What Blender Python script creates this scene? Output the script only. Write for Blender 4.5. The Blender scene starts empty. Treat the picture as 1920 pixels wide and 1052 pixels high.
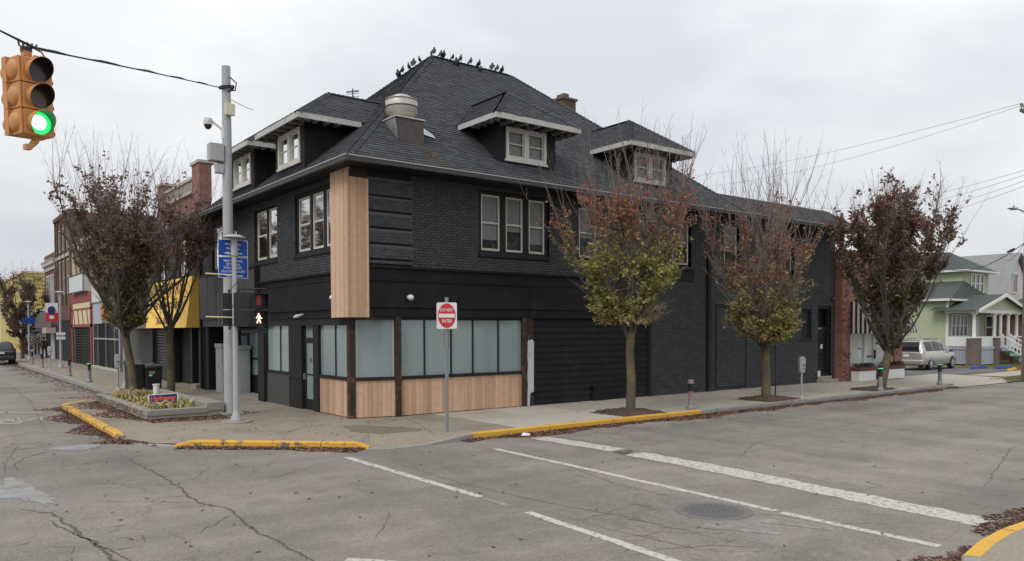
import bpy, bmesh, math, random
from mathutils import Vector, Matrix, noise
from mathutils.geometry import tessellate_polygon
R = math.radians
sc = bpy.context.scene
col = sc.collection

# ---------------------------------------------------------------- camera
cam_d = bpy.data.cameras.new('camera')
cam_d.sensor_fit = 'HORIZONTAL'; cam_d.sensor_width = 36.0; cam_d.lens = 27.277
cam_d.shift_y = 0.0673; cam_d.clip_end = 3000
cam = bpy.data.objects.new('camera', cam_d); col.objects.link(cam)
_r = Vector((0.79130443, -0.61141476, -0.00304691)); _u = Vector((0.01876832, 0.01930875, 0.9996374)); _d = Vector((0.61113423, 0.79107469, -0.02675433))
cam.matrix_world = Matrix(((_r.x, _u.x, -_d.x, -9.2166), (_r.y, _u.y, -_d.y, -18.6552), (_r.z, _u.z, -_d.z, 2.55), (0, 0, 0, 1)))
sc.camera = cam

# ---------------------------------------------------------------- overcast sky
SUN_EL, SUN_AZ = 46, 196          # degrees; azimuth of the sun's place measured from +X
w = bpy.data.worlds.new('World'); sc.world = w; w.use_nodes = True
nt = w.node_tree; nt.nodes.clear(); N = nt.nodes.new; LK = nt.links.new
out = N('ShaderNodeOutputWorld')
sky = N('ShaderNodeTexSky'); sky.sky_type = 'NISHITA'; sky.sun_disc = False
sky.sun_elevation = R(SUN_EL); sky.sun_rotation = R(90 - SUN_AZ); sky.dust_density = 4
bg1 = N('ShaderNodeBackground'); bg1.inputs[1].default_value = 0.08; LK(sky.outputs[0], bg1.inputs[0])
tc = N('ShaderNodeTexCoord'); mp = N('ShaderNodeMapping'); mp.inputs['Scale'].default_value = (1.3, 1.3, 3.2)
LK(tc.outputs['Generated'], mp.inputs[0])
no = N('ShaderNodeTexNoise'); no.inputs['Scale'].default_value = 1.7; no.inputs['Detail'].default_value = 5; no.inputs['Roughness'].default_value = 0.5
LK(mp.outputs[0], no.inputs['Vector'])
rp = N('ShaderNodeValToRGB'); rp.color_ramp.elements[0].position = 0.36; rp.color_ramp.elements[1].position = 0.62
rp.color_ramp.elements[0].color = (0.705, 0.73, 0.785, 1); rp.color_ramp.elements[1].color = (0.95, 0.962, 0.97, 1)
LK(no.outputs[0], rp.inputs[0])
sep = N('ShaderNodeSeparateXYZ'); LK(tc.outputs['Generated'], sep.inputs[0])
mr = N('ShaderNodeMapRange'); mr.inputs[1].default_value = 0; mr.inputs[2].default_value = 1.0; mr.inputs[3].default_value = 0.9; mr.inputs[4].default_value = 1.55
LK(sep.outputs[2], mr.inputs[0])
bg2 = N('ShaderNodeBackground'); LK(rp.outputs[0], bg2.inputs[0]); LK(mr.outputs[0], bg2.inputs[1])
mx = N('ShaderNodeMixShader'); mx.inputs[0].default_value = 0.93
LK(bg1.outputs[0], mx.inputs[1]); LK(bg2.outputs[0], mx.inputs[2]); LK(mx.outputs[0], out.inputs[0])

sun_d = bpy.data.lights.new('sun', 'SUN'); sun_d.energy = 1.3; sun_d.angle = R(25); sun_d.color = (1, 0.97, 0.93)
sun = bpy.data.objects.new('sun', sun_d); col.objects.link(sun)
sv = Vector((math.cos(R(SUN_AZ)) * math.cos(R(SUN_EL)), math.sin(R(SUN_AZ)) * math.cos(R(SUN_EL)), math.sin(R(SUN_EL))))
sun.rotation_euler = sv.to_track_quat('Z', 'Y').to_euler(); sun.location = sv * 40

sc.view_settings.view_transform = 'Standard'; sc.view_settings.look = 'None'
sc.view_settings.exposure = 0.0; sc.view_settings.gamma = 1.0
sc.render.engine = 'CYCLES'

# ---------------------------------------------------------------- materials
MATS = {}
def mat(name, c, rough=0.75, var=0.12, scale=6.0, bump=0.0, bscale=60.0, metal=0.0, c2=None, s2=1.2, f2=(0.55, 0.75), attr=None, emit=None, coat=0.0, trans=0.0, spec=0.5):
    """procedural surface: base colour, fine value noise, optional second colour in patches, bump, per-piece attribute"""
    m = bpy.data.materials.new(name); m.use_nodes = True; t = m.node_tree; b = t.nodes['Principled BSDF']; L = t.links.new
    b.inputs['Roughness'].default_value = rough; b.inputs['Metallic'].default_value = metal
    b.inputs['Specular IOR Level'].default_value = spec
    if coat: b.inputs['Coat Weight'].default_value = coat; b.inputs['Coat Roughness'].default_value = 0.06
    g = t.nodes.new('ShaderNodeNewGeometry')
    n = t.nodes.new('ShaderNodeTexNoise'); n.inputs['Scale'].default_value = scale; n.inputs['Detail'].default_value = 6; n.inputs['Roughness'].default_value = 0.65
    L(g.outputs['Position'], n.inputs['Vector'])
    mr = t.nodes.new('ShaderNodeMapRange'); mr.inputs[1].default_value = 0.25; mr.inputs[2].default_value = 0.75
    mr.inputs[3].default_value = 1 - var; mr.inputs[4].default_value = 1 + var; L(n.outputs[0], mr.inputs[0])
    src = None
    if attr:
        a = t.nodes.new('ShaderNodeAttribute'); a.attribute_name = attr; src = a.outputs['Color']
    else:
        rgb = t.nodes.new('ShaderNodeRGB'); rgb.outputs[0].default_value = (*c, 1); src = rgb.outputs[0]
    if c2:
        n2 = t.nodes.new('ShaderNodeTexNoise'); n2.inputs['Scale'].default_value = s2; n2.inputs['Detail'].default_value = 8; n2.inputs['Roughness'].default_value = 0.62
        L(g.outputs['Position'], n2.inputs['Vector'])
        m2 = t.nodes.new('ShaderNodeMapRange'); m2.inputs[1].default_value = f2[0]; m2.inputs[2].default_value = f2[1]; L(n2.outputs[0], m2.inputs[0])
        mx = t.nodes.new('ShaderNodeMix'); mx.data_type = 'RGBA'; L(m2.outputs[0], mx.inputs[0]); L(src, mx.inputs[6]); mx.inputs[7].default_value = (*c2, 1)
        src = mx.outputs[2]
    vm = t.nodes.new('ShaderNodeVectorMath'); vm.operation = 'SCALE'; L(src, vm.inputs[0]); L(mr.outputs[0], vm.inputs[3])
    L(vm.outputs[0], b.inputs['Base Color'])
    if bump:
        n3 = t.nodes.new('ShaderNodeTexNoise'); n3.inputs['Scale'].default_value = bscale; n3.inputs['Detail'].default_value = 4
        L(g.outputs['Position'], n3.inputs['Vector'])
        bp = t.nodes.new('ShaderNodeBump'); bp.inputs['Strength'].default_value = bump; bp.inputs['Distance'].default_value = 0.02
        L(n3.outputs[0], bp.inputs['Height']); L(bp.outputs[0], b.inputs['Normal'])
    if emit:
        b.inputs['Emission Color'].default_value = (*emit[0], 1); b.inputs['Emission Strength'].default_value = emit[1]
    if trans:
        tr = t.nodes.new('ShaderNodeBsdfTranslucent'); L(vm.outputs[0], tr.inputs[0]); ms = t.nodes.new('ShaderNodeMixShader'); ms.inputs[0].default_value = trans
        L(b.outputs[0], ms.inputs[1]); L(tr.outputs[0], ms.inputs[2]); L(ms.outputs[0], t.nodes['Material Output'].inputs[0])
    MATS[name] = m
    return m

def glass_mat(name, tint=(0.8, 0.85, 0.85), rough=0.03, refl=0.25):
    m = bpy.data.materials.new(name); m.use_nodes = True; t = m.node_tree; t.nodes.clear(); L = t.links.new
    o = t.nodes.new('ShaderNodeOutputMaterial'); a = t.nodes.new('ShaderNodeBsdfTransparent'); a.inputs[0].default_value = (*tint, 1)
    gl = t.nodes.new('ShaderNodeBsdfGlossy'); gl.inputs['Roughness'].default_value = rough
    fr = t.nodes.new('ShaderNodeLayerWeight'); fr.inputs[0].default_value = refl
    x = t.nodes.new('ShaderNodeMixShader'); L(fr.outputs['Fresnel'], x.inputs[0]); L(a.outputs[0], x.inputs[1]); L(gl.outputs[0], x.inputs[2]); L(x.outputs[0], o.inputs[0])
    MATS[name] = m; return m

def brick_mat(name, c1, c2, mortar, bw=0.21, rh=0.075):
    m = bpy.data.materials.new(name); m.use_nodes = True; t = m.node_tree; b = t.nodes['Principled BSDF']; L = t.links.new
    b.inputs['Roughness'].default_value = 0.85
    g = t.nodes.new('ShaderNodeNewGeometry'); s = t.nodes.new('ShaderNodeSeparateXYZ'); L(g.outputs['Position'], s.inputs[0])
    ad = t.nodes.new('ShaderNodeMath'); L(s.outputs[0], ad.inputs[0]); L(s.outputs[1], ad.inputs[1])
    cb = t.nodes.new('ShaderNodeCombineXYZ'); L(ad.outputs[0], cb.inputs[0]); L(s.outputs[2], cb.inputs[1])
    br = t.nodes.new('ShaderNodeTexBrick'); br.inputs['Scale'].default_value = 1.0; br.inputs['Brick Width'].default_value = bw; br.inputs['Row Height'].default_value = rh
    br.inputs['Mortar Size'].default_value = 0.008; br.inputs['Color1'].default_value = (*c1, 1); br.inputs['Color2'].default_value = (*c2, 1); br.inputs['Mortar'].default_value = (*mortar, 1)
    L(cb.outputs[0], br.inputs['Vector'])
    n = t.nodes.new('ShaderNodeTexNoise'); n.inputs['Scale'].default_value = 1.5; n.inputs['Detail'].default_value = 6; L(g.outputs['Position'], n.inputs['Vector'])
    mr = t.nodes.new('ShaderNodeMapRange'); mr.inputs[1].default_value = 0.3; mr.inputs[2].default_value = 0.7; mr.inputs[3].default_value = 0.75; mr.inputs[4].default_value = 1.2; L(n.outputs[0], mr.inputs[0])
    vm = t.nodes.new('ShaderNodeVectorMath'); vm.operation = 'SCALE'; L(br.outputs[0], vm.inputs[0]); L(mr.outputs[0], vm.inputs[3]); L(vm.outputs[0], b.inputs['Base Color'])
    bp = t.nodes.new('ShaderNodeBump'); bp.inputs['Strength'].default_value = 0.5; bp.inputs['Distance'].default_value = 0.01; bp.invert = True
    L(br.outputs['Fac'], bp.inputs['Height']); L(bp.outputs[0], b.inputs['Normal'])
    MATS[name] = m; return m

def asphalt_mat(name, base, dark, crack=True):
    m = bpy.data.materials.new(name); m.use_nodes = True; t = m.node_tree; b = t.nodes['Principled BSDF']; L = t.links.new
    b.inputs['Roughness'].default_value = 0.88
    g = t.nodes.new('ShaderNodeNewGeometry')
    def noise(s, d=6, r=0.6):
        n = t.nodes.new('ShaderNodeTexNoise'); n.inputs['Scale'].default_value = s; n.inputs['Detail'].default_value = d; n.inputs['Roughness'].default_value = r
        L(g.outputs['Position'], n.inputs['Vector']); return n.outputs[0]
    def rng(x, a, b_, c, d):
        q = t.nodes.new('ShaderNodeMapRange'); q.inputs[1].default_value = a; q.inputs[2].default_value = b_; q.inputs[3].default_value = c; q.inputs[4].default_value = d; L(x, q.inputs[0]); return q.outputs[0]
    def mul(a, b_):
        q = t.nodes.new('ShaderNodeMath'); q.operation = 'MULTIPLY'; L(a, q.inputs[0]); L(b_, q.inputs[1]); return q.outputs[0]
    big = rng(noise(0.22, 5), 0.3, 0.7, 0.78, 1.18); mid = rng(noise(1.9, 9, 0.75), 0.3, 0.7, 0.84, 1.16)
    fine = rng(noise(38, 4, 0.75), 0.3, 0.7, 0.60, 1.40); grit = rng(noise(160, 2), 0.3, 0.7, 0.75, 1.25)
    v = mul(mul(mul(big, mid), mul(fine, grit)), rng(noise(13, 3, 0.6), 0.3, 0.7, 0.86, 1.14))
    if crack:
        vo = t.nodes.new('ShaderNodeTexVoronoi'); vo.feature = 'DISTANCE_TO_EDGE'; vo.inputs['Scale'].default_value = 0.55
        ns = t.nodes.new('ShaderNodeTexNoise'); ns.inputs['Scale'].default_value = 1.1; ns.inputs['Detail'].default_value = 8; L(g.outputs['Position'], ns.inputs['Vector'])
        mx = t.nodes.new('ShaderNodeMix'); mx.data_type = 'VECTOR'; mx.inputs[0].default_value = 0.55; L(g.outputs['Position'], mx.inputs[4]); L(ns.outputs['Color'], mx.inputs[5]); L(mx.outputs[1], vo.inputs['Vector'])
        ln = rng(vo.outputs['Distance'], 0.0, 0.007, 0.72, 1.0); pm = rng(noise(0.33, 3), 0.46, 0.56, 1.0, 0.0)
        q = t.nodes.new('ShaderNodeMath'); q.operation = 'MAXIMUM'; L(ln, q.inputs[0]); L(pm, q.inputs[1]); v = mul(v, q.outputs[0])
    # tyre-polished lanes: noise stretched along each street
    for sc_ in ((0.05, 0.9, 1), (0.9, 0.05, 1)):
        mp_ = t.nodes.new('ShaderNodeMapping'); mp_.inputs['Scale'].default_value = sc_; L(g.outputs['Position'], mp_.inputs[0]); ln_ = t.nodes.new('ShaderNodeTexNoise'); ln_.inputs['Scale'].default_value = 1.0; ln_.inputs['Detail'].default_value = 4; L(mp_.outputs[0], ln_.inputs['Vector']); v = mul(v, rng(ln_.outputs[0], 0.35, 0.65, 0.89, 1.09))
    v = mul(v, rng(noise(0.9, 2, 0.4), 0.66, 0.74, 1.0, 0.80))
    mx2 = t.nodes.new('ShaderNodeMix'); mx2.data_type = 'RGBA'; L(rng(noise(0.6, 5), 0.5, 0.72, 0, 1), mx2.inputs[0]); mx2.inputs[6].default_value = (*base, 1); mx2.inputs[7].default_value = (*dark, 1)
    vm = t.nodes.new('ShaderNodeVectorMath'); vm.operation = 'SCALE'; L(mx2.outputs[2], vm.inputs[0]); L(v, vm.inputs[3]); L(vm.outputs[0], b.inputs['Base Color'])
    bp = t.nodes.new('ShaderNodeBump'); bp.inputs['Strength'].default_value = 0.35; bp.inputs['Distance'].default_value = 0.01; L(noise(110, 3), bp.inputs['Height']); L(bp.outputs[0], b.inputs['Normal'])
    MATS[name] = m; return m

asphalt_mat('asphalt', (0.212, 0.188, 0.162), (0.168, 0.150, 0.131))
asphalt_mat('asphalt_lot', (0.13, 0.125, 0.12), (0.10, 0.097, 0.094), False)
mat('ground', (0.16, 0.15, 0.11), 0.95, 0.3, 0.4, c2=(0.09, 0.10, 0.04), s2=0.3)
mat('concrete_tan', (0.27, 0.228, 0.176), 0.9, 0.30, 20, 0.3, 70, c2=(0.195, 0.162, 0.125), s2=0.8, f2=(0.46, 0.72))
mat('concrete_slab', (0.37, 0.335, 0.27), 0.9, 0.10, 18, 0.2, 90, c2=(0.31, 0.28, 0.225), s2=0.8, f2=(0.48, 0.75))
mat('concrete_slab_pale', (0.43, 0.40, 0.335), 0.9, 0.10, 18, 0.2, 90, c2=(0.36, 0.33, 0.27), s2=0.8, f2=(0.5, 0.75))
mat('concrete_grey', (0.27, 0.255, 0.225), 0.9, 0.2, 14, 0.3, 60, c2=(0.19, 0.18, 0.155), s2=1.6)
mat('joint', (0.13, 0.12, 0.10), 0.95)
mat('kerb_grey', (0.25, 0.245, 0.235), 0.9, 0.2, 12, 0.3, 60, c2=(0.16, 0.155, 0.15), s2=2)
mat('kerb_yellow', (0.62, 0.345, 0.045), 0.8, 0.12, 14, 0.25, 50, c2=(0.40, 0.25, 0.08), s2=3.2, f2=(0.57, 0.72))
mat('kerb_yellow_worn', (0.62, 0.345, 0.045), 0.8, 0.12, 14, 0.25, 50, c2=(0.13, 0.12, 0.11), s2=3.6, f2=(0.55, 0.62))
mat('road_paint', (0.47, 0.45, 0.405), 0.88, 0.18, 30, 0.2, 90, c2=(0.23, 0.208, 0.185), s2=11, f2=(0.52, 0.60))
mat('road_paint_faint', (0.285, 0.27, 0.25), 0.88, 0.15, 30, 0.3, 90, c2=(0.185, 0.172, 0.157), s2=4, f2=(0.38, 0.58))
mat('patch', (0.265, 0.262, 0.255), 0.8, 0.15, 8, 0.2, 60, c2=(0.20, 0.19, 0.178), s2=2.5, f2=(.45, .6))
mat('collar', (0.145, 0.135, 0.126), 0.9, 0.2, 20, 0.4, 60)
mat('crack', (0.085, 0.075, 0.066), 0.95, 0.2)
mat('stain', (0.17, 0.135, 0.095), 0.9, 0.15, 12)
mat('iron', (0.115, 0.11, 0.108), 0.7, 0.25, 30, 0.5, 90)
mat('soil', (0.075, 0.05, 0.035), 0.95, 0.4, 20, 0.8, 40)
mat('dark_brick', (0.043, 0.045, 0.050), 0.72, 0.16, 5, 0.25, 120, attr='Col', spec=0.3, c2=(0.068, 0.068, 0.07), s2=0.7, f2=(0.55, 1.1))
mat('dark_wall', (0.020, 0.021, 0.024), 0.75, 0.1, 6, 0.2, 60, spec=0.3)
mat('black_board', (0.0092, 0.0095, 0.0114), 0.68, 0.35, 4, 0.15, 60, spec=0.26, c2=(0.021, 0.021, 0.023), s2=1.1, f2=(0.5, 0.78))
mat('black_frame', (0.015, 0.0145, 0.0145), 0.6, 0.2, 8, spec=0.3)
mat('charcoal_panel', (0.06, 0.057, 0.054), 0.6, 0.12, 3, 0.1, 40)
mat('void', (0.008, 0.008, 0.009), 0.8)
mat('wood_board', (0.45, 0.275, 0.175), 0.8, 0.12, 7, 0.2, 60, attr='Col', spec=0.25)
mat('rotten_wood', (0.035, 0.022, 0.017), 0.85, 0.5, 14, 0.7, 40, c2=(0.20, 0.085, 0.035), s2=4, f2=(0.56, 0.68))
mat('bare_plaster', (0.52, 0.53, 0.56), 0.85, 0.1, 9, 0.3, 30, c2=(0.38, 0.38, 0.40), s2=2)
mat('window_paint', (0.55, 0.53, 0.485), 0.6, 0.1, 9, 0.1, 50)
mat('trim_paint', (0.46, 0.455, 0.44), 0.65, 0.14, 9, 0.15, 50, c2=(0.30, 0.29, 0.27), s2=3, f2=(0.58, 0.75))
mat('curtain', (0.58, 0.57, 0.55), 0.9, 0.15, 12, trans=0.2)
mat('sheer', (0.17, 0.155, 0.14), 0.9, 0.35, 4, c2=(0.08, 0.07, 0.065), s2=2.5, f2=(.45, .55))
mat('curtain_warm', (0.26, 0.19, 0.14), 0.9, 0.2, 6)
mat('interior', (0.11, 0.10, 0.09), 0.9, 0.4, 3)
glass_mat('glass', (0.70, 0.73, 0.74), 0.06, 0.12)
mat('shop_film', (0.27, 0.335, 0.335), 0.09, 0.08, 0.9, coat=0.25, c2=(0.21, 0.275, 0.29), s2=0.45, f2=(0.4, 0.7))
mat('shop_film_edge', (0.40, 0.47, 0.43), 0.2, 0.06, 1.2, coat=0.2)
mat('shingle', (0.055, 0.058, 0.065), 0.9, 0.2, 40, 0.5, 150, attr='Col')
mat('roof_sheet', (0.045, 0.047, 0.053), 0.9, 0.2, 20)
mat('gutter_dark', (0.035, 0.036, 0.038), 0.5, 0.1)
mat('gutter_lip', (0.36, 0.355, 0.34), 0.5, 0.15, 10)
mat('galv', (0.42, 0.42, 0.42), 0.42, 0.15, 6, metal=0.75)
mat('fan_metal', (0.50, 0.475, 0.43), 0.45, 0.12, 5, metal=0.35, c2=(0.33, 0.29, 0.24), s2=2.4, f2=(0.55, 0.75))
mat('rusty_metal', (0.065, 0.055, 0.052), 0.55, 0.3, 6, metal=0.5, c2=(0.17, 0.12, 0.09), s2=4, f2=(0.6, 0.7))
mat('pole_grey', (0.36, 0.365, 0.375), 0.55, 0.08, 5, 0.05, 40, c2=(0.28, 0.28, 0.285), s2=2.2, f2=(0.55, 0.75))
mat('post_grey', (0.235, 0.245, 0.265), 0.6, 0.12, 8, metal=0.2)
mat('meter_grey', (0.36, 0.365, 0.38), 0.5, 0.1, 8, metal=0.2)
mat('cabinet_grey', (0.40, 0.405, 0.42), 0.6, 0.08, 4, c2=(0.33, 0.33, 0.34), s2=2)
mat('black_plastic', (0.015, 0.015, 0.016), 0.5, 0.1)
mat('dark_grey_plastic', (0.035, 0.036, 0.038), 0.5, 0.1)
mat('wire', (0.02, 0.02, 0.022), 0.7, 0.1)
mat('signal_orange', (0.52, 0.235, 0.075), 0.55, 0.1, 7, 0.05, 40, c2=(0.40, 0.185, 0.065), s2=3, f2=(0.5, 0.75))
mat('lens_off_red', (0.035, 0.018, 0.018), 0.25, 0.3, 8)
mat('lens_off_amber', (0.06, 0.03, 0.018), 0.25, 0.3, 8)
mat('lens_green', (0.02, 0.5, 0.15), 0.3, 0.0, emit=((0.03, 1.0, 0.22), 0.85))
mat('lens_core', (0.5, 0.9, 0.6), 0.3, 0.0, emit=((0.72, 1.0, 0.82), 1.6))
mat('visor_green', (0.01, 0.16, 0.05), 0.5, 0.1)
mat('lamp_walk', (1, 0.8, 0.6), 0.5, 0.0, emit=((1.0, 0.72, 0.5), 1.6))
mat('lamp_hand', (0.3, 0.03, 0.03), 0.5, 0.0, emit=((0.8, 0.03, 0.04), 0.03))
mat('lamp_green', (0.1, 0.8, 0.3), 0.4, 0.0, emit=((0.1, 1.0, 0.35), 0.2))
mat('sign_white', (0.68, 0.68, 0.67), 0.5, 0.04)
mat('sign_red', (0.52, 0.022, 0.03), 0.45, 0.05)
mat('sign_red_bright', (0.85, 0.10, 0.05), 0.5, 0.03)
mat('sign_blue', (0.012, 0.065, 0.36), 0.6, 0.05, spec=0.25)
mat('sign_navy', (0.022, 0.02, 0.12), 0.5, 0.05)
mat('sign_back', (0.16, 0.13, 0.10), 0.6, 0.1)
mat('banner_rod', (0.62, 0.60, 0.38), 0.6, 0.05)
mat('antenna_cream', (0.62, 0.58, 0.44), 0.6, 0.05)
mat('lamp_shell', (0.65, 0.65, 0.63), 0.5, 0.05)
mat('awning_yellow', (0.88, 0.56, 0.11), 0.75, 0.08, 3)
mat('letter_purple', (0.27, 0.12, 0.10), 0.8, 0.1)
mat('letter_dark', (0.16, 0.105, 0.05), 0.8, 0.1)
mat('limb', (0.075, 0.062, 0.052), 0.95, 0.25, 14, 0.5, 40)
mat('bark', (0.095, 0.076, 0.052), 0.95, 0.3, 14, 0.9, 30, c2=(0.15, 0.125, 0.05), s2=2.2, f2=(0.45, 0.65))
mat('twig', (0.17, 0.14, 0.125), 0.9, 0.2, 10)
mat('leaf', (0.1, 0.05, 0.03), 0.6, 0.12, 20, attr='Col', trans=0.38)
mat('litter', (0.1, 0.05, 0.03), 0.8, 0.15, 20, attr='Col')
mat('grass_blade', (0.30, 0.32, 0.10), 0.7, 0.1, 20, attr='Col', trans=0.25)
mat('stone_step', (0.30, 0.27, 0.22), 0.9, 0.15, 10, 0.3, 50)
mat('rafter', (0.17, 0.165, 0.16), 0.8, 0.2, 9)
mat('chimney_cap', (0.12, 0.10, 0.08), 0.9, 0.2, 10)
mat('feather', (0.025, 0.027, 0.032), 0.7, 0.2, 20)
brick_mat('brick_red', (0.30, 0.115, 0.075), (0.20, 0.075, 0.055), (0.19, 0.14, 0.115))
brick_mat('brick_brown', (0.165, 0.085, 0.055), (0.12, 0.062, 0.043), (0.11, 0.08, 0.06))
brick_mat('brick_maroon', (0.135, 0.05, 0.042), (0.10, 0.04, 0.036), (0.09, 0.06, 0.055))
brick_mat('brick_pillar', (0.16, 0.115, 0.09), (0.11, 0.075, 0.06), (0.2, 0.185, 0.16), 0.17, 0.08)

# ---------------------------------------------------------------- mesh helpers
class MB:
    def __init__(s): s.v = []; s.f = []; s.c = []; s.mi = []
    def add(s, vs, fs, c=None, mi=0):
        o = len(s.v); s.v += [tuple(p) for p in vs]
        for f in fs: s.f.append(tuple(i + o for i in f)); s.c.append(c); s.mi.append(mi)
    def quad(s, a, b, c_, d, c=None, mi=0): s.add((a, b, c_, d), ((0, 1, 2, 3),), c, mi)
    def tri(s, a, b, c_, c=None): s.add((a, b, c_), ((0, 1, 2),), c)
    def hexa(s, p, c=None, mi=0):
        s.add(p, ((0, 3, 2, 1), (4, 5, 6, 7), (0, 1, 5, 4), (1, 2, 6, 5), (2, 3, 7, 6), (3, 0, 4, 7)), c, mi)
    def box(s, x0, x1, y0, y1, z0, z1, c=None, mi=0):
        s.hexa(((x0, y0, z0), (x1, y0, z0), (x1, y1, z0), (x0, y1, z0), (x0, y0, z1), (x1, y0, z1), (x1, y1, z1), (x0, y1, z1)), c, mi)
    def poly(s, pts, c=None, mi=0): s.add(pts, (tuple(range(len(pts))),), c, mi)
    def prism(s, pts, off, c=None):
        """closed prism: polygon pts (3-D) swept by vector off"""
        n = len(pts); off = Vector(off); q = [tuple(Vector(p) + off) for p in pts]
        s.add(list(pts) + q, [tuple(range(n))[::-1], tuple(range(n, 2 * n))] + [(i, (i + 1) % n, n + (i + 1) % n, n + i) for i in range(n)], c)
    def tube(s, pts, rads, n=8, cap=True, c=None):
        pts = [Vector(p) for p in pts]
        if not hasattr(rads, '__len__'): rads = [rads] * len(pts)
        up = None; rings = []; o = len(s.v)
        for i, p in enumerate(pts):
            t = (pts[min(i + 1, len(pts) - 1)] - pts[max(i - 1, 0)])
            if t.length < 1e-9: t = Vector((0, 0, 1))
            t.normalize()
            if up is None:
                up = t.orthogonal().normalized()
            else:
                up = up - t * up.dot(t)
                up = up.normalized() if up.length > 1e-6 else t.orthogonal().normalized()
            b = t.cross(up)
            for k in range(n):
                a = 2 * math.pi * k / n
                s.v.append(tuple(p + (up * math.cos(a) + b * math.sin(a)) * rads[i]))
        for i in range(len(pts) - 1):
            for k in range(n):
                k2 = (k + 1) % n
                s.f.append((o + i * n + k, o + i * n + k2, o + (i + 1) * n + k2, o + (i + 1) * n + k)); s.c.append(c); s.mi.append(0)
        if cap:
            s.f.append(tuple(o + k for k in range(n))[::-1]); s.c.append(c); s.mi.append(0)
            s.f.append(tuple(o + (len(pts) - 1) * n + k for k in range(n))); s.c.append(c); s.mi.append(0)
    def cyl(s, p0, p1, r0, r1=None, n=16, c=None): s.tube((p0, p1), (r0, r0 if r1 is None else r1), n, True, c)
    def lathe(s, prof, cx, cy, n=24, ax=None, c=None):
        """prof: list of (r, z); around vertical axis at cx, cy"""
        o = len(s.v)
        for r, z in prof:
            for k in range(n):
                a = 2 * math.pi * k / n; s.v.append((cx + r * math.cos(a), cy + r * math.sin(a), z))
        for i in range(len(prof) - 1):
            for k in range(n):
                k2 = (k + 1) % n
                s.f.append((o + i * n + k, o + i * n + k2, o + (i + 1) * n + k2, o + (i + 1) * n + k)); s.c.append(c); s.mi.append(0)
        s.f.append(tuple(o + k for k in range(n))[::-1]); s.c.append(c); s.mi.append(0)
        s.f.append(tuple(o + (len(prof) - 1) * n + k for k in range(n))); s.c.append(c); s.mi.append(0)
    def mesh(s, name, mats, smooth=False, recalc=True):
        me = bpy.data.meshes.new(name); me.from_pydata(s.v, [], s.f)
        if not isinstance(mats, (list, tuple)): mats = [mats]
        for m in mats: me.materials.append(MATS[m] if isinstance(m, str) else m)
        if len(mats) > 1: me.polygons.foreach_set('material_index', s.mi)
        if any(c is not None for c in s.c):
            at = me.color_attributes.new('Col', 'FLOAT_COLOR', 'CORNER'); buf = []
            for f, c in zip(s.f, s.c):
                q = (*(c or (0.1, 0.1, 0.1)), 1.0); buf += list(q) * len(f)
            at.data.foreach_set('color', buf)
        if recalc and len(s.f) < 60000:
            bm = bmesh.new(); bm.from_mesh(me); bmesh.ops.recalc_face_normals(bm, faces=bm.faces); bm.to_mesh(me); bm.free()
        if smooth: me.polygons.foreach_set('use_smooth', [True] * len(me.polygons)); me.set_sharp_from_angle(angle=R(42))
        me.update(); return me
    def build(s, name, mats, parent=None, smooth=False, kind=None, label=None, recalc=True, bevel=0):
        o = bpy.data.objects.new(name, s.mesh(name, mats, smooth, recalc)); col.objects.link(o)
        if parent is not None: put(o, parent)
        if kind: o['kind'] = kind
        if label: o['label'] = label
        if bevel:
            b = o.modifiers.new('bevel', 'BEVEL'); b.width = bevel; b.segments = 2; b.limit_method = 'ANGLE'
        return o

def put(o, parent):
    """parent keeping world placement"""
    o.parent = parent; o.matrix_parent_inverse = wm(parent).inverted()
def wm(o):
    m = o.matrix_basis.copy()
    if o.parent: m = wm(o.parent) @ o.matrix_parent_inverse @ m
    return m
def thing(name, label, cat, loc=(0, 0, 0), group=None, rz=0):
    o = bpy.data.objects.new(name, None); col.objects.link(o); o.location = loc; o.rotation_euler = (0, 0, rz); o.empty_display_size = 0.2
    o['label'] = label; o['category'] = cat
    if group: o['group'] = group
    return o
def tag(o, label, cat, group=None):
    o['label'] = label; o['category'] = cat
    if group: o['group'] = group
    return o
def copy_tree(o, parent=None):
    c = o.copy(); col.objects.link(c)
    if parent is not None: c.parent = parent; c.matrix_parent_inverse = o.matrix_parent_inverse.copy()
    for ch in list(o.children): copy_tree(ch, c)
    return c
def share(me, name, parent, mtx):
    o = bpy.data.objects.new(name, me); col.objects.link(o)
    o.parent = parent; o.matrix_parent_inverse = wm(parent).inverted() if parent else Matrix(); o.matrix_basis = mtx
    return o

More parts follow.
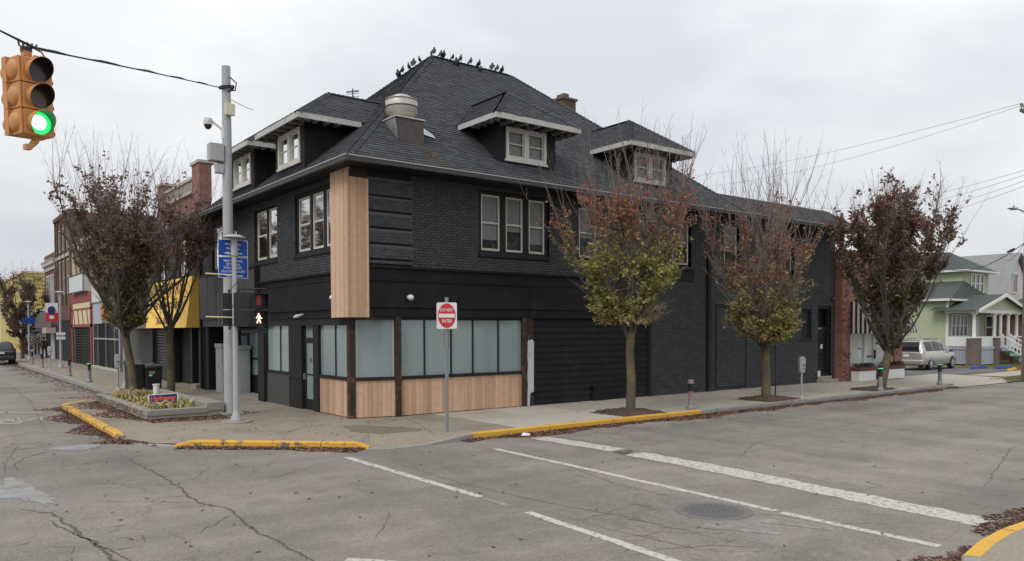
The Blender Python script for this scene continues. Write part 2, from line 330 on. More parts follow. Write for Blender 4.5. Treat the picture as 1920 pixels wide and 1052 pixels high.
class Frame:
    """facade frame: along axis a, outward axis n, z up"""
    def __init__(s, o, a, n): s.o = Vector(o); s.a = Vector(a).normalized(); s.n = Vector(n).normalized()
    def p(s, a, n, z): return tuple(s.o + s.a * a + s.n * n + Vector((0, 0, z)))
    def box(s, m, a0, a1, n0, n1, z0, z1, c=None, mi=0):
        m.hexa((s.p(a0, n0, z0), s.p(a1, n0, z0), s.p(a1, n1, z0), s.p(a0, n1, z0), s.p(a0, n0, z1), s.p(a1, n0, z1), s.p(a1, n1, z1), s.p(a0, n1, z1)), c, mi)
    def quad(s, m, a0, a1, n, z0, z1, c=None, mi=0): m.quad(s.p(a0, n, z0), s.p(a1, n, z0), s.p(a1, n, z1), s.p(a0, n, z1), c, mi)
    def ring(s, m, a0, a1, n0, n1, z0, z1, w, wb=None):
        wb = w if wb is None else wb
        s.box(m, a0, a1, n0, n1, z1 - w, z1); s.box(m, a0, a1, n0, n1, z0, z0 + wb)
        s.box(m, a0, a0 + w, n0, n1, z0 + wb, z1 - w); s.box(m, a1 - w, a1, n0, n1, z0 + wb, z1 - w)
    def wall(s, m, a0, a1, z0, z1, ops, n=0.0, depth=0.25):
        """wall sheet with rectangular openings (a0,a1,z0,z1) and their reveals"""
        A = sorted({a0, a1, *[x for q in ops for x in q[:2]]}); Z = sorted({z0, z1, *[x for q in ops for x in q[2:]]})
        A = [x for x in A if a0 <= x <= a1]; Z = [x for x in Z if z0 <= x <= z1]
        for i in range(len(A) - 1):
            for j in range(len(Z) - 1):
                ca, cz = (A[i] + A[i + 1]) / 2, (Z[j] + Z[j + 1]) / 2
                if any(q[0] < ca < q[1] and q[2] < cz < q[3] for q in ops): continue
                s.quad(m, A[i], A[i + 1], n, Z[j], Z[j + 1])
        for (p, q, r, t) in ops:
            k = n - depth
            m.quad(s.p(p, n, r), s.p(q, n, r), s.p(q, k, r), s.p(p, k, r)); m.quad(s.p(p, n, t), s.p(q, n, t), s.p(q, k, t), s.p(p, k, t))
            m.quad(s.p(p, n, r), s.p(p, n, t), s.p(p, k, t), s.p(p, k, r)); m.quad(s.p(q, n, r), s.p(q, n, t), s.p(q, k, t), s.p(q, k, r))

def lettering(text, parent, matname, origin, ax, up, size, align='CENTER', ext=0.003, sx=1.0, name='lettering', bold=0.0):
    cu = bpy.data.curves.new('text', 'FONT'); cu.body = text; cu.size = 1.0; cu.align_x = align; cu.align_y = 'CENTER'; cu.extrude = ext / size; cu.resolution_u = 2; cu.offset = bold
    t = bpy.data.objects.new('text', cu); col.objects.link(t)
    dg = bpy.context.evaluated_depsgraph_get(); me = bpy.data.meshes.new_from_object(t.evaluated_get(dg))
    bpy.data.objects.remove(t); bpy.data.curves.remove(cu)
    ax = Vector(ax).normalized(); up = Vector(up).normalized(); nn = ax.cross(up)
    M = Matrix((( *(ax * size * sx), 0), (*(up * size), 0), (*(nn * size), 0), (*origin, 1))).transposed()
    me.transform(M); me.materials.clear(); me.materials.append(MATS[matname])
    o = bpy.data.objects.new(name, me); col.objects.link(o); put(o, parent); return o

def jit(c, rnd, v=0.15): 
    k = 1 + rnd.uniform(-v, v); return tuple(x * k for x in c)
# ================================================================ GROUND, ROADS, PAVEMENTS
SW = 0.15                                        # pavement level above the road
g = MB(); g.quad((-900, -900, -0.06), (1100, -900, -0.06), (1100, 1100, -0.06), (-900, 1100, -0.06)); g.build('ground', 'ground', kind='structure')
g = MB()
for x0, x1, y0, y1 in ((-17.5, -2.0, -120, 300), (-160, -17.5, -15.6, -3.0), (-2.0, 320, -15.6, -3.0)):
    g.quad((x0, y0, 0), (x1, y0, 0), (x1, y1, 0), (x0, y1, 0))
road = g.build('road', 'asphalt', kind='structure')

def offset_line(pts, d):
    out = []
    for i, p in enumerate(pts):
        a = Vector(pts[max(i - 1, 0)][:2]); b = Vector(pts[min(i + 1, len(pts) - 1)][:2]); t = (b - a).normalized(); n = Vector((-t.y, t.x))
        out.append((p[0] + n.x * d, p[1] + n.y * d))
    return out
def kerb(name, pts, mname, parent, w_=0.17, lift=0.0):
    """pts (x, y, top height) along the road edge, pavement on the right hand"""
    q = []
    for i in range(len(pts) - 1):
        a, b = pts[i], pts[i + 1]; n = max(1, int(math.hypot(b[0] - a[0], b[1] - a[1]) / 0.7)) if abs(b[1]) < 30 else 4
        q += [tuple(a[k] + (b[k] - a[k]) * j / n for k in range(3)) for j in range(n)]
    q.append(pts[-1]); rr = random.Random(len(q)); inner = offset_line(q, -w_); lip = offset_line(q, -0.02); m = MB()
    rows = []
    for (x, y, h), a, l in zip(q, inner, lip):
        jx = rr.uniform(-.006, .006); h = h + lift + rr.uniform(-.004, .004)
        rows.append(((x + jx, y + jx, -0.05), (x + jx, y + jx, h - 0.02), (l[0] + jx, l[1] + jx, h), (a[0], a[1], h + 0.002), (a[0], a[1], -0.05)))
    for r0, r1 in zip(rows, rows[1:]):
        for k in range(4): m.quad(r0[k], r1[k], r1[k + 1], r0[k + 1])
    m.poly(rows[0]); m.poly(rows[-1])
    o = m.build(name, mname, parent); acc = 0; jm = MB()
    for a, b in zip(rows, rows[1:]):
        acc += math.hypot(b[0][0] - a[0][0], b[0][1] - a[0][1])
        if acc > 1.7 and len(rows) > 5:
            acc = 0; va = Vector(a[1]); d_ = (Vector(b[1]) - va).normalized() * .008; nn = Vector((-d_.y, d_.x, 0)).normalized() * .003; zz = Vector((0, 0, .003))
            jm.quad(Vector(a[0]) + nn - d_, Vector(a[0]) + nn + d_, va + nn + d_, va + nn - d_); jm.quad(va + nn - d_ + zz, va + nn + d_ + zz, Vector(a[2]) + d_ + zz, Vector(a[2]) - d_ + zz); jm.quad(Vector(a[2]) - d_ + zz, Vector(a[2]) + d_ + zz, Vector(a[3]) + d_ + zz, Vector(a[3]) - d_ + zz)
    if jm.f: jm.build('kerb_joint', 'crack', o, recalc=False)
    return o
# pavement with its kerbs (the kerb runs so that the pavement lies on its right)
E_ = [(26.3, -3.6, .06), (25.9, -4.05, .10), (24.9, -4.2, SW), (9.0, -4.12, SW)]
seg_grey_side = E_
seg_yel_side = [(9.0, -4.12, SW), (4.0, -4.08, SW), (0.95, -4.02, SW)]
seg_flare = [(0.95, -4.02, SW), (0.25, -4.12, .10), (-0.3, -4.16, .035)]
seg_ramp2 = [(-0.3, -4.16, .035), (-1.25, -4.12, .03), (-1.6, -3.82, .035)]
seg_yel_corner = [(-1.6, -3.82, .05), (-1.85, -3.62, SW), (-4.5, -1.2, SW), (-4.78, -0.95, .06)]
seg_ramp1 = [(-4.78, -0.95, .03), (-5.35, .1, .025), (-5.52, 1.1, .03)]
seg_yel_bump = [(-5.52, 1.1, .07), (-5.53, 1.5, SW), (-5.45, 10.0, SW), (-5.15, 10.75, SW), (-3.95, 12.1, SW)]
seg_grey_main = [(-3.95, 12.1, SW), (-3.35, 13.0, SW), (-3.25, 16, SW), (-3.1, 30, SW), (-3.0, 170, SW)]
flat = seg_grey_side + seg_yel_side[1:] + seg_flare[1:] + seg_ramp2[1:] + seg_yel_corner[1:] + seg_ramp1[1:] + seg_yel_bump[1:] + seg_grey_main[1:]
corner = [(2.35, -4.05, SW)] + [p for p in flat if p[0] <= 0.96]
inn = offset_line(corner, -0.165); ring2 = offset_line(corner, -1.25)
m = MB(); top = [(a[0], a[1], p[2]) for a, p in zip(inn, corner)]; low = [(a[0], a[1], SW) for a in ring2]
for i in range(len(top) - 1): m.quad(top[i], top[i + 1], low[i + 1], low[i])
poly = [Vector(p) for p in low] + [Vector((3.5, 170, SW)), Vector((3.5, 0.5, SW)), Vector((2.35, 0.5, SW))]
for t in tessellate_polygon([poly]): m.tri(*[tuple(poly[i]) for i in t])
pave = m.build('pavement', 'concrete_tan', kind='structure', recalc=False)
for nm, s, mm in (('kerb', seg_grey_side, 'kerb_grey'), ('kerb', seg_yel_side, 'kerb_yellow'), ('kerb', seg_flare, 'concrete_grey'), ('kerb', seg_ramp2, 'concrete_grey'),
                  ('kerb', seg_yel_corner, 'kerb_yellow_worn'), ('kerb', seg_ramp1, 'concrete_grey'), ('kerb', seg_yel_bump, 'kerb_yellow_worn'), ('kerb', seg_grey_main, 'kerb_grey')):
    o = kerb(nm, s[::1], mm, pave)
    if 'yellow' in mm: o['label'] = 'kerb stone painted yellow'
# joints scored in the tan pavement
m = MB(); rj = random.Random(5)
def ribbon(m, pts, w0, z, rnd, jag=0.03, step=0.12, taper=True, c=None):
    q = []
    for a, b in zip(pts, pts[1:]):
        n = max(2, int(math.hypot(b[0] - a[0], b[1] - a[1]) / step)); q += [(a[0] + (b[0] - a[0]) * j / n, a[1] + (b[1] - a[1]) * j / n) for j in range(n)]
    q.append(pts[-1][:2]); ph = rnd.uniform(0, 9)
    q = [(x + rnd.uniform(-jag, jag) * .6 + jag * 2.2 * noise.noise(Vector((ph, i * .23, 0))), y + rnd.uniform(-jag, jag) * .6 + jag * 2.2 * noise.noise(Vector((i * .23, ph, 5)))) for i, (x, y) in enumerate(q)]
    L = offset_line(q, 1.0); n = len(q); prev = None
    for i, ((x, y), l) in enumerate(zip(q, L)):
        ww = w0 * rnd.uniform(0.45, 1.25) * (min(1, 6 * min(i, n - 1 - i) / n + 0.12) if taper else 1) / 2; dx, dy = (l[0] - x) * ww, (l[1] - y) * ww
        cur = ((x + dx, y + dy, z), (x - dx, y - dy, z))
        if prev: m.quad(prev[0], cur[0], cur[1], prev[1], c)
        prev = cur
for pts in ([(-3.3, -1.6), (-0.6, -0.1)], [(-1.3, -3.2), (0.25, -0.2)], [(-5.0, 2.4), (-0.1, 2.9)], [(-2.7, -1.6), (-1.4, -0.2)], [(0.1, -3.8), (0.9, -1.6), (1.3, -.2)], [(-3.3, 14), (0, 14)], [(-3, 20), (0, 20)], [(-3, 27), (0, 27)], [(-3, 36), (0, 36)]):
    ribbon(m, pts, 0.02, SW + 0.004, rj, 0.006)
m.build('pavement_joint', 'joint', pave)
m = MB(); rs = random.Random(8)
def blot(m, cx, cy, rx, ry, z, rnd, rot=0, n=28, c=None, jag=0.16):
    pts = []
    for k in range(n):
        a = 2 * math.pi * k / n; q = 1 + rnd.uniform(-jag, jag) * 0.6 + jag * math.sin(3 * a + cx); x, y = rx * q * math.cos(a), ry * q * math.sin(a)
        pts.append((cx + x * math.cos(rot) - y * math.sin(rot), cy + x * math.sin(rot) + y * math.cos(rot), z))
    m.poly(pts, c)
blot(m, -0.42, -2.05, 1.0, 0.62, SW + 0.0045, rs, R(-62)); m.build('damp_stain', 'stain', pave)

# individual concrete slabs of the side street's pavement
sl = MB(); sl.box(0, 1, 0, 1, -0.1, 0); slab_me = {k: sl.mesh('slab', k) for k in ('concrete_slab', 'concrete_slab_pale')}
rr = random.Random(3); xs = [2.35, 4.2]
while xs[-1] < 26.0: xs.append(xs[-1] + 1.83)
bed = MB(); bed.box(2.36, 26.0, -3.95, 0.4, -0.03, SW - 0.012); side = bed.build('side_pavement', 'joint', kind='structure')
for i in range(len(xs) - 1):
    for (y0, y1) in ((-3.95, -1.98), (-1.97, 0.36)):
        k = 'concrete_slab_pale' if (i in (0, 1) and y0 < -3 ) or (i == 1) or rr.random() < 0.14 else 'concrete_slab'
        x1 = min(xs[i + 1], 26.0)
        share(slab_me[k], 'slab', side, Matrix.Translation((xs[i] + .006, y0 + .006, SW + rr.uniform(-.003, .003))) @ Matrix.Diagonal((x1 - xs[i] - .012, y1 - y0 - .012, 1, 1)))

# side ground further along the street
m = MB(); m.quad((26.02, -4.3, .02), (33.5, -4.6, .03), (33.5, -1.0, .10), (26.02, -1.0, .13)); m.quad((26.02, -1.0, .13), (33.5, -1.0, .10), (33.5, 0.0, .10), (26.02, 0.0, .13))
m.quad((33.5, -3.2, .10), (140, -3.2, .10), (140, -1.5, .10), (33.5, -1.5, .10)); m.build('driveway_apron', 'concrete_slab', kind='structure')
m = MB(); m.quad((28.9, 0.0, .08), (33.5, 0.0, .08), (33.5, 22, .08), (28.9, 22, .08)); m.quad((33.5, -0.9, .08), (41, -0.9, .08), (41, 22, .08), (33.5, 22, .08)); m.build('parking_lot', 'asphalt_lot', kind='structure')
m = MB(); rg = random.Random(14)
m.quad((41, -1.5, .07), (140, -1.5, .07), (140, 40, .07), (41, 40, .07)); m.quad((33.5, -1.5, .07), (41, -1.5, .07), (41, -.9, .07), (33.5, -.9, .07)); m.quad((30.2, -4.55, .05), (60, -4.55, .08), (60, -3.2, .08), (33.4, -3.2, .09))
mat('lawn', (0.10, 0.10, 0.035), 0.95, 0.4, 9, 0.6, 30, c2=(0.16, 0.115, 0.055), s2=1.5, f2=(0.4, 0.7)); m.build('lawn', 'lawn', kind='structure')
m = MB()
for k in range(2600):
    if k % 3: x, y = rg.uniform(41, 50), rg.uniform(-1.4, 2.4)
    else: x, y = rg.uniform(31.3, 40), rg.uniform(-4.5, -3.3)
    h = rg.uniform(.04, .12); a = rg.uniform(0, 6.3); dx, dy = .012 * math.cos(a), .012 * math.sin(a)
    m.tri((x - dx, y - dy, .07), (x + dx, y + dy, .07), (x + rg.uniform(-.04, .04), y + rg.uniform(-.04, .04), .07 + h), jit((0.14, 0.15, 0.05), rg, .4))
tag(m.build('grass', 'grass_blade', kind='stuff', recalc=False), 'short grass on the lawn before the green house', 'grass')

# far corner of the crossing, lower right
cpts = [(-1.9, -30), (-1.85, -17.2), (-1.5, -15.95), (-0.95, -15.32), (-0.5, -15.12), (0.3, -14.98), (1.0, -14.93), (1.8, -14.96), (3.2, -15.0), (12, -15.1), (90, -15.1)]
inn = offset_line(cpts, -0.165); m = MB(); poly = [Vector((x, y, SW)) for x, y in inn] + [Vector((90, -30, SW))]
for t in tessellate_polygon([poly]): m.tri(*[tuple(poly[i]) for i in t])
pv2 = m.build('near_pavement', 'concrete_tan', kind='structure', recalc=False)
def rkerb(pts, mm): 
    return kerb('kerb', [(x, y, SW) for x, y in pts], mm, pv2)
rkerb(cpts[:5], 'concrete_grey'); rkerb(cpts[4:9], 'kerb_yellow')['label'] = 'kerb stone painted yellow'; rkerb(cpts[8:], 'kerb_grey')

# painted lines
def stripe(name, pts, wd, mm='road_paint', z=0.004, seed=1):
    rnd = random.Random(seed); m = MB(); q = []
    for a, b in zip(pts, pts[1:]):
        n = max(1, int(math.hypot(b[0] - a[0], b[1] - a[1]) / 0.25)); q += [(a[0] + (b[0] - a[0]) * j / n, a[1] + (b[1] - a[1]) * j / n) for j in range(n)]
    q.append(pts[-1]); A = offset_line(q, wd / 2); B = offset_line(q, -wd / 2); e = wd * 0.07
    A = [(x + rnd.uniform(-e, e), y) for x, y in A]; B = [(x + rnd.uniform(-e, e), y) for x, y in B]
    for i in range(len(q) - 1): m.quad((*A[i], z), (*A[i + 1], z), (*B[i + 1], z), (*B[i], z))
    return m.build(name, mm, road, recalc=False)
stripe('crosswalk_line', [(-2.43, -4.45), (-2.45, -9.1)], 0.15, seed=2)
stripe('crosswalk_line', [(-2.45, -9.2), (-2.47, -9.9)], 0.13, 'road_paint_faint', seed=3)
stripe('crosswalk_line', [(-2.5, -10.3), (-2.68, -13.2), (-2.7, -14.6)], 0.15, seed=4)
stripe('crosswalk_line', [(0.52, -5.45), (0.40, -9.0), (0.25, -12.4)], 0.15, seed=5)
stripe('crosswalk_line', [(0.22, -12.5), (0.20, -14.6)], 0.15, seed=6)
stripe('stop_line', [(2.36, -4.75), (2.42, -7.2)], 0.52, seed=7)
stripe('stop_line', [(2.36, -7.75), (2.28, -9.7), (1.80, -14.5)], 0.58, seed=8)
stripe('faded_line', [(-1.2, -12.3), (-0.7, -13.1)], 0.25, 'road_paint_faint', seed=10)
stripe('faded_line', [(-0.35, -12.6), (0.0, -13.4)], 0.22, 'road_paint_faint', seed=12)
stripe('faded_line', [(9.6, -5.9), (10.9, -6.0)], 0.10, 'road_paint_faint', seed=11)
stripe('faded_line', [(13.0, -7.0), (15.3, -7.1)], 0.10, 'road_paint_faint', seed=13)
stripe('crosswalk_line', [(-5.52, -10.85), (-5.0, -11.5)], 0.3, seed=14)
m = MB()   # bicycle lane mark: two wheels, frame and the bar above it
bx, by = -6.55, 7.2
def ringmark(m, cx, cy, r, t, z, sx=1.0, sy=1.0, n=24):
    for k in range(n):
        a, b = 2 * math.pi * k / n, 2 * math.pi * (k + 1) / n
        m.quad((cx + sx * r * math.cos(a), cy + sy * r * math.sin(a), z), (cx + sx * r * math.cos(b), cy + sy * r * math.sin(b), z), (cx + sx * (r - t) * math.cos(b), cy + sy * (r - t) * math.sin(b), z), (cx + sx * (r - t) * math.cos(a), cy + sy * (r - t) * math.sin(a), z))
ringmark(m, bx - .55, by - .25, .3, .08, .004, 1, 2.3); ringmark(m, bx + .45, by - .35, .3, .08, .004, 1, 2.3)
rb = random.Random(4)
for a, b in (((-.55, -.25), (-.2, .75)), ((-.2, .75), (.2, .6)), ((.2, .6), (.45, -.35)), ((-.2, .75), (0, 1.0)), ((-.1, -.2), (.2, .6)), ((-.55, -.25), (-.1, -.2))):
    ribbon(m, [(bx + a[0], by + a[1]), (bx + b[0], by + b[1])], .10, .004, rb, 0.0, .3, False)
ribbon(m, [(bx - .95, by + 2.2), (bx - .4, by + 2.75)], .22, .004, rb, 0, .3, False); ribbon(m, [(bx - .4, by + 2.75), (bx + .5, by + 2.0)], .22, .004, rb, 0, .3, False)
m.build('bicycle_mark', mat('road_paint_old', (0.37, 0.355, 0.33), .88, .15, 30, .3, 90, c2=(0.22, .205, .19), s2=6, f2=(.5, .65)), road, recalc=False)
# cracks, patches, ironwork
m = MB(); rc = random.Random(21)
for pts, wd in (([(-5.9, -1.3), (-5.82, -5.0), (-5.95, -6.6), (-5.72, -7.6), (-5.82, -8.8), (-5.76, -10.6), (-5.7, -15)], .075), ([(-7.1, -4.0), (-5.9, -5.2), (-4.3, -5.6), (-3.1, -4.9)], .022), ([(-7.2, -5.7), (-6.6, -6.2), (-5.8, -6.9)], .022),
                ([(-6.4, -8.6), (-5.9, -8.0), (-5.75, -7.9)], .03), ([(-8.1, -5.6), (-7.75, -6.2), (-7.64, -7.15), (-7.5, -9.0), (-7.4, -11)], .09), ([(-7.85, -6.6), (-7.62, -7.9), (-7.3, -9.6)], .05), ([(-7.75, -2.2), (-7.72, -1.2), (-7.47, -.5), (-7.0, .2), (-6.0, .15)], .045),
                ([(-7.95, -2.3), (-7.9, -1.2), (-7.4, 1.6)], .03), ([(-7.9, 1.0), (-7.2, .9), (-6.7, 1.4)], .025), ([(-8.0, 2.7), (-7.1, 3.6)], .02), ([(-5.0, -3.0), (-4.9, -3.9), (-5.5, -5.0)], .02),
                ([(-4.8, -10.2), (-3.9, -9.0)], .02), ([(-1.95, -5.2), (-2.1, -8), (-1.9, -10.0), (-1.6, -11.5), (-1.5, -13.3)], .022), ([(.3, -6.5), (.25, -8.2), (-.1, -9.6), (-.2, -11.2)], .02), ([(-.2, -8.2), (.3, -8.5), (.9, -8.0)], .02),
                ([(-2.2, -11.1), (-1.0, -10.9), (-.8, -11.4)], .02), ([(-2.5, -12), (-1.8, -12.2), (-1.4, -12.6)], .02), ([(-2.3, -11.2), (-2.1, -13)], .018), ([(-2.6, -12.6), (-1.9, -12.9), (-1.4, -13.4)], .018), ([(-.1, -12.2), (.25, -13.3), (.9, -13.8)], .018),
                ([(3.1, -9.6), (5.5, -8.4), (9.5, -8.1), (13.5, -7.6), (18, -7.7)], .025), ([(3.1, -9.6), (2.7, -11.5), (2.9, -13)], .022), ([(3.4, -9.3), (5.0, -8.9)], .018), ([(6.5, -6.3), (7.2, -7.4), (7.6, -9.2)], .018), ([(5.8, -6.6), (7.6, -6.4)], .02),
                ([(4, -13.6), (9, -12.2), (14, -11.9)], .03), ([(11, -6), (15, -7), (22, -12)], .016), ([(-6.6, 4), (-5.9, 14), (-5.6, 30)], .03), ([(-7.6, 8), (-7.2, 20)], .02), ([(-6, 1.9), (-5.7, 3.2), (-6.1, 4.2)], .03), ([(1.0, -4.9), (6, -5.2), (14, -5.4), (24, -5.5)], .02)):
    ribbon(m, pts, wd * .55, 0.003, rc, 0.026, 0.07)
for k in range(46):   # crazed areas
    cx, cy = rc.choice(((-2.2, -12.7), (-7.4, 2.4), (-7.8, -8.2), (.6, -7.4))); x, y = cx + rc.gauss(0, .45), cy + rc.gauss(0, .7); a = rc.uniform(0, 3.1); l = rc.uniform(.15, .45)
    ribbon(m, [(x, y), (x + l * math.cos(a), y + l * math.sin(a))], .012, 0.0034, rc, 0.012, .07)
m.build('crack', 'crack', road, kind='stuff', recalc=False)
m = MB(); blot(m, -7.92, -4.2, .30, 1.15, .0042, rs, 0.10, 60, jag=.3); m.build('repair_patch', 'patch', road, recalc=False)
m = MB(); blot(m, -6.45, .42, .5, .42, .0042, rs); m.build('repair_patch', 'patch', road, recalc=False)
m = MB(); blot(m, 2.32, -7.48, .26, .16, .0085, rs, .3, jag=.3); m.build('pothole', 'crack', road, recalc=False)
def manhole(x, y, r, label):
    t = thing('manhole_cover', label, 'manhole', (x, y, 0))
    m = MB(); m.lathe([(r * 1.5, 0.0), (r * 1.5, 0.005), (r * 1.42, 0.006)], x, y, 40); m.build('collar', 'collar', t)
    m = MB(); ringmark(m, x, y, r * 1.15, r * .13, .0085); m.build('frame', 'iron', t)
    m = MB(); m.lathe([(r, 0.0), (r, 0.008), (r * .97, 0.0105), (0.001, 0.0105)], x, y, 40)
    for i in range(-6, 7):
        for j in range(-6, 7):
            u, v = i * r / 7, j * r / 7
            if u * u + v * v < (r * .85) ** 2 and (i + j) % 2 == 0: m.box(x + u - .02, x + u + .02, y + v - .02, y + v + .02, .0105, .0145)
    m.build('lid', 'iron', t)
manhole(-0.42, -11.85, 0.36, 'round iron manhole cover in the road between the crosswalk lines')

# ---- fallen leaves
def litter(name, label, spots, n, seed, cols, parent=None):
    """spots: (x0,y0,x1,y1,spread,weight,z)"""
    rnd = random.Random(seed); m = MB(); W = [s[5] for s in spots]
    for k in range(int(n * 1.9)):
        x0, y0, x1, y1, sp, _, z = rnd.choices(spots, W)[0]; t = rnd.random(); LL = math.hypot(x1 - x0, y1 - y0); dr = .5 + 1.3 * noise.noise(Vector((t * LL * .55 + seed, x0, 0))) + .5 * noise.noise(Vector((t * LL * 1.9, y0, seed)))
        if rnd.random() > dr + .45: continue
        off = sp * rnd.random() ** 2.0 * min(1.8, max(.25, .45 + dr))
        dx, dy = x1 - x0, y1 - y0; L = math.hypot(dx, dy) or 1; nx, ny = dy / L, -dx / L
        x, y = x0 + dx * t + nx * off + rnd.uniform(-.03, .03), y0 + dy * t + ny * off + rnd.uniform(-.03, .03)
        l, wd = rnd.uniform(.05, .10), rnd.uniform(.028, .05); a = rnd.uniform(0, 6.28); zz = z + 0.005 + rnd.uniform(0, .035) * (1 - off / (sp + .01)); cu = rnd.uniform(.0, .02)
        ca, sa = math.cos(a), math.sin(a); tilt = rnd.uniform(-.02, .02)
        P = [(-l / 2, 0, cu), (0, wd / 2, tilt), (l / 2, 0, cu), (0, -wd / 2, -tilt)]
        c = jit(rnd.choice(cols), rnd, .35)
        m.add([(x + u * ca - v * sa, y + u * sa + v * ca, zz + max(h, -.003)) for u, v, h in P], ((0, 1, 2), (0, 2, 3)), c)
    return tag(m.build(name, 'litter', parent, kind='stuff', recalc=False), label, 'leaves')
BR = [(0.125, 0.055, 0.032), (0.085, 0.035, 0.026), (0.06, 0.030, 0.026), (0.17, 0.085, 0.045), (0.10, 0.045, 0.03), (0.23, 0.12, 0.06)]
litter('fallen_leaves', 'brown fallen leaves drifted along the side street kerb', [(0.6, -4.08, 9, -4.14, .42, 5, 0), (9, -4.14, 25.5, -4.22, .38, 6, 0)], 6200, 1, BR)
litter('fallen_leaves', 'brown fallen leaves under the yellow corner kerb', [(-4.7, -1.05, -1.7, -3.75, .28, 1, 0)], 1500, 2, BR)
litter('fallen_leaves', 'brown fallen leaves along the yellow kerb by the planter', [(-5.47, 10.3, -5.54, 1.2, .5, 3, 0), (-3.3, 60, -3.35, 13, .9, 4, 0), (-5.5, 1.1, -4.9, -.7, .5, 1, 0)], 4200, 3, [tuple(x * .75 for x in c) for c in BR])
litter('fallen_leaves', 'dark fallen leaves along the near yellow kerb', [(3.2, -14.98, -0.9, -15.2, .5, 1, 0), (-0.9, -15.2, -1.9, -17, .5, .3, 0)], 1500, 4, [tuple(x * .8 for x in c) for c in BR])
rnd = random.Random(77); m = MB()
def strew(m, n, x0, x1, y0, y1, z, big=1.0):
    for k in range(n):
        x, y = rnd.uniform(x0, x1), rnd.uniform(y0, y1); l, wd = rnd.uniform(.05, .1) * big, rnd.uniform(.03, .05) * big; a = rnd.uniform(0, 6.28); ca, sa = math.cos(a), math.sin(a)
        P = [(-l / 2, 0, .012), (0, wd / 2, .004), (l / 2, 0, .016), (0, -wd / 2, .004)]
        m.add([(x + u * ca - v * sa, y + u * sa + v * ca, z + h) for u, v, h in P], ((0, 1, 2), (0, 2, 3)), jit(rnd.choice(BR[:4]), rnd, .35))
strew(m, 150, -8, 22, -15, -4.4, 0.003); strew(m, 40, -8, -3, -12, 4, .003); strew(m, 110, -5, 2, -3.2, 3, SW + .003); strew(m, 110, 2.4, 25, -3.9, -.1, SW + .003, .8); strew(m, 150, -3, 0, 12, 40, SW + .003)
tag(m.build('scattered_leaves', 'litter', kind='stuff', recalc=False), 'single fallen leaves scattered over road and pavement', 'leaves')
# ================================================================ THE BLACK CORNER BUILDING
FR = Frame((0, 0, 0), (1, 0, 0), (0, -1, 0)); FL = Frame((0, 0, 0), (0, 1, 0), (-1, 0, 0))
CL, CR = Vector((0, 0.35, 0)), Vector((1.27, 0, 0)); FC = Frame(CL, CR - CL, (-0.35, -1.27, 0)); CW = (CR - CL).length
EAVE, PIT = 6.86, 0.862
bld = thing('corner_building', 'two storey black painted brick corner building with dormers and hipped shingle roof', 'building', (0, 0, SW))
ZW0, ZW1 = 4.87, 6.52
right_w = [(4.10, 4.79), (5.01, 5.67), (5.90, 6.54)]; right_ops = [(3.98, 6.68, 4.80, 6.60), (7.95, 8.85, 4.80, 6.56), (12.5, 13.55, 4.80, 6.56), (15.5, 16.45, 4.80, 6.56), (19.2, 20.2, 4.80, 6.56), (20.8, 21.55, 2.08, 3.34), (22.08, 23.12, 0.42, 3.46)]
left_ops = [(1.12, 3.98, 4.80, 6.56), (5.45, 7.5, 4.80, 6.52), (10.9, 12.2, 4.80, 6.5), (15.5, 16.9, 4.8, 6.4), (19.0, 20.3, 4.8, 6.4)]
m = MB()
FR.wall(m, 0.0, 11.36, 2.86, EAVE, right_ops); FR.wall(m, 11.36, 23.42, SW - .1, EAVE, right_ops)
FL.wall(m, 0.0, 21.9, 2.66, EAVE, left_ops)
m.quad((23.42, 0, 0), (23.42, 10, 0), (23.42, 10, EAVE), (23.42, 0, EAVE)); m.quad((0, 21.9, 0), (9, 21.9, 0), (9, 21.9, EAVE), (0, 21.9, EAVE)); m.quad((23.42, 10, 0), (15.4, 10, 0), (15.4, 10, EAVE), (23.42, 10, EAVE)); m.quad((9, 21.9, 0), (9, 11.6, 0), (9, 11.6, EAVE), (9, 21.9, EAVE)); m.quad((15.4, 10, 0), (9, 11.6, 0), (9, 11.6, EAVE), (15.4, 10, EAVE))
wall = m.build('wall', 'dark_wall', bld, recalc=False)
# brick courses, joints recessed
def bricks(fr, a0, a1, z0, z1, holes, rnd, m, n0=0.0):
    L, H, J = 0.200, 0.066, 0.011; row = 0; z = z0
    while z + H <= z1 + .001:
        a = a0 - (L + J) / 2 * (row % 2)
        while a < a1:
            segs = [(max(a, a0), min(a + L, a1))]
            for h in holes:
                if h[2] - .003 < z + H and z < h[3] + .003:
                    segs = [q for s0, s1 in segs for q in ((s0, min(s1, h[0] - .004)), (max(s0, h[1] + .004), s1)) if q[1] > q[0]] if any(s0 < h[1] and s1 > h[0] for s0, s1 in segs) else segs
            for b0, b1 in segs:
                if b1 - b0 < .03: continue
                p = n0 + 0.013 + rnd.uniform(-.003, .004); s_ = .004
                k = rnd.uniform(.82, 1.2); c = (0.057 * k, 0.0595 * k, 0.064 * k)
                v = [fr.p(b0, n0, z), fr.p(b1, n0, z), fr.p(b1, n0, z + H), fr.p(b0, n0, z + H), fr.p(b0 + s_, p, z + s_), fr.p(b1 - s_, p, z + s_), fr.p(b1 - s_, p, z + H - s_), fr.p(b0 + s_, p, z + H - s_)]
                m.add(v, ((4, 5, 6, 7), (0, 1, 5, 4), (1, 2, 6, 5), (2, 3, 7, 6), (3, 0, 4, 7)), c)
            a += L + J
        z += H + J; row += 1
rb = random.Random(12); m = MB()
sp_r = [(3.94, 6.72, 4.66, 4.82), (14.42, 14.6, 0, 9)]
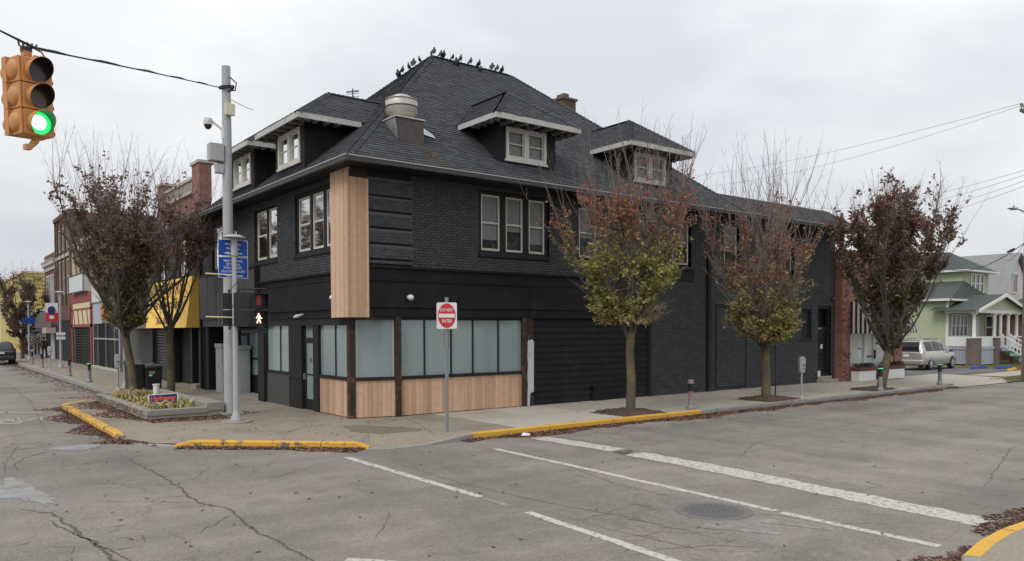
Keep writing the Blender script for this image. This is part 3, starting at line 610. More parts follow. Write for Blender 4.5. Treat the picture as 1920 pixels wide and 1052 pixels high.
bricks(FR, 1.72, 11.36, 4.26, 6.82, right_ops + sp_r, rb, m); bricks(FR, 11.36, 23.42, SW, 6.82, right_ops + sp_r + [(12.55, 13.7, 4.27, 4.66), (14.97, 16.93, .22, 3.42), (21.9, 23.3, 0, .46)], rb, m)
bricks(FR, 15.07, 16.83, .30, 3.33, [], rb, m, -0.0)
o = m.build('brickwork', 'dark_brick', bld, kind='stuff', recalc=False)
m = MB(); bricks(FL, .9, 21.9, 4.14, 6.82, left_ops + [(7.0, 13.4, 0, 4.62), (13.45, 13.66, 0, 9), (13.6, 22, 0, 4.9)], rb, m); m.build('brickwork', 'dark_brick', bld, kind='stuff', recalc=False)
# rusticated corner blocks on the side street face
for z0, z1 in ((4.30, 4.38), (4.445, 4.80), (4.865, 5.22), (5.285, 5.66), (5.725, 6.07), (6.135, 6.58)):
    m = MB(); bricks(FR, 0.30, 1.70, z0 + .005, z1, [], rb, m, 0.06); FR.box(m, 0.30, 1.70, -.02, .059, z0, z1); m.build('quoin_block', 'dark_brick', bld)

def sash(fr, a0, a1, z0, z1, parent, n=-0.07, curtain=0.55, seed=0, fw=0.055, wide=None, warm=False):
    """double hung window: frame with two panes, blind and dark room behind"""
    zm = (z0 + z1) / 2 + 0.0; m = MB(); fr.ring(m, a0, a1, n - .05, n, z0, z1, fw, fw * 1.25); fr.box(m, a0 + fw, a1 - fw, n - .045, n - .005, zm - .028, zm + .028)
    w_ = m.build('window', 'window_paint', parent)
    for q0, q1, k in ((zm + .028, z1 - fw, .030), (z0 + fw * 1.25, zm - .028, .018)):
        m = MB(); fr.quad(m, a0 + fw, a1 - fw, n - k, q0, q1); m.build('pane', 'glass', w_, recalc=False)
    rnd = random.Random(seed); m = MB(); zc = z1 - (z1 - z0) * curtain; nn = 14
    for i in range(nn):
        x0, x1 = a0 + .02 + (a1 - a0 - .04) * i / nn, a0 + .02 + (a1 - a0 - .04) * (i + 1) / nn; d0, d1 = .075 + .012 * math.sin(i * 1.9), .075 + .012 * math.sin((i + 1) * 1.9)
        m.quad(fr.p(x0, n - d0, zc), fr.p(x1, n - d1, zc), fr.p(x1, n - d1, z1), fr.p(x0, n - d0, z1))
    m.build('curtain', 'curtain_warm' if warm else 'curtain', w_, recalc=False)
    m = MB(); fr.quad(m, a0, a1, n - .105, z0, z1); m.build('blind', 'sheer', w_, recalc=False)
    m = MB(); fr.box(m, a0 - .05, a1 + .05, n - 1.2, n - .11, z0 - .05, z1 + .05); m.f = [f for i, f in enumerate(m.f) if i != 4]; m.c = m.c[:5]; m.mi = m.mi[:5]; m.build('dark_room', 'interior', w_, recalc=False)
    return w_
k = 0
for (a0, a1), cu, wm_ in zip(right_w, (.80, .62, .82), (0, 1, 0)): sash(FR, a0, a1, ZW0, ZW1, bld, curtain=cu, seed=k); k += 1
for a0, a1 in ((8.0, 8.78), (12.6, 13.46), (15.58, 16.36), (19.3, 20.1)): sash(FR, a0, a1, 4.87, 6.48, bld, curtain=.6, seed=k); k += 1
for a0, a1, cu in ((1.20, 1.86, .5), (2.04, 2.80, .5), (2.98, 3.84, .5), (5.55, 6.30, .55), (6.48, 7.38, .5), (11.05, 12.05, .4), (15.6, 16.8, .8), (19.1, 20.2, .6)): sash(FL, a0, a1, 4.87, 6.46, bld, curtain=cu, seed=k); k += 1
def bxp(name, mm, fr, *a):
    m = MB(); fr.box(m, *a); return m.build(name, mm, bld)
for fr, grp in ((FR, [(3.98, 4.10), (4.79, 5.01), (5.67, 5.90), (6.54, 6.68)]), (FL, [(1.12, 1.20), (1.86, 2.04), (2.80, 2.98), (3.84, 3.98), (5.45, 5.55), (6.30, 6.48), (7.38, 7.5), (10.9, 11.05), (12.05, 12.2)])):
    for a0, a1 in grp: bxp('window_post', 'black_frame', fr, a0, a1, -.15, -.05, 4.80, 6.60 if fr is FR else 6.5)
for a0, a1 in ((3.98, 6.68),): bxp('window_head', 'black_frame', FR, a0, a1, -.15, -.052, 6.52, 6.60); bxp('window_head', 'black_frame', FR, a0, a1, -.15, -.052, 4.80, 4.87)
for a0, a1 in ((1.12, 3.98), (5.45, 7.5), (10.9, 12.2)): bxp('window_head', 'black_frame', FL, a0, a1, -.15, -.052, 6.46, 6.56); bxp('window_head', 'black_frame', FL, a0, a1, -.15, -.052, 4.80, 4.87)
for fr, a0, a1, z in ((FR, 3.96, 6.70, 4.80), (FR, 7.92, 8.88, 4.80), (FR, 12.47, 13.58, 4.80), (FR, 15.47, 16.48, 4.8), (FL, .97, 4.02, 4.80), (FL, 5.4, 7.55, 4.80), (FL, 10.85, 12.25, 4.8)):
    m = MB(); fr.box(m, a0, a1, -.14, .06, z - .13, z); m.build('sill', 'dark_wall', bld, bevel=.01)
m = MB(); FR.ring(m, 12.55, 13.70, -.01, .014, 4.27, 4.66, .035); FR.ring(m, 14.97, 16.93, -.01, .02, .22, 3.42, .08); m.build('outline_moulding', 'dark_wall', bld)
# painted board bands over the shop fronts
for fr, a0, a1, n0, n1, z0, z1 in ((FR, .30, 11.38, -.02, .10, 4.19, 4.255), (FR, .30, 11.38, -.02, .030, 3.86, 4.19), (FR, .30, 5.85, -.02, .060, 3.13, 3.845), (FR, 5.87, 11.38, -.02, .055, 3.13, 3.845), (FR, .30, 5.85, -.02, .025, 2.88, 3.115), (FR, 5.87, 11.38, -.02, .035, 2.88, 3.115), (FR, .30, 5.85, -.02, .09, 3.845, 3.862),
                              (FL, .90, 6.95, -.02, .10, 4.07, 4.14), (FL, .90, 6.95, -.02, .03, 3.87, 4.07), (FL, .90, 6.95, -.02, .06, 3.13, 3.855), (FL, .90, 6.95, -.02, .085, 3.09, 3.13), (FL, .90, 6.95, -.02, .03, 2.86, 3.09)):
    m = MB(); fr.box(m, a0, a1, n0, n1, z0, z1); m.build('fascia_board', 'black_board', bld, bevel=.006)
# new timber boards wrapped round the upper corner
WD = [(0.55, 0.36, 0.243), (0.515, 0.33, 0.218), (0.585, 0.395, 0.278), (0.48, 0.295, 0.185)]
rw = random.Random(31)
def boards(fr, a0, a1, n0, n1, z0, z1, pitch, z1b=None, name='board', cols=WD):
    n = max(1, round((a1 - a0) / pitch)); p = (a1 - a0) / n
    for i in range(n):
        m = MB(); g_ = .0025; dz = rw.uniform(-.006, .006); off = rw.uniform(-.003, .004)
        fr.box(m, a0 + i * p + g_, a0 + (i + 1) * p - g_, n0, n1 + off, z0 + dz * .3, z1, jit(rw.choice(cols), rw, .1)); m.build(name, 'wood_board', bld)
m = MB(); FR.box(m, -.24, .31, .0, .125, 2.88, 6.76); FL.box(m, -.11, .93, .0, .225, 2.88, 6.76); m.build('corner_backing', 'rotten_wood', bld)
boards(FR, -.265, .33, .126, .15, 2.86, 6.50, .072); boards(FL, -.148, .94, .226, .25, 2.86, 6.76, .105)
# shop fronts
def shop(fr, a0, a1, mull, z0=1.25, z1=2.80, n=-.08, edge=None, bottom='wood', label=None):
    edges = [a0] + mull + [a1]
    for i in range(len(edges) - 1):
        m = MB(); fr.quad(m, edges[i], edges[i + 1], n - .03, z0, z1); m.build('shop_pane', 'shop_film', bld, recalc=False)
    for e in mull: bxp('mullion', 'black_frame', fr, e - .022, e + .022, n - .05, n, z0, z1)
    bxp('shop_head', 'black_frame', fr, a0, a1, n - .06, n + .01, z1, z1 + .08); bxp('shop_sill', 'black_frame', fr, a0, a1, n - .06, n + .05, z0 - .09, z0)
    if bottom == 'wood':
        m = MB(); fr.box(m, a0, a1, n - .12, n - .06, SW, z0 - .09); m.build('stall_riser', 'rotten_wood', bld)
        boards(fr, a0, a1, n - .059, n - .03 + .04, SW + .02, z0 - .095, .125)
shop(FR, 1.36, 5.62, [2.16, 3.05, 3.81, 4.74]); shop(FC, .10, CW - .06, [], n=-.06)
for a0, a1 in ((.10, .24), (CW - .14, CW - .06)):
    m = MB(); FC.quad(m, a0, a1, -.088, 1.25, 2.8); m.build('film_edge', 'shop_film_edge', bld, recalc=False)
shop(FL, .50, 2.44, [1.42]); shop(FL, 4.66, 6.62, [5.5], z0=1.22, bottom=None)
m = MB(); FL.box(m, 4.66, 6.62, -.14, -.05, SW, 1.13); m.build('stall_riser', 'charcoal_panel', bld)
for fr, a0, a1, n0, n1 in ((FL, .32, .50, -.16, .02), (FR, 1.20, 1.36, -.16, .03)):
    m = MB(); fr.box(m, a0, a1, n0, n1, SW, 2.88); m.build('post', 'rotten_wood', bld, bevel=.012)
m = MB(); FR.box(m, 5.62, 5.76, -.16, .03, SW, 2.88); m.build('post', 'rotten_wood', bld, bevel=.01)
m = MB(); pts = [(5.77, .17), (5.86, .17), (5.88, .55), (6.02, .60), (6.03, 2.15), (5.95, 2.22), (5.90, 2.16), (5.84, 2.2), (5.80, 2.1), (5.80, 1.9), (5.78, 1.7), (5.81, 1.4), (5.78, 1.1), (5.80, .8)]
m.prism([FR.p(a, .0, z) for a, z in pts], (0, -.035, 0)); m.build('bare_strip', 'bare_plaster', bld)
m = MB(); FR.box(m, 5.76, 6.04, -.16, -.001, SW, 2.88); m.build('post', 'rotten_wood', bld)
m = MB()   # room behind the shop glass and upper recess closures
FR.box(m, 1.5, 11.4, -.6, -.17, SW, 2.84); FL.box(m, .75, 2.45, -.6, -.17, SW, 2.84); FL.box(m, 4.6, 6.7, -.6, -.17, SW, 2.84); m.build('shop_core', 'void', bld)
m = MB(); m.box(0.02, 1.30, 0.02, 0.9, 2.81, 2.87); m.box(.02, 1.3, .02, .5, 2.885, 2.9); m.build('corner_soffit', 'rotten_wood', bld)
# black horizontal siding where the garage opening was
z = SW + .02; i = 0
while z < 2.86:
    h = min(.205, 2.87 - z)
    m = MB(); m.hexa((FR.p(6.06, -.07, z), FR.p(11.30, -.07, z), FR.p(11.30, -.03, z), FR.p(6.06, -.03, z), FR.p(6.06, -.07, z + h + .01), FR.p(11.30, -.07, z + h + .01), FR.p(11.30, -.055, z + h + .01), FR.p(6.06, -.055, z + h + .01))); m.build('siding_board', 'black_board', bld)
    z += .205
m = MB(); FR.box(m, 11.30, 11.42, -.1, .02, SW, 2.87); m.build('post', 'dark_wall', bld); m = MB(); FR.box(m, 8.55, 9.35, -.03, .06, SW + .02, .62); FR.box(m, 8.5, 9.4, -.03, .09, .60, .66); m.build('vent_box', 'black_board', bld)
# main street shop door with transom
for a0, a1 in ((2.44, 2.82), (3.66, 4.66)):
    m = MB(); FL.box(m, a0, a1, -.2, -.02, SW, 2.88); FL.box(m, a0 + .06, a1 - .06, -.02, .005, 1.05, 1.13); m.build('pilaster', 'black_frame', bld, bevel=.01)
d = MB(); FL.ring(d, 2.84, 3.64, -.17, -.12, SW + .04, 2.24, .09, .28); FL.box(d, 2.93, 3.55, -.16, -.125, 1.18, 1.22); door = d.build('door', 'black_frame', bld)
m = MB(); FL.quad(m, 2.93, 3.55, -.145, SW + .32, 2.15); m.build('pane', 'shop_film', door, recalc=False)
m = MB(); FL.box(m, 3.58, 3.62, -.12, -.06, 1.05, 1.22); m.build('handle', 'galv', door)
m = MB(); FL.ring(m, 2.82, 3.66, -.19, -.11, 2.24, 2.88, .06); m.build('transom_frame', 'black_frame', bld); m = MB(); FL.quad(m, 2.88, 3.60, -.15, 2.30, 2.82); m.build('shop_pane', 'shop_film', bld, recalc=False)
lettering('23', door, 'black_plastic', FL.p(3.22, -.14, 1.62), (0, -1, 0), (0, 0, 1), .16)
m = MB(); FL.box(m, 6.62, 6.98, -.2, .05, SW, 2.9); FL.box(m, 6.98, 7.28, -.6, .02, SW, 2.9); m.build('pilaster', 'black_frame', bld, bevel=.01)
# recessed entrance
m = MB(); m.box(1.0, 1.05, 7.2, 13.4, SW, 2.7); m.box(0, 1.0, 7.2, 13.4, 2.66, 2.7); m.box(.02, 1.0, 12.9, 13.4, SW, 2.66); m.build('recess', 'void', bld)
m = MB(); m.box(0.0, 1.0, 7.3, 12.9, SW - .02, SW + .012); m.build('recess_floor', 'concrete_grey', bld)
FP = Frame((.99, 0, 0), (0, 1, 0), (-1, 0, 0))
d = MB(); FP.ring(d, 10.98, 12.05, 0, .06, SW + .02, 2.45, .14, .12); door = d.build('door', 'black_frame', bld); m = MB(); FP.quad(m, 11.12, 11.91, .02, SW + .14, 2.31); m.build('pane', 'shop_film', door, recalc=False); m = MB(); FP.box(m, 11.02, 11.08, .06, .11, 1.0, 1.4); m.build('handle', 'black_plastic', door)
m = MB(); FP.ring(m, 9.3, 10.98, 0, .06, .78, 2.6, .07); FP.box(m, 9.37, 10.91, .0, .05, 1.42, 1.49); m.build('shop_frame', 'black_frame', bld)
for z0, z1 in ((.85, 1.42), (1.49, 2.53)):
    m = MB(); FP.quad(m, 9.37, 10.91, .02, z0, z1); m.build('shop_pane', 'shop_film', bld, recalc=False)
for i in range(5):
    m = MB(); FP.box(m, 9.3, 10.96, .0, .03, SW + .02 + i * .125, SW + .135 + i * .125); m.build('siding_board', 'black_board', bld)
# charcoal sign panel over the recess
m = MB(); FL.box(m, 7.05, 13.35, .02, .16, 2.95, 4.60); sp_ = m.build('sign_panel', 'charcoal_panel', bld)
for i in range(1, 6):
    m = MB(); FL.box(m, 7.05 + i * 1.05 - .006, 7.05 + i * 1.05 + .006, .16, .166, 2.95, 4.60); m.build('panel_seam', 'black_frame', sp_)
m = MB(); FL.box(m, 7.0, 13.4, .0, .20, 4.60, 4.66); FL.box(m, 6.98, 7.06, .0, .19, 2.95, 4.60); m.build('panel_trim', 'black_frame', bld); m = MB(); FL.box(m, 7.05, 13.35, -.02, .06, 2.66, 2.95); m.build('fascia_board', 'charcoal_panel', bld)
# downspouts
m = MB(); m.tube([FL.p(13.55, .06, 6.7), FL.p(13.55, .07, .2)], .055, 10); m.build('downspout', 'black_frame', bld); m = MB(); m.tube([FR.p(14.51, .07, 6.75), FR.p(14.51, .07, .2)], .065, 10); m.build('downspout', 'black_frame', bld)
# black shop front under the yellow awning
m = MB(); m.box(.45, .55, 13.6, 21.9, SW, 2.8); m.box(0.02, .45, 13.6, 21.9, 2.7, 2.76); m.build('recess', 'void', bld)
for a0, a1, n0, n1 in ((13.35, 13.75, -.3, .02), (14.3, 14.55, -.4, -.1), (15.0, 15.25, -.3, .03), (18.3, 18.5, -.3, .03), (21.7, 21.9, -.3, .03)):
    m = MB(); FL.box(m, a0, a1, n0, n1, SW, 2.66); m.build('pilaster', 'black_frame', bld)
m = MB(); FL.box(m, 13.9, 14.6, -.1, .2, SW, SW + .18); m.build('step', 'stone_step', bld)
i = 0
for k in range(19):
    m = MB(); FL.box(m, 18.5, 21.7, -.2, -.16, SW + .02 + k * .133, SW + .118 + k * .133); m.build('shutter_slat', 'dark_grey_plastic', bld)
# side door, step and small window at the far end
m = MB(); FR.box(m, 20.83, 21.52, -.16, -.10, 2.10, 3.32); m.build('window_board', 'black_frame', bld); m = MB(); FR.ring(m, 20.80, 21.55, -.12, -.03, 2.08, 3.34, .06); FR.box(m, 20.86, 21.49, -.10, -.05, 2.68, 2.74); FR.box(m, 20.76, 21.6, -.1, .06, 2.0, 2.08); m.build('window_surround', 'dark_wall', bld)
d = MB(); FR.box(d, 22.18, 23.02, -.24, -.20, .45, 2.42); door = d.build('door', 'black_frame', bld)
for z0, z1 in ((.6, 1.15), (1.3, 1.85), (1.95, 2.3)):
    m = MB(); FR.ring(m, 22.30, 22.90, -.20, -.19, z0, z1, .035); m.build('door_panel', 'black_board', door)
m = MB(); FR.box(m, 22.62, 22.78, -.20, -.188, 1.62, 1.82); m.build('notice', 'sign_white', door)
m = MB(); FR.ring(m, 22.08, 23.12, -.24, -.05, .42, 3.46, .09); FR.box(m, 22.1, 23.1, -.24, -.16, 2.42, 2.60); m.build('door_frame', 'black_frame', bld); m = MB(); FR.quad(m, 22.18, 23.02, -.2, 2.60, 3.37); m.build('pane', 'glass', bld, recalc=False); m = MB(); FR.quad(m, 22.1, 23.1, -.26, .42, 3.46); m.build('dark_room', 'void', bld, recalc=False)
m = MB(); FR.box(m, 22.2, 22.7, -.16, -.15, 2.46, 2.57); pl = m.build('number_plate', 'charcoal_panel', bld); lettering('2216', pl, 'sign_white', FR.p(22.45, -.145, 2.515), (1, 0, 0), (0, 0, 1), .12)
m = MB(); FR.box(m, 22.0, 23.2, -.2, .35, SW, SW + .14); m.build('step', 'stone_step', bld, bevel=.012); m = MB(); FR.box(m, 22.08, 23.12, -.25, .08, SW + .14, .42); m.build('step', 'stone_step', bld, bevel=.012); m = MB(); FR.box(m, 22.08, 22.24, -.02, .04, .42, .66); m.build('step', 'sign_white', bld)
def barn_lamp(fr, a, z, name='security_lamp'):
    m = MB(); m.tube([fr.p(a, .0, z), fr.p(a, .12, z + .05), fr.p(a, .2, z)], .02, 8); m.tube([fr.p(a, .2, z + .02), fr.p(a, .22, z - .05), fr.p(a, .25, z - .12)], [.05, .08, .12], 14); return m.build(name, 'black_plastic', bld, smooth=True)
barn_lamp(FR, 22.9, 3.85)
def bulb_lamp(p, d, r):
    m = MB(); p = Vector(p); d = Vector(d); m.tube([p, p + d * .05, p + d * .1, p + d * .16, p + d * .2], [r * .5, r * .8, r, r * .8, r * .25], 14); return m.build('security_lamp', 'lamp_shell', bld, smooth=True)
bulb_lamp(FR.p(1.55, .06, 3.42), (0.25, -1, -.1), .085); bulb_lamp(FL.p(.98, .10, 3.40), (-1, -.3, 0), .075); bulb_lamp(FL.p(3.5, .04, 2.97), (-1, .5, -.3), .05); bulb_lamp(FL.p(3.3, .04, 2.99), (-1, -.6, -.2), .04)

# ---------------------------------------------------------------- roof
E0, X1, Y1 = (-.60, -.85), 16.0, 12.15
Ax, Ay = 5.9, 5.65; RZ = EAVE + PIT * 6.5; Bx = 9.5
roof = MB()
c0, c1, c2, c3 = (-.60, -.85, EAVE), (X1, -.85, EAVE), (X1, Y1, EAVE), (-.60, Y1, EAVE); A = (Ax, Ay, RZ); B = (Bx, Ay, RZ)
roof.poly((c0, c1, B, A)); roof.poly((c1, c2, B)); roof.poly((c2, c3, A, B)); roof.poly((c3, c0, A))
# lower wings: side street wing and main street wing
W1 = [(14.0, -.82, EAVE - .004), (24.3, -.82, EAVE - .004), (23.4, .48, 7.78), (14.0, .48, 7.78)]; roof.poly(W1); roof.poly([(24.3, -.82, EAVE - .004), (24.3, 10, EAVE - .004), (23.4, 10, 7.78), (23.4, .48, 7.78)]); roof.poly([(14, .48, 7.78), (23.4, .48, 7.78), (23.4, 10, 7.78), (14, 10, 7.78)])
W2 = [(-.58, 10.5, EAVE - .004), (-.58, 22.2, EAVE - .004), (.5, 22.2, 7.55), (.5, 10.5, 7.55)]; roof.poly(W2); roof.poly([(.5, 10.5, 7.55), (.5, 22.2, 7.55), (9, 22.2, 7.55), (9, 10.5, 7.55)])
roof = roof.build('roof', 'roof_sheet', bld, recalc=False)
rsh = random.Random(44)
def shingles(m, poly, along, skip=None, ex=.135, tw=.26):
    """overlapping shingle tabs on a planar polygon; along = horizontal direction of the courses"""
    P = [Vector(p) for p in poly]; al = Vector(along).normalized(); n = (P[1] - P[0]).cross(P[-1] - P[0]).normalized()
    if n.z < 0: n = -n
    up = n.cross(al); up = up if up.z > 0 else -up
    o = P[0]; q = [((p - o).dot(al), (p - o).dot(up)) for p in P]
    v = min(b for _, b in q); vmax = max(b for _, b in q); row = 0
    while v < vmax - .02:
        vm_ = v + ex * .5; xs = []
        for (a, b), (c, d_) in zip(q, q[1:] + q[:1]):
            if (b - vm_) * (d_ - vm_) < 0: xs.append(a + (c - a) * (vm_ - b) / (d_ - b))
        xs.sort()
        for s0, s1 in zip(xs[::2], xs[1::2]):
            u = s0 - rsh.uniform(0, tw)
            while u < s1:
                wdt = tw * rsh.uniform(.7, 1.3); u0, u1 = max(u, s0), min(u + wdt, s1)
                if u1 - u0 > .02:
                    cpt = o + al * ((u0 + u1) / 2) + up * vm_
                    if not (skip and skip(cpt)):
                        k = rsh.uniform(.74, 1.26); cc = (.050 * k, .0535 * k, .060 * k); lo = v - .012 + rsh.uniform(-.006, .006); hi = v + ex + .02; h = .024 + rsh.uniform(-.003, .006); e = .006
                        if -.85 < cpt.y < .05 and 1.75 + noise.noise(cpt * 2) * .3 < cpt.x + cpt.y * .55 < 2.15 + noise.noise(cpt * 3) * .3: cc = (.062 * k, .050 * k, .033 * k)
                        p = [o + al * (u0 + e) + up * lo + n * h, o + al * (u1 - e) + up * lo + n * h, o + al * (u1 - e) + up * hi + n * .006, o + al * (u0 + e) + up * hi + n * .006, o + al * (u0 + e) + up * lo, o + al * (u1 - e) + up * lo]
                        m.add(p, ((0, 1, 2, 3), (4, 5, 1, 0), (4, 0, 3), (5, 2, 1)), cc)
                u += wdt
        v += ex; row += 1
DR = [(4.07, 7.32), (9.57, 12.82)]; DLf = [(1.95, 5.25), (6.0, 9.3)]
def skipR(p): return any(a0 + .55 < p.x < a1 - .55 and -.12 < p.y < 1.2 for a0, a1 in DR)
def skipL(p): return any(a0 + .55 < p.y < a1 - .55 and -.2 < p.x < 1.0 for a0, a1 in DLf)
m = MB(); shingles(m, (c0, c1, B, A), (1, 0, 0), skipR); shingles(m, (c3, c0, A), (0, 1, 0), skipL); shingles(m, (c1, c2, B), (0, 1, 0)); shingles(m, W1, (1, 0, 0)); shingles(m, W2, (0, 1, 0))
m.build('shingles', 'shingle', roof, kind='stuff', recalc=False)
def caps(m, p0, p1, nrm=(0, 0, 1), step=.16, wd=.26):
    p0, p1 = Vector(p0), Vector(p1); t = (p1 - p0); L = t.length; t.normalize(); s_ = t.cross(Vector((0, 0, 1))).normalized(); u = s_.cross(t)
    for i in range(int(L / step)):
        a = p0 + t * i * step; b = a + t * (step + .05); k = rsh.uniform(.7, 1.3); cc = (.05 * k, .054 * k, .063 * k); dr = wd * .5
        for sg in (-1, 1):
            m.add([a + u * .055, a + s_ * sg * dr + u * (.055 - dr * .55), b + s_ * sg * dr + u * (.03 - dr * .55), b + u * .03], ((0, 1, 2, 3),), cc)
m = MB(); caps(m, c0, A); caps(m, c1, B); caps(m, c3, A); caps(m, A, B); caps(m, W1[1], W1[2]); m.build('hip_caps', 'shingle', roof, kind='stuff', recalc=False)
# eaves: soffit, dark gutter with pale lip
def eave(p0, p1, outn, parent=bld):
    """gutter along an eave line from p0 to p1; outn horizontal outward normal"""
    p0, p1, n = Vector(p0), Vector(p1), Vector(outn); m = MB(); z = Vector((0, 0, 1))
    def bx(n0, n1, z0, z1):
        m.hexa([tuple(q) for q in (p0 + n * n0 + z * z0, p1 + n * n0 + z * z0, p1 + n * n1 + z * z0, p0 + n * n1 + z * z0, p0 + n * n0 + z * z1, p1 + n * n0 + z * z1, p1 + n * n1 + z * z1, p0 + n * n1 + z * z1)])
    bx(-.02, .10, -.12, -.005); g_ = m.build('gutter', 'gutter_dark', parent); m = MB(); bx(.06, .115, -.006, .022); m.build('gutter_lip', 'gutter_lip', g_)
eave((-.60, -.85, EAVE), (24.3, -.85, EAVE), (0, -1, 0)); eave((-.60, -.96, EAVE), (-.60, 22.2, EAVE), (-1, 0, 0))
m = MB(); m.quad((-.6, -.85, 6.745), (24.2, -.85, 6.745), (24.2, .0, 6.745), (-.6, .0, 6.745)); m.quad((-.6, 0, 6.745), (0, 0, 6.745), (0, 22.2, 6.745), (-.6, 22.2, 6.745)); m.build('soffit', 'black_board', bld, recalc=False)

def dormer(fr, a0, a1, wa0, wa1, zb, ze, zr, nw, ne, ops):
    """hipped dormer: eave rectangle a0..a1, wall wa0..wa1 at outward distance nw, eave line at outward distance ne"""
    back = lambda z: (.85 if fr is FR else .60) - (z - EAVE) / PIT      # outward coordinate where the main roof reaches height z
    d_ = MB(); fr.wall(d_, wa0, wa1, zb - .25, ze + .02, [ops], nw, .12)
    for a in (wa0, wa1): d_.poly([fr.p(a, nw, back and EAVE + ((.85 if fr is FR else .60) - nw) * PIT - .1), fr.p(a, nw, ze + .02), fr.p(a, back(ze + .02), ze + .02)])
    dm = d_.build('dormer', 'black_board', bld, recalc=False)
    m = MB(); am, hw = (a0 + a1) / 2, (a1 - a0) / 2; na = ne - hw * 1.0; top = [fr.p(a0, ne, ze + .12), fr.p(a1, ne, ze + .12), fr.p(am, na, zr)]
    bk = back(zr) - .15; rl = [fr.p(a0, ne, ze + .12), fr.p(am, na, zr), fr.p(am, bk, zr), fr.p(a0, back(ze + .12) - .1, ze + .12)]; rr_ = [fr.p(a1, ne, ze + .12), fr.p(am, na, zr), fr.p(am, bk, zr), fr.p(a1, back(ze + .12) - .1, ze + .12)]
    m.poly(top); m.poly(rl); m.poly(rr_); rf = m.build('dormer_roof', 'roof_sheet', dm, recalc=False)
    m = MB(); shingles(m, top, tuple(fr.a)); rl2 = [rl[0], rl[3], rl[2], rl[1]]; rr2 = [rr_[0], rr_[3], rr_[2], rr_[1]]; shingles(m, rl2, tuple(fr.n)); shingles(m, rr2, tuple(fr.n)); caps(m, top[0], top[2]); caps(m, top[1], top[2]); caps(m, top[2], fr.p(am, bk, zr)); m.build('shingles', 'shingle', dm, kind='stuff', recalc=False)
    m = MB(); fr.box(m, a0 - .02, a1 + .02, ne - .03, ne + .02, ze - .03, ze + .125); m.build('fascia', 'trim_paint', dm)
    for s_, a in ((-1, a0), (1, a1)):
        m = MB(); fr.box(m, a - .02, a + .02, back(ze) , ne - .031, ze - .03, ze + .122); m.build('fascia', 'trim_paint', dm)
    m = MB(); fr.box(m, a0 + .02, a1 - .02, back(ze) - .1, ne - .03, ze + .02, ze + .05); m.build('soffit', 'dark_wall', dm)
    n = 7
    for i in range(n):
        m = MB(); a = a0 + .12 + (a1 - a0 - .24) * i / (n - 1); fr.box(m, a - .035, a + .035, nw, ne - .02, ze - .07, ze + .02); m.build('rafter_tail', 'rafter', dm)
    for i in range(4):
        for a in (a0, a1):
            m = MB(); nn = ne - .25 - i * .33; s_ = .3 if a == a0 else -.3; fr.box(m, min(a + s_ * .05, a + s_), max(a + s_ * .05, a + s_), nn - .035, nn + .035, ze - .07, ze + .019); m.build('rafter_tail', 'rafter', dm)
    # pair of sashes in a broad pale frame
    o0, o1, q0, q1 = ops; m = MB(); F = .10; md = (o0 + o1) / 2
    fr.ring(m, o0, o1, nw - .04, nw + .03, q0, q1, F, F * 1.1); fr.box(m, md - .09, md + .09, nw - .04, nw + .028, q0 + F, q1 - F); fr.box(m, o0 - .04, o1 + .04, nw - .02, nw + .06, q0 - .05, q0 + .015); m.build('dormer_frame', 'window_paint', dm)
    return dm, (nw, o0 + F, md - .09, md + .09, o1 - F, q0 + F * 1.1, q1 - F)
for fr, a0, a1, wa0, wa1, zb, ze, zr, nw, ne, ops in ((FR, 4.07, 7.32, 4.55, 6.82, 7.45, 8.62, 9.95, .14, .76, (4.88, 6.44, 7.60, 8.58)), (FR, 9.57, 12.82, 10.05, 12.32, 7.45, 8.62, 9.95, .14, .76, (10.38, 11.96, 7.60, 8.58)),
                                                     (FL, 1.95, 5.25, 2.52, 4.70, 7.2, 8.42, 9.72, .30, .72, (2.80, 4.46, 7.38, 8.38)), (FL, 6.0, 9.3, 6.6, 8.8, 7.2, 8.42, 9.72, .30, .72, (6.90, 8.56, 7.38, 8.38))):
    dm, (nw, p0, p1, p2, p3, z0, z1) = dormer(fr, a0, a1, wa0, wa1, zb, ze, zr, nw, ne, ops)
    for s0, s1 in ((p0, p1), (p2, p3)):
        m = MB(); fr.ring(m, s0, s1, nw - .06, nw - .02, z0, z1, .035); fr.box(m, s0 + .035, s1 - .035, nw - .055, nw - .025, (z0 + z1) / 2 - .02, (z0 + z1) / 2 + .02); m.build('sash', 'window_paint', dm)
        m = MB(); fr.quad(m, s0, s1, nw - .045, z0, z1); m.build('pane', 'glass', dm, recalc=False); m = MB(); fr.quad(m, s0, s1, nw - .10, z0, z1); m.build('curtain', 'curtain', dm, recalc=False)
# chimney
m = MB(); m.box(12.55, 13.3, 6.0, 6.75, 9.0, 12.2); ch = m.build('chimney', 'brick_brown', roof); m = MB(); m.box(12.49, 13.36, 5.94, 6.81, 12.2, 12.29); m.build('chimney_cap', 'chimney_cap', ch); m = MB(); m.box(12.75, 13.05, 6.15, 6.6, 12.29, 12.5); m.build('flue', 'chimney_cap', ch)
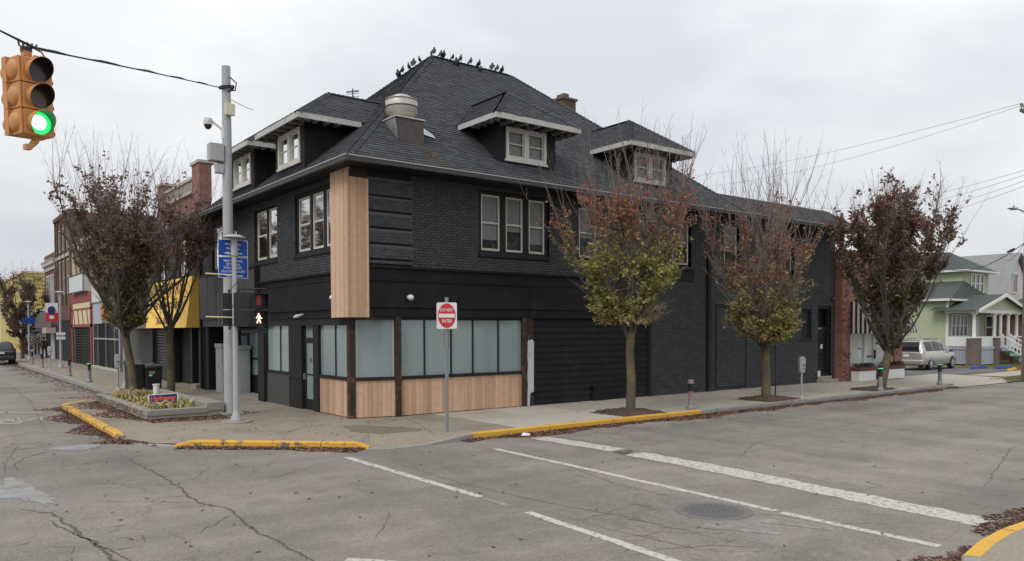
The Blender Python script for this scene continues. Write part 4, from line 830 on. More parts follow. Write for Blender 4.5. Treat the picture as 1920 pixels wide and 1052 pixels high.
# roof stain below the fan is a bare, worn patch of shingles
# ================================================================ ON THE ROOF
t = thing('exhaust_fan', 'round metal kitchen exhaust fan on dark curb on the shingle roof', 'exhaust fan', (1.75, .55, 8.2)); fx, fy = 1.78, .62
m = MB(); b0, b1 = 7.60, 8.36; w0, w1 = .36, .44
m.hexa(((fx - w0, .02, 7.45), (fx + w0, .02, 7.45), (fx + w0, 1.0, 8.3), (fx - w0, 1.0, 8.3), (fx - w1, .16, b1), (fx + w1, .16, b1), (fx + w1, 1.0, b1), (fx - w1, 1.0, b1))); m.build('curb', 'rusty_metal', t); m = MB(); m.add([(fx - w0 - .006, .10, 7.62), (fx - w1 - .006, .18, b1 - .02), (fx - w1 - .006, .92, b1 - .02), (fx - w0 - .04, .86, 8.26)], ((0, 1, 2, 3),)); m.build('side_plate', 'galv', t, recalc=False)  # paler plate added over the curb's left face, its lit side put in as colour
m = MB(); m.box(fx - .47, fx + .47, .12, 1.06, b1, b1 + .035); m.build('curb_flange', 'fan_metal', t); m = MB(); m.box(fx - .5, fx + .5, -.06, .02, 7.5, 7.545); m.build('flashing', 'galv', t)
m = MB(); m.lathe([(.2, b1 + .03), (.22, b1 + .1), (.34, b1 + .13), (.42, b1 + .22), (.455, b1 + .36), (.46, b1 + .38)], fx, fy, 32); m.build('bowl', 'fan_metal', t, smooth=True)
m = MB(); m.lathe([(.47, b1 + .372), (.475, b1 + .39), (.47, b1 + .405)], fx, fy, 32); m.build('band', 'rusty_metal', t)
m = MB(); m.lathe([(.455, b1 + .40), (.45, b1 + .58), (.44, b1 + .60), (.28, b1 + .64), (.27, b1 + .70), (.2, b1 + .735), (.02, b1 + .745)], fx, fy, 32); m.build('hood', 'fan_metal', t, smooth=True)
m = MB(); m.lathe([(.465, b1 + .575), (.478, b1 + .59), (.465, b1 + .605)], fx, fy, 32); m.build('rim', 'galv', t)
m = MB(); m.hexa(((fx + .46, .45, 8.10), (fx + 1.02, .45, 8.02), (fx + 1.02, .62, 8.17), (fx + .46, .62, 8.25), (fx + .46, .80, 8.52), (fx + .54, .80, 8.50), (fx + .54, .83, 8.5), (fx + .46, .83, 8.52))); m.build('side_flashing', 'galv', t)
t = thing('tv_antenna', 'small television antenna on the dormer ridge', 'antenna', (1.9, 3.9, 9.6)); m = MB(); ax_, ay_ = 1.9, 3.9
m.cyl((ax_, ay_, 9.5), (ax_, ay_, 10.12), .018, n=6); m.build('mast', 'rusty_metal', t); m = MB(); m.cyl((ax_ - .2, ay_ + .06, 9.98), (ax_ + .18, ay_ - .06, 10.06), .014, n=6); m.build('boom', 'rusty_metal', t)
for i, z in enumerate((9.86, 9.95, 10.04)): m = MB(); m.cyl((ax_ - .15, ay_ + .13, z), (ax_ + .15, ay_ - .13, z + .02), .009, n=5); m.build('element', 'rusty_metal', t)
def pigeon_mesh():
    m = MB(); prof = [(-.17, .012, .075), (-.13, .02, .082), (-.06, .045, .09), (0, .06, .10), (.05, .058, .115), (.085, .04, .14), (.10, .028, .165), (.115, .026, .185), (.13, .018, .19), (.15, .005, .188)]; n = 10; o = len(m.v)
    for x, r, z in prof:
        for k in range(n): a = 2 * math.pi * k / n; m.v.append((x, r * math.cos(a), z + r * math.sin(a) * (1.05 if x > -.1 else .45)))
    for i in range(len(prof) - 1):
        for k in range(n): m.f.append((o + i * n + k, o + i * n + (k + 1) % n, o + (i + 1) * n + (k + 1) % n, o + (i + 1) * n + k)); m.c.append(None); m.mi.append(0)
    m.poly([m.v[o + k] for k in range(n)]); m.hexa(((-.22, -.03, .06), (-.13, -.022, .07), (-.13, .022, .07), (-.22, .03, .06), (-.22, -.03, .068), (-.13, -.022, .09), (-.13, .022, .09), (-.22, .03, .068)))
    for s in (-1, 1):
        m.cyl((.0, s * .022, .06), (.005, s * .022, .0), .006, n=5); m.tube([(-.2, s * .02, .085), (-.1, s * .05, .10), (.03, s * .055, .12)], [.006, .022, .03], 6)
    ca, sa = math.cos(R(38)), math.sin(R(38)); m.v = [((x * .86) * ca - (z - .06) * sa * 1.0, y * 1.25, .06 + (x * .86) * sa + (z - .06) * ca) if z > .055 else (x, y, z) for x, y, z in m.v]
    return m.mesh('pigeon', 'feather', smooth=True)
pm = pigeon_mesh(); rp_ = random.Random(6)
spots = [(Ax + .12, Ay, RZ + .08), (Ax + .42, Ay, RZ + .07), (Ax + .55, Ay, RZ + .07), (Ax + .95, Ay, RZ + .07), (Ax + 1.3, Ay, RZ + .07), (Ax + 1.75, Ay, RZ + .07), (Ax + 2.15, Ay, RZ + .07), (Ax + 2.75, Ay, RZ + .07), (Ax + 3.0, Ay, RZ + .07), (Ax + 3.25, Ay, RZ + .07)]
for k in range(5): f = .05 + k * .022; spots.append((Ax - 6.5 * f, Ay + 6.5 * f, RZ - PIT * 6.5 * f + .08))
for k, y in enumerate(((Ax + .85, Ay - .35), (Ax + 2.0, Ay - .3))): spots.append((y[0], y[1], RZ - .31 + .06))
for k, p in enumerate(spots):
    o = bpy.data.objects.new('pigeon', pm); col.objects.link(o); o.location = p; s = rp_.uniform(.95, 1.2); o.scale = (s, s, s); o.rotation_euler = (0, 0, rp_.choice((0.3, 2.2, -1.2, -.6, 3.4)) + rp_.uniform(-.5, .5))
    tag(o, 'dark pigeon perched along the top ridge of the corner building', 'pigeon', 'pigeons on the ridge')

# ================================================================ POLES AND SIGNALS
px, py = -2.18, 3.42
t = thing('signal_pole', 'tall pale grey steel pole with cameras and boxes beside the planter', 'pole', (px, py, SW))
m = MB(); m.tube([(px, py, SW), (px, py, 5), (px, py, 9.86)], [.165, .14, .115], 12); m.build('shaft', 'pole_grey', t, smooth=True); m = MB(); m.box(px - .3, px + .3, py - .3, py + .3, SW, SW + .09); m.build('footing', 'concrete_grey', t, bevel=.02)
m = MB(); m.box(px - .10, px + .16, py - .24, py - .13, 8.48, 8.80); m.build('radio_panel', 'antenna_cream', t, bevel=.01)
m = MB(); m.tube([(px - .05, py, 8.05), (px - .45, py + .12, 8.38)], .035, 8); m.box(px - .13, px - .07, py - .08, py + .08, 7.85, 8.2); m.build('camera_arm', 'lamp_shell', t)
m = MB(); cx_, cy_ = px - .47, py + .13; m.lathe([(.03, 8.40), (.11, 8.38), (.12, 8.22), (.11, 8.2)], cx_, cy_, 18); dc = m.build('dome_housing', 'lamp_shell', t, smooth=True); m = MB(); m.lathe([(.105, 8.2), (.09, 8.14), (.05, 8.09), (.01, 8.08)], cx_, cy_, 18); m.build('dome_lens', 'black_plastic', dc, smooth=True)
m = MB(); m.box(px - .5, px - .12, py - .14, py + .16, 7.2, 7.68); m.build('equipment_box', 'pole_grey', t, bevel=.012); m = MB(); m.box(px - .33, px - .12, py - .1, py + .1, 6.88, 7.12); m.build('equipment_box', 'cabinet_grey', t, bevel=.01)
m = MB()
for k in range(2): m.tube([(px + .02 * k + .19 * math.cos(a / 8 * 2 * math.pi), py + .19 * math.sin(a / 8 * 2 * math.pi), 9.25 + .05 * k + .03 * math.sin(a)) for a in range(9)], .022, 6)
m.tube([(px + .08, py - .1, 9.55), (px + .22, py - .18, 9.4), (px + .2, py - .15, 9.2), (px, py - .14, 9.15)], .018, 6); m.build('cable_loop', 'wire', t)
m = MB(); m.tube([(px + .1, py - .05, 8.95), (px + .5, py - .3, 8.72), (px + .62, py - .4, 8.68)], .008, 5); m.build('loose_wire', 'wire', t)

lx, ly = -2.63, 1.54
def lamp_post(x, y, h, label, s=1.0):
    t = thing('street_lamp', label, 'street lamp', (x, y, SW), 'disc topped lamp posts')
    m = MB(); m.lathe([(.38, SW - .02), (.38, SW + .035), (.34, SW + .05), (.02, SW + .05)], x, y, 24); m.build('plinth', 'concrete_grey', t)
    m = MB(); m.lathe([(.15, SW + .05), (.15, SW + .09), (.085, SW + .22), (.075, SW + .3)], x, y, 16); m.build('base_flange', 'pole_grey', t, smooth=True)
    m = MB(); m.tube([(x, y, SW + .1), (x, y, h - .45)], [.078, .062], 14); m.build('shaft', 'pole_grey', t, smooth=True)
    m = MB(); m.lathe([(.075, h - .5), (.085, h - .48), (.085, h - .06), (.06, h - .03)], x, y, 16); m.build('lamp_body', 'pole_grey', t)
    m = MB(); m.lathe([(.3, h - .03), (.305, h - .02), (.16, h + .045), (.05, h + .06)], x, y, 28); m.build('disc_shade', 'pole_grey', t, smooth=True)
    m = MB()
    for k in range(3): m.cyl((x + .05 * math.cos(2.1 * k), y + .05 * math.sin(2.1 * k), h + .05), (x + .09 * math.cos(2.1 * k + .5), y + .09 * math.sin(2.1 * k + .5), h + .14), .008, n=5)
    m.build('bird_spikes', 'galv', t); return t
lp = lamp_post(lx, ly, 4.93, 'lamp post with round disc shade and blue signs at the corner')
lpA = lamp_post(-1.80, 37.7, 4.95, 'lamp post with red and white banner beside the maple leaf shop'); lpB = lamp_post(-1.75, 55, 4.85, 'farther lamp post with small blue sign near the dark parked car')
lpC = lamp_post(-2.35, 16.1, 4.95, 'lamp post behind the left parking meter and black bin')
for z in (3.95, 2.86):
    m = MB(); m.tube([(lx - .02, ly, z), (lx - .72, ly + .02, z + .015)], .017, 8); m.build('banner_arm', 'banner_rod', lp)
m = MB(); rr = random.Random(2); m.tube([(lx + .088 * math.cos(i * .55), ly + .088 * math.sin(i * .55), 2.4 + i * .042) for i in range(36)], .006, 5); m.build('cable_wrap', 'black_plastic', lp)
# two blue guide signs behind the lamp
for z0, z1, rows in ((4.44, 4.86, (('MUNICIPAL', .72, .085), ('PARKING', .45, .085))), (3.88, 4.42, (('HAMTRAMCK', .80, .085), ('CITY HALL', .635, .085), ('POLICE DEPT.', .47, .085), ('31st DIST COURT', .305, .085)))):
    sg = thing('guide_sign', 'blue guide sign with four lines of white text on the lamp post' if z0 < 4 else 'smaller blue guide sign with two text lines above the other on the lamp post', 'sign', (lx, ly + .09, z0)); H = z1 - z0; hw = .38; yy = ly + .09
    m = MB(); m.box(lx - hw, lx + hw, yy, yy + .006, z0, z1); m.build('plate', 'sign_white', sg); m = MB(); m.box(lx - hw + .014, lx + hw - .014, yy - .004, yy, z0 + .014, z1 - .014); m.build('face', 'sign_blue', sg)
    for tx, f, s in rows: lettering(tx, sg, 'sign_white', (lx, yy - .006, z0 + H * f), (1, 0, 0), (0, 0, 1), s, sx=.92, bold=.012)
    m = MB(); za = z0 + (.075 if H < .5 else .06); m.prism([(lx - .24, yy - .005, za), (lx - .1, yy - .005, za + .035), (lx - .1, yy - .005, za + .012), (lx + .24, yy - .005, za + .012), (lx + .24, yy - .005, za - .012), (lx - .1, yy - .005, za - .012), (lx - .1, yy - .005, za - .035)], (0, -.002, 0)); m.build('arrow', 'sign_white', sg)
    m = MB(); m.box(lx - .03, lx + .03, ly + .05, yy, z0 + H * .3, z0 + H * .4); m.build('bracket', 'galv', sg)
def ped_signal(x, y, rz, label, face=True, dark=False):
    t = thing('pedestrian_signal', label, 'pedestrian signal', (x, y, 2.64), rz=rz); M_ = wm(t)
    def L(mb, name, mm, smooth=False): o = mb.build(name, mm, None, smooth); o.parent = t; return o
    for z in (.0, .44):
        m = MB(); m.box(-.2, .2, -.02, .22, z, z + .41); L(m, 'housing', 'black_plastic')
        m = MB(); m.box(-.215, .215, -.20, -.02, z + .385, z + .405); m.box(-.215, -.195, -.20, -.02, z + .02, z + .385); m.box(.195, .215, -.20, -.02, z + .02, z + .385); L(m, 'visor', 'black_plastic')
    if face:
        m = MB(); m.poly([(0.0, -.024, .30), (.03, -.024, .325), (.02, -.024, .355), (-.02, -.024, .355), (-.03, -.024, .325)])
        m.poly([(-.035, -.024, .30), (.045, -.024, .30), (.06, -.024, .25), (.115, -.024, .20), (.10, -.024, .18), (.045, -.024, .215), (.045, -.024, .17), (.08, -.024, .05), (.045, -.024, .045), (.01, -.024, .14), (-.04, -.024, .04), (-.075, -.024, .055), (-.03, -.024, .17), (-.03, -.024, .225), (-.075, -.024, .19), (-.09, -.024, .205)]); m.v = [(x * .85, y, .2 + (z - .2) * .85) for x, y, z in m.v]; L(m, 'walking_figure', 'lamp_walk')
        m = MB(); m.poly([(-.05, -.024, .54), (.05, -.024, .54), (.075, -.024, .62), (.075, -.024, .70), (.03, -.024, .79), (-.01, -.024, .80), (-.05, -.024, .74), (-.06, -.024, .64)]); L(m, 'raised_hand', 'lamp_hand')
    m = MB(); m.tube([(0, .1, .85), (0, .1, .95)], .03, 8); m.tube([(0, .1, -.1), (0, .1, 0)], .03, 8); L(m, 'mount', 'black_plastic'); return t
ped_signal(lx + .52, ly - .24, R(4), 'pedestrian signal showing a lit walking figure right of the lamp post'); ped_signal(lx + .17, ly - .06, R(80), 'dark pedestrian signal seen from its side next to the lit one', False); ped_signal(lx - .06, ly + .33, R(176), 'black pedestrian signal seen edge on left of the lamp post', False)
for z in (3.60, 2.56):
    m = MB(); m.tube([(lx, ly, z), (lx + .25, ly - .13, z), (lx + .72, ly - .32, z)], .02, 8); m.build('signal_bracket', 'black_plastic', lp)
m = MB(); m.box(lx + .08, lx + .72, ly - .30, ly - .22, 2.46, 2.53); m.build('signal_bracket', 'black_plastic', lp)

# hanging traffic light
tx, ty, tz = -7.91, -6.945, 4.98
t = thing('traffic_light', 'orange traffic light with green lit hanging from the span wire', 'traffic light', (tx, ty, tz), rz=R(19)); t.rotation_euler = (R(1.5), R(-2.2), R(19))
def TL(mb, name, mm, smooth=False, bev=0): o = mb.build(name, mm, None, smooth, bevel=bev); o.parent = t; return o
for i in range(3):
    z = .06 + i * .325; m = MB(); m.box(-.185, .185, -.11, .13, z, z + .318); TL(m, 'section', 'signal_orange', bev=.015)
    m = MB(); cz = z + .159   # visor tube, open below
    for k in range(20):
        a0, a1 = math.pi * (-.32 + 1.64 * k / 20), math.pi * (-.32 + 1.64 * (k + 1) / 20); r = .148; dep = lambda a: -.11 - .20 * (0.55 + 0.45 * math.sin(a))
        p = lambda a, y, rr_: (rr_ * math.cos(a), y, cz + rr_ * math.sin(a))
        m.quad(p(a0, -.11, r), p(a1, -.11, r), p(a1, dep(a1), r), p(a0, dep(a0), r), mi=0); m.quad(p(a0, -.11, r - .006), p(a1, -.11, r - .006), p(a1, dep(a1), r - .006), p(a0, dep(a0), r - .006), mi=1); m.quad(p(a0, dep(a0), r), p(a1, dep(a1), r), p(a1, dep(a1), r - .006), p(a0, dep(a0), r - .006))
    TL(m, 'visor', ['signal_orange', 'visor_green' if i == 0 else 'black_plastic'])
    m = MB(); n = 20; m.poly([(.142 * math.cos(2 * math.pi * k / n), -.113, cz + .142 * math.sin(2 * math.pi * k / n)) for k in range(n)]); TL(m, 'lens', ('lens_green', 'lens_off_amber', 'lens_off_red')[i])
    if i == 0: m = MB(); m.poly([(-.01 + .095 * math.cos(2 * math.pi * k / n), -.116, cz + .005 + .095 * math.sin(2 * math.pi * k / n)) for k in range(n)]); TL(m, 'lamp_glow', 'lens_core')
    for hz_ in (z + .05, z + .26): m = MB(); m.cyl((.188, -.09, hz_ - .02), (.188, -.09, hz_ + .02), .012, n=8); TL(m, 'hinge', 'rusty_metal')
    for sx_ in (-1,):   # the side face's visors
        m = MB(); m.box(-.215, -.185, -.10, .24, z, z + .318); TL(m, 'side_section', 'signal_orange', bev=.012)
        m = MB(); m.tube([(-.215, .06, cz), (-.235, .06, cz), (-.255, .06, cz), (-.265, .06, cz)], [.13, .12, .085, .03], 18, cap=True); TL(m, 'side_visor', 'signal_orange', True)
        m = MB(); m.tube([(-.1, .24, cz), (-.1, .38, cz)], [.13, .12], 18); TL(m, 'side_visor', 'signal_orange', True)
    m = MB(); m.box(-.26, .18, .13, .24, z, z + .318); TL(m, 'back_section', 'signal_orange')
m = MB(); m.tube([(-.04, .06, 1.03), (-.04, .06, 1.12)], [.045, .04], 10); m.box(-.09, .01, .02, .1, 1.07, 1.13); m.tube([(.06, .03, 1.03), (.07, .03, 1.09)], [.05, .04], 12); TL(m, 'hanger', 'signal_orange')
m = MB(); m.box(-.1, .02, .03, .09, 1.12, 1.19); [m.cyl((-.12 + .05 * k, .06, 1.18), (-.13 + .055 * k, .06, 1.25), .012, n=6) for k in range(5)]; m.tube([(.05, .05, 1.19), (.14, .04, 1.16), (.19, .04, 1.08), (.19, .04, 1.0)], .01, 6); TL(m, 'wire_clamp', 'rusty_metal')
m = MB(); m.tube([(0, .02, .07), (0, .02, .0), (-.05, -.02, -.04), (-.1, -.04, -.09)], [.06, .045, .04, .035], 10); m.box(-.16, -.09, -.08, 0, -.13, -.06); TL(m, 'bottom_bracket', 'signal_orange')
def wire(name, p0, p1, sag, r, label, n=24, mm='wire'):
    p0, p1 = Vector(p0), Vector(p1); m = MB(); m.tube([tuple(p0.lerp(p1, i / n) - Vector((0, 0, sag * 4 * (i / n) * (1 - i / n)))) for i in range(n + 1)], r, 5); return tag(m.build(name, mm), label, 'wire')
pa, pb = Vector((px - .05, py - .05, 9.22)), Vector((tx + .01, ty + .03, tz + 1.195)); dirw = (pb - pa); pc = pb + Vector((dirw.x * .75, dirw.y * .75, -.2))
m = MB(); q = []
for i in range(21): f = i / 20; q.append(pa.lerp(pb, f) - Vector((0, 0, -.02 * 4 * f * (1 - f))))
for i in range(1, 9): f = i / 8; q.append(pb.lerp(pc, f) - Vector((0, 0, .25 * 4 * f * (1 - f))))
m.tube(q, .013, 6); m.tube([p + Vector((.012, 0, .016 * math.sin(i * 1.7) + .008)) for i, p in enumerate(q)], .009, 5)
tag(m.build('span_wire', 'wire'), 'twisted black span wire carrying the traffic light', 'wire')

# ================================================================ KERBSIDE THINGS
t = thing('do_not_enter_sign', 'red and white do not enter sign on a steel post at the kerb', 'sign', (.60, -3.47, SW)); sx_, sy_ = .60, -3.47
m = MB(); m.box(sx_ - .035, sx_ + .035, sy_ - .022, sy_ + .022, SW, 3.28); m.build('post', 'post_grey', t)
sn = Vector((-.45, -.89, 0)).normalized(); sa_ = Vector((.89, -.45, 0)).normalized(); so = Vector((sx_, sy_, 0)) + sn * .045
def sp(a, z, n=0.0): return tuple(so + sa_ * a + sn * n + Vector((0, 0, z)))
def rrect(a0, a1, z0, z1, r, n=4):
    q = []
    for cx, cz, s0 in ((a1 - r, z1 - r, 0), (a0 + r, z1 - r, 90), (a0 + r, z0 + r, 180), (a1 - r, z0 + r, 270)):
        for k in range(n + 1): a = R(s0 + 90 * k / n); q.append((cx + r * math.cos(a), cz + r * math.sin(a)))
    return q
m = MB(); m.prism([sp(a, z) for a, z in rrect(-.235, .235, 2.55, 3.16, .04)], sn * .004); m.build('plate', 'sign_white', t)
m = MB(); m.prism([sp(.205 * math.cos(2 * math.pi * k / 36), 2.855 + .285 * math.sin(2 * math.pi * k / 36), .005) for k in range(36)], sn * .002); m.build('red_oval', 'sign_red', t)
m = MB(); m.prism([sp(a, z, .008) for a, z in ((-.185, 2.81), (.185, 2.81), (.185, 2.90), (-.185, 2.90))], sn * .002); m.build('white_bar', 'sign_white', t)
lettering('DO NOT', t, 'sign_white', sp(0, 2.985, .009), sa_, (0, 0, 1), .105, sx=.72, bold=.012); lettering('ENTER', t, 'sign_white', sp(0, 2.725, .009), sa_, (0, 0, 1), .105, sx=.72, bold=.012)
m = MB(); m.hexa([tuple(Vector((sx_ + .04, sy_ + .0, 0)) + Vector(p)) for p in ((0, 0, 2.1), (.02, -.005, 2.1), (.09, .28, 2.1), (.07, .285, 2.1), (0, 0, 2.52), (.02, -.005, 2.52), (.09, .28, 2.52), (.07, .285, 2.52))]); m.build('side_plate', 'sign_back', t)

def bollard(x, y, label, cap='green', red=False, h=.86):
    t = thing('bollard', label, 'bollard', (x, y, SW), 'kerbside bollards'); m = MB(); m.lathe([(.125, SW), (.125, SW + .07), (.10, SW + .11), (.082, SW + .13), (.072, SW + h * .62)], x, y, 16); m.build('post', 'post_grey', t, smooth=False)
    m = MB(); m.lathe([(.06, SW + h * .62), (.06, SW + h * .88)], x, y, 14); m.build('neck', 'black_plastic', t)
    for k in range(4):
        a = k * math.pi / 2 + .5; m = MB(); m.cyl((x + .066 * math.cos(a), y + .066 * math.sin(a), SW + h * .62), (x + .066 * math.cos(a), y + .066 * math.sin(a), SW + h * .88), .010, n=6); m.build('guard_rod', 'black_plastic', t)
    m = MB(); m.lathe([(.088, SW + h * .88), (.092, SW + h * .92), (.088, SW + h), (.06, SW + h + .02)], x, y, 16); m.build('cap', 'post_grey' if cap == 'red' else 'black_plastic', t)
    if cap == 'green':
        m = MB(); m.lathe([(.095, SW + h * .965), (.097, SW + h * .985), (.09, SW + h)], x, y, 16); m.build('light_ring', 'lamp_green', t)
    if cap == 'red':
        m = MB(); m.lathe([(.093, SW + h * .885), (.095, SW + h * .895), (.093, SW + h * .91)], x, y, 16); m.build('red_band', 'sign_red', t)
        m = MB(); rr = random.Random(9)
        for k in range(9):
            z = SW + .24 + k * .033; a = R(215 + rr.uniform(-18, 18)); rd = .079; d0 = R(16)
            m.quad((x + rd * math.cos(a - d0), y + rd * math.sin(a - d0), z), (x + rd * math.cos(a + d0), y + rd * math.sin(a + d0), z + rr.uniform(-.01, .01)), (x + rd * math.cos(a + d0), y + rd * math.sin(a + d0), z + .022), (x + rd * math.cos(a - d0), y + rd * math.sin(a - d0), z + .024))
        m.build('sprayed_scrawl', 'sign_red', t)
bollard(8.92, -3.80, 'grey bollard with red scrawl and red topped cap at the end of the yellow kerb', 'red'); bollard(19.85, -3.92, 'grey bollard with glowing green ring in front of the third street tree'); bollard(24.75, -3.95, 'grey bollard with dark green lit cap by the driveway')
bollard(-2.8, 21.5, 'nearest bollard with green lit cap on the main street pavement'); bollard(-2.76, 27.5, 'dark capped bollard between the green bollard and the far parking meter', 'none'); bollard(-2.65, 39.3, 'dark capped bollard just beyond the banner lamp post', 'none'); bollard(-2.55, 45.5, 'farthest bollard nearest the dark parked car', 'none')
def meter(x, y, label):
    t = thing('parking_meter', label, 'parking meter', (x, y, SW), 'parking meters'); m = MB(); m.lathe([(.10, SW), (.10, SW + .03), (.05, SW + .06), (.034, SW + .09), (.032, SW + .92)], x, y, 14); m.build('post', 'meter_grey', t)
    m = MB(); pr = [(-.10, .92), (-.085, .87), (.085, .87), (.10, .92), (.125, 1.22), (.12, 1.34), (.07, 1.42), (-.07, 1.42), (-.12, 1.34), (-.125, 1.22)]; ca, sa = math.cos(R(-20)), math.sin(R(-20))
    m.prism([(x + a * ca - .07 * sa * -1 - .0, y + a * sa - .07 * ca, SW + z) for a, z in pr], (-.14 * sa * 1.0, .14 * ca, 0)); m.build('head', 'meter_grey', t, bevel=.025)
    m = MB(); fc = lambda a, z, n: (x + a * ca + (.075 + n) * sa, y + a * sa - (.075 + n) * ca, SW + z)
    m.prism([fc(a, z, 0) for a, z in ((.0, 1.10), (.06, 1.10), (.06, 1.16), (.0, 1.16))], (sa * .004, -ca * .004, 0)); m.prism([fc(a, z, 0) for a, z in ((.01, .98), (.055, 1.03), (.0, 1.03))], (sa * .004, -ca * .004, 0)); m.build('slots', 'black_plastic', t)
meter(14.72, -3.80, 'grey parking meter on the side street kerb by the second tree'); meter(-2.72, 15.6, 'near grey parking meter behind the planter'); meter(-2.70, 35.2, 'far grey parking meter beside the banner lamp post')
t = thing('sign_post', 'thin dark green steel post in the second tree pit', 'post', (14.25, -3.1, SW)); m = MB(); m.box(14.225, 14.275, -3.115, -3.085, SW, 2.35); m.build('shaft', mat('post_green', (.035, .045, .03), .7), t); m = MB(); m.box(14.23, 14.27, -3.12, -3.115, .3, 2.3); m.build('flange', 'post_green', t)
# service cabinets
for (x0, x1, y0, y1, h, lb) in ((.02, .48, 11.3, 12.0, 1.86, 'larger pale grey service cabinet in the recess behind the pole'), (.36, .84, 10.5, 11.22, 1.80, 'smaller grey service cabinet closer to the recessed glass door')):
    t = thing('service_cabinet', lb, 'cabinet', ((x0 + x1) / 2, (y0 + y1) / 2, SW)); m = MB(); m.box(x0, x1, y0, y1, SW, SW + h - .16); m.build('body', 'cabinet_grey', t, bevel=.02); m = MB(); m.box(x0 - .03, x1 + .03, y0 - .03, y1 + .03, SW + h - .16, SW + h); m.build('lid', 'pole_grey', t, bevel=.02)
    m = MB(); m.box(x0 - .012, x0, y0 + .12, y1 - .12, SW + .1, SW + h - .25); m.build('door_panel', 'cabinet_grey', t); m = MB(); m.box(x0 + .1, x1 - .1, y0 - .014, y0, SW + .1, SW + h - .25); m.build('door_panel', 'cabinet_grey', t)
    m = MB(); m.box(x0 - .03, x0 - .012, y0 + .3, y0 + .34, SW + .9, SW + 1.1); m.build('handle', 'galv', t)
# litter bins
def bin_(x, y, w_, d_, h, label, slope=0.0, badge=False):
    t = thing('litter_bin', label, 'bin', (x, y, SW)); m = MB(); m.hexa(((x - w_ * .45, y - d_ * .45, SW + .05), (x + w_ * .45, y - d_ * .45, SW + .05), (x + w_ * .45, y + d_ * .45, SW + .05), (x - w_ * .45, y + d_ * .45, SW + .05), (x - w_ / 2, y - d_ / 2, SW + h * .86), (x + w_ / 2, y - d_ / 2, SW + h * .86), (x + w_ / 2, y + d_ / 2, SW + h * .86), (x - w_ / 2, y + d_ / 2, SW + h * .86))); m.build('body', 'black_plastic', t, bevel=.03)
    m = MB(); e = .03; m.hexa(((x - w_ / 2 - e, y - d_ / 2 - e, SW + h * .86), (x + w_ / 2 + e, y - d_ / 2 - e, SW + h * .86), (x + w_ / 2 + e, y + d_ / 2 + e, SW + h * .86), (x - w_ / 2 - e, y + d_ / 2 + e, SW + h * .86), (x - w_ / 2, y - d_ / 2, SW + h * (.95 - slope)), (x + w_ / 2, y - d_ / 2, SW + h * (.95 - slope)), (x + w_ / 2, y + d_ / 2, SW + h), (x - w_ / 2, y + d_ / 2, SW + h))); m.build('lid', 'dark_grey_plastic', t, bevel=.02)
    if badge:
        m = MB(); m.box(x - .2, x + .02, y - d_ / 2 - .012, y - d_ / 2 - .002, SW + h * .62, SW + h * .74); m.build('label_plate', 'galv', t); m = MB(); m.box(x - .2, x - .08, y - d_ / 2 - .014, y - d_ / 2 - .003, SW + h * .55, SW + h * .60); m.build('green_sticker', 'lamp_green', t); m = MB(); m.box(x - .06, x + .06, y - .06, y + .06, SW + h, SW + h + .05); m.build('knob', 'galv', t)
bin_(-1.62, 14.8, .62, .62, 1.02, 'black litter bin with green label between the two planter trees', 0, True); bin_(-2.25, 15.0, .6, .7, 1.2, 'dark litter bin with sloping lid left of the nearest planter tree', .1)

# planter on the corner
t = thing('concrete_planter', 'low concrete planter with yellowing grasses at the corner', 'planter', (-3.35, 6.6, SW)); X0, X1_, Y0, Y1_ = -4.38, -2.42, 3.3, 10.2
for x0, x1, y0, y1, h in ((X0, X0 + .2, Y0, Y1_, .28), (X0 + .2, X1_ - .42, Y0, Y0 + .2, .28), (X1_ - .42, X1_, Y0, Y0 + 2.2, .40), (X1_ - .2, X1_, Y0 + 2.2, Y1_, .36), (X0 + .2, X1_ - .2, Y1_ - .2, Y1_, .3)):
    m = MB(); m.box(x0, x1, y0, y1, SW, SW + h * .38); m.build('plinth_wall', 'concrete_grey', t, bevel=.01); m = MB(); e = .02; m.box(x0 - e, x1 + e, y0 - e, y1 + e, SW + h * .40, SW + h); m.build('coping', 'concrete_grey', t, bevel=.02)
m = MB(); m.box(X0 + .1, X1_ - .1, Y0 + .1, Y1_ - .1, SW, SW + .2); m.build('soil', 'soil', t)
rg = random.Random(17); GB = [(0.56, 0.49, 0.20), (0.46, 0.40, 0.14), (0.66, 0.57, 0.30), (0.24, 0.25, 0.08), (0.40, 0.27, 0.13)]
def tuft(cx, cy, n, ln):
    m = MB()
    for k in range(n):
        a = rg.uniform(0, 6.28); L_ = 1.25 * ln * rg.uniform(.6, 1.25); c = jit(rg.choice(GB), rg, .2); w_ = rg.uniform(.014, .028); up = rg.uniform(.35, .95); x, y = cx + rg.gauss(0, .09), cy + rg.gauss(0, .09); p = None; dx, dy = math.cos(a), math.sin(a)
        for i in range(5):
            f = i / 4; q = (x + dx * L_ * f * .75, y + dy * L_ * f * .75, SW + .2 + L_ * (up * f * 1.4 - (.55 + up * .7) * f * f)); ww = w_ * (1 - f * .85)
            cur = ((q[0] - dy * ww, q[1] + dx * ww, q[2]), (q[0] + dy * ww, q[1] - dx * ww, q[2]))
            if p: m.quad(p[0], cur[0], cur[1], p[1], c)
            p = cur
    return m.build('grass_tuft', 'grass_blade', t, recalc=False)
for cx, cy, n, l in ((-3.9, 3.9, 90, .6), (-3.3, 4.0, 80, .5), (-3.0, 4.6, 70, .5), (-3.95, 5.0, 90, .62), (-3.5, 5.4, 60, .5), (-3.9, 6.6, 80, .55), (-3.85, 8.2, 90, .6), (-3.9, 9.4, 90, .65), (-3.2, 9.3, 70, .55), (-2.95, 5.9, 60, .5), (-3.2, 7.6, 60, .5)): tuft(cx, cy, n, l)
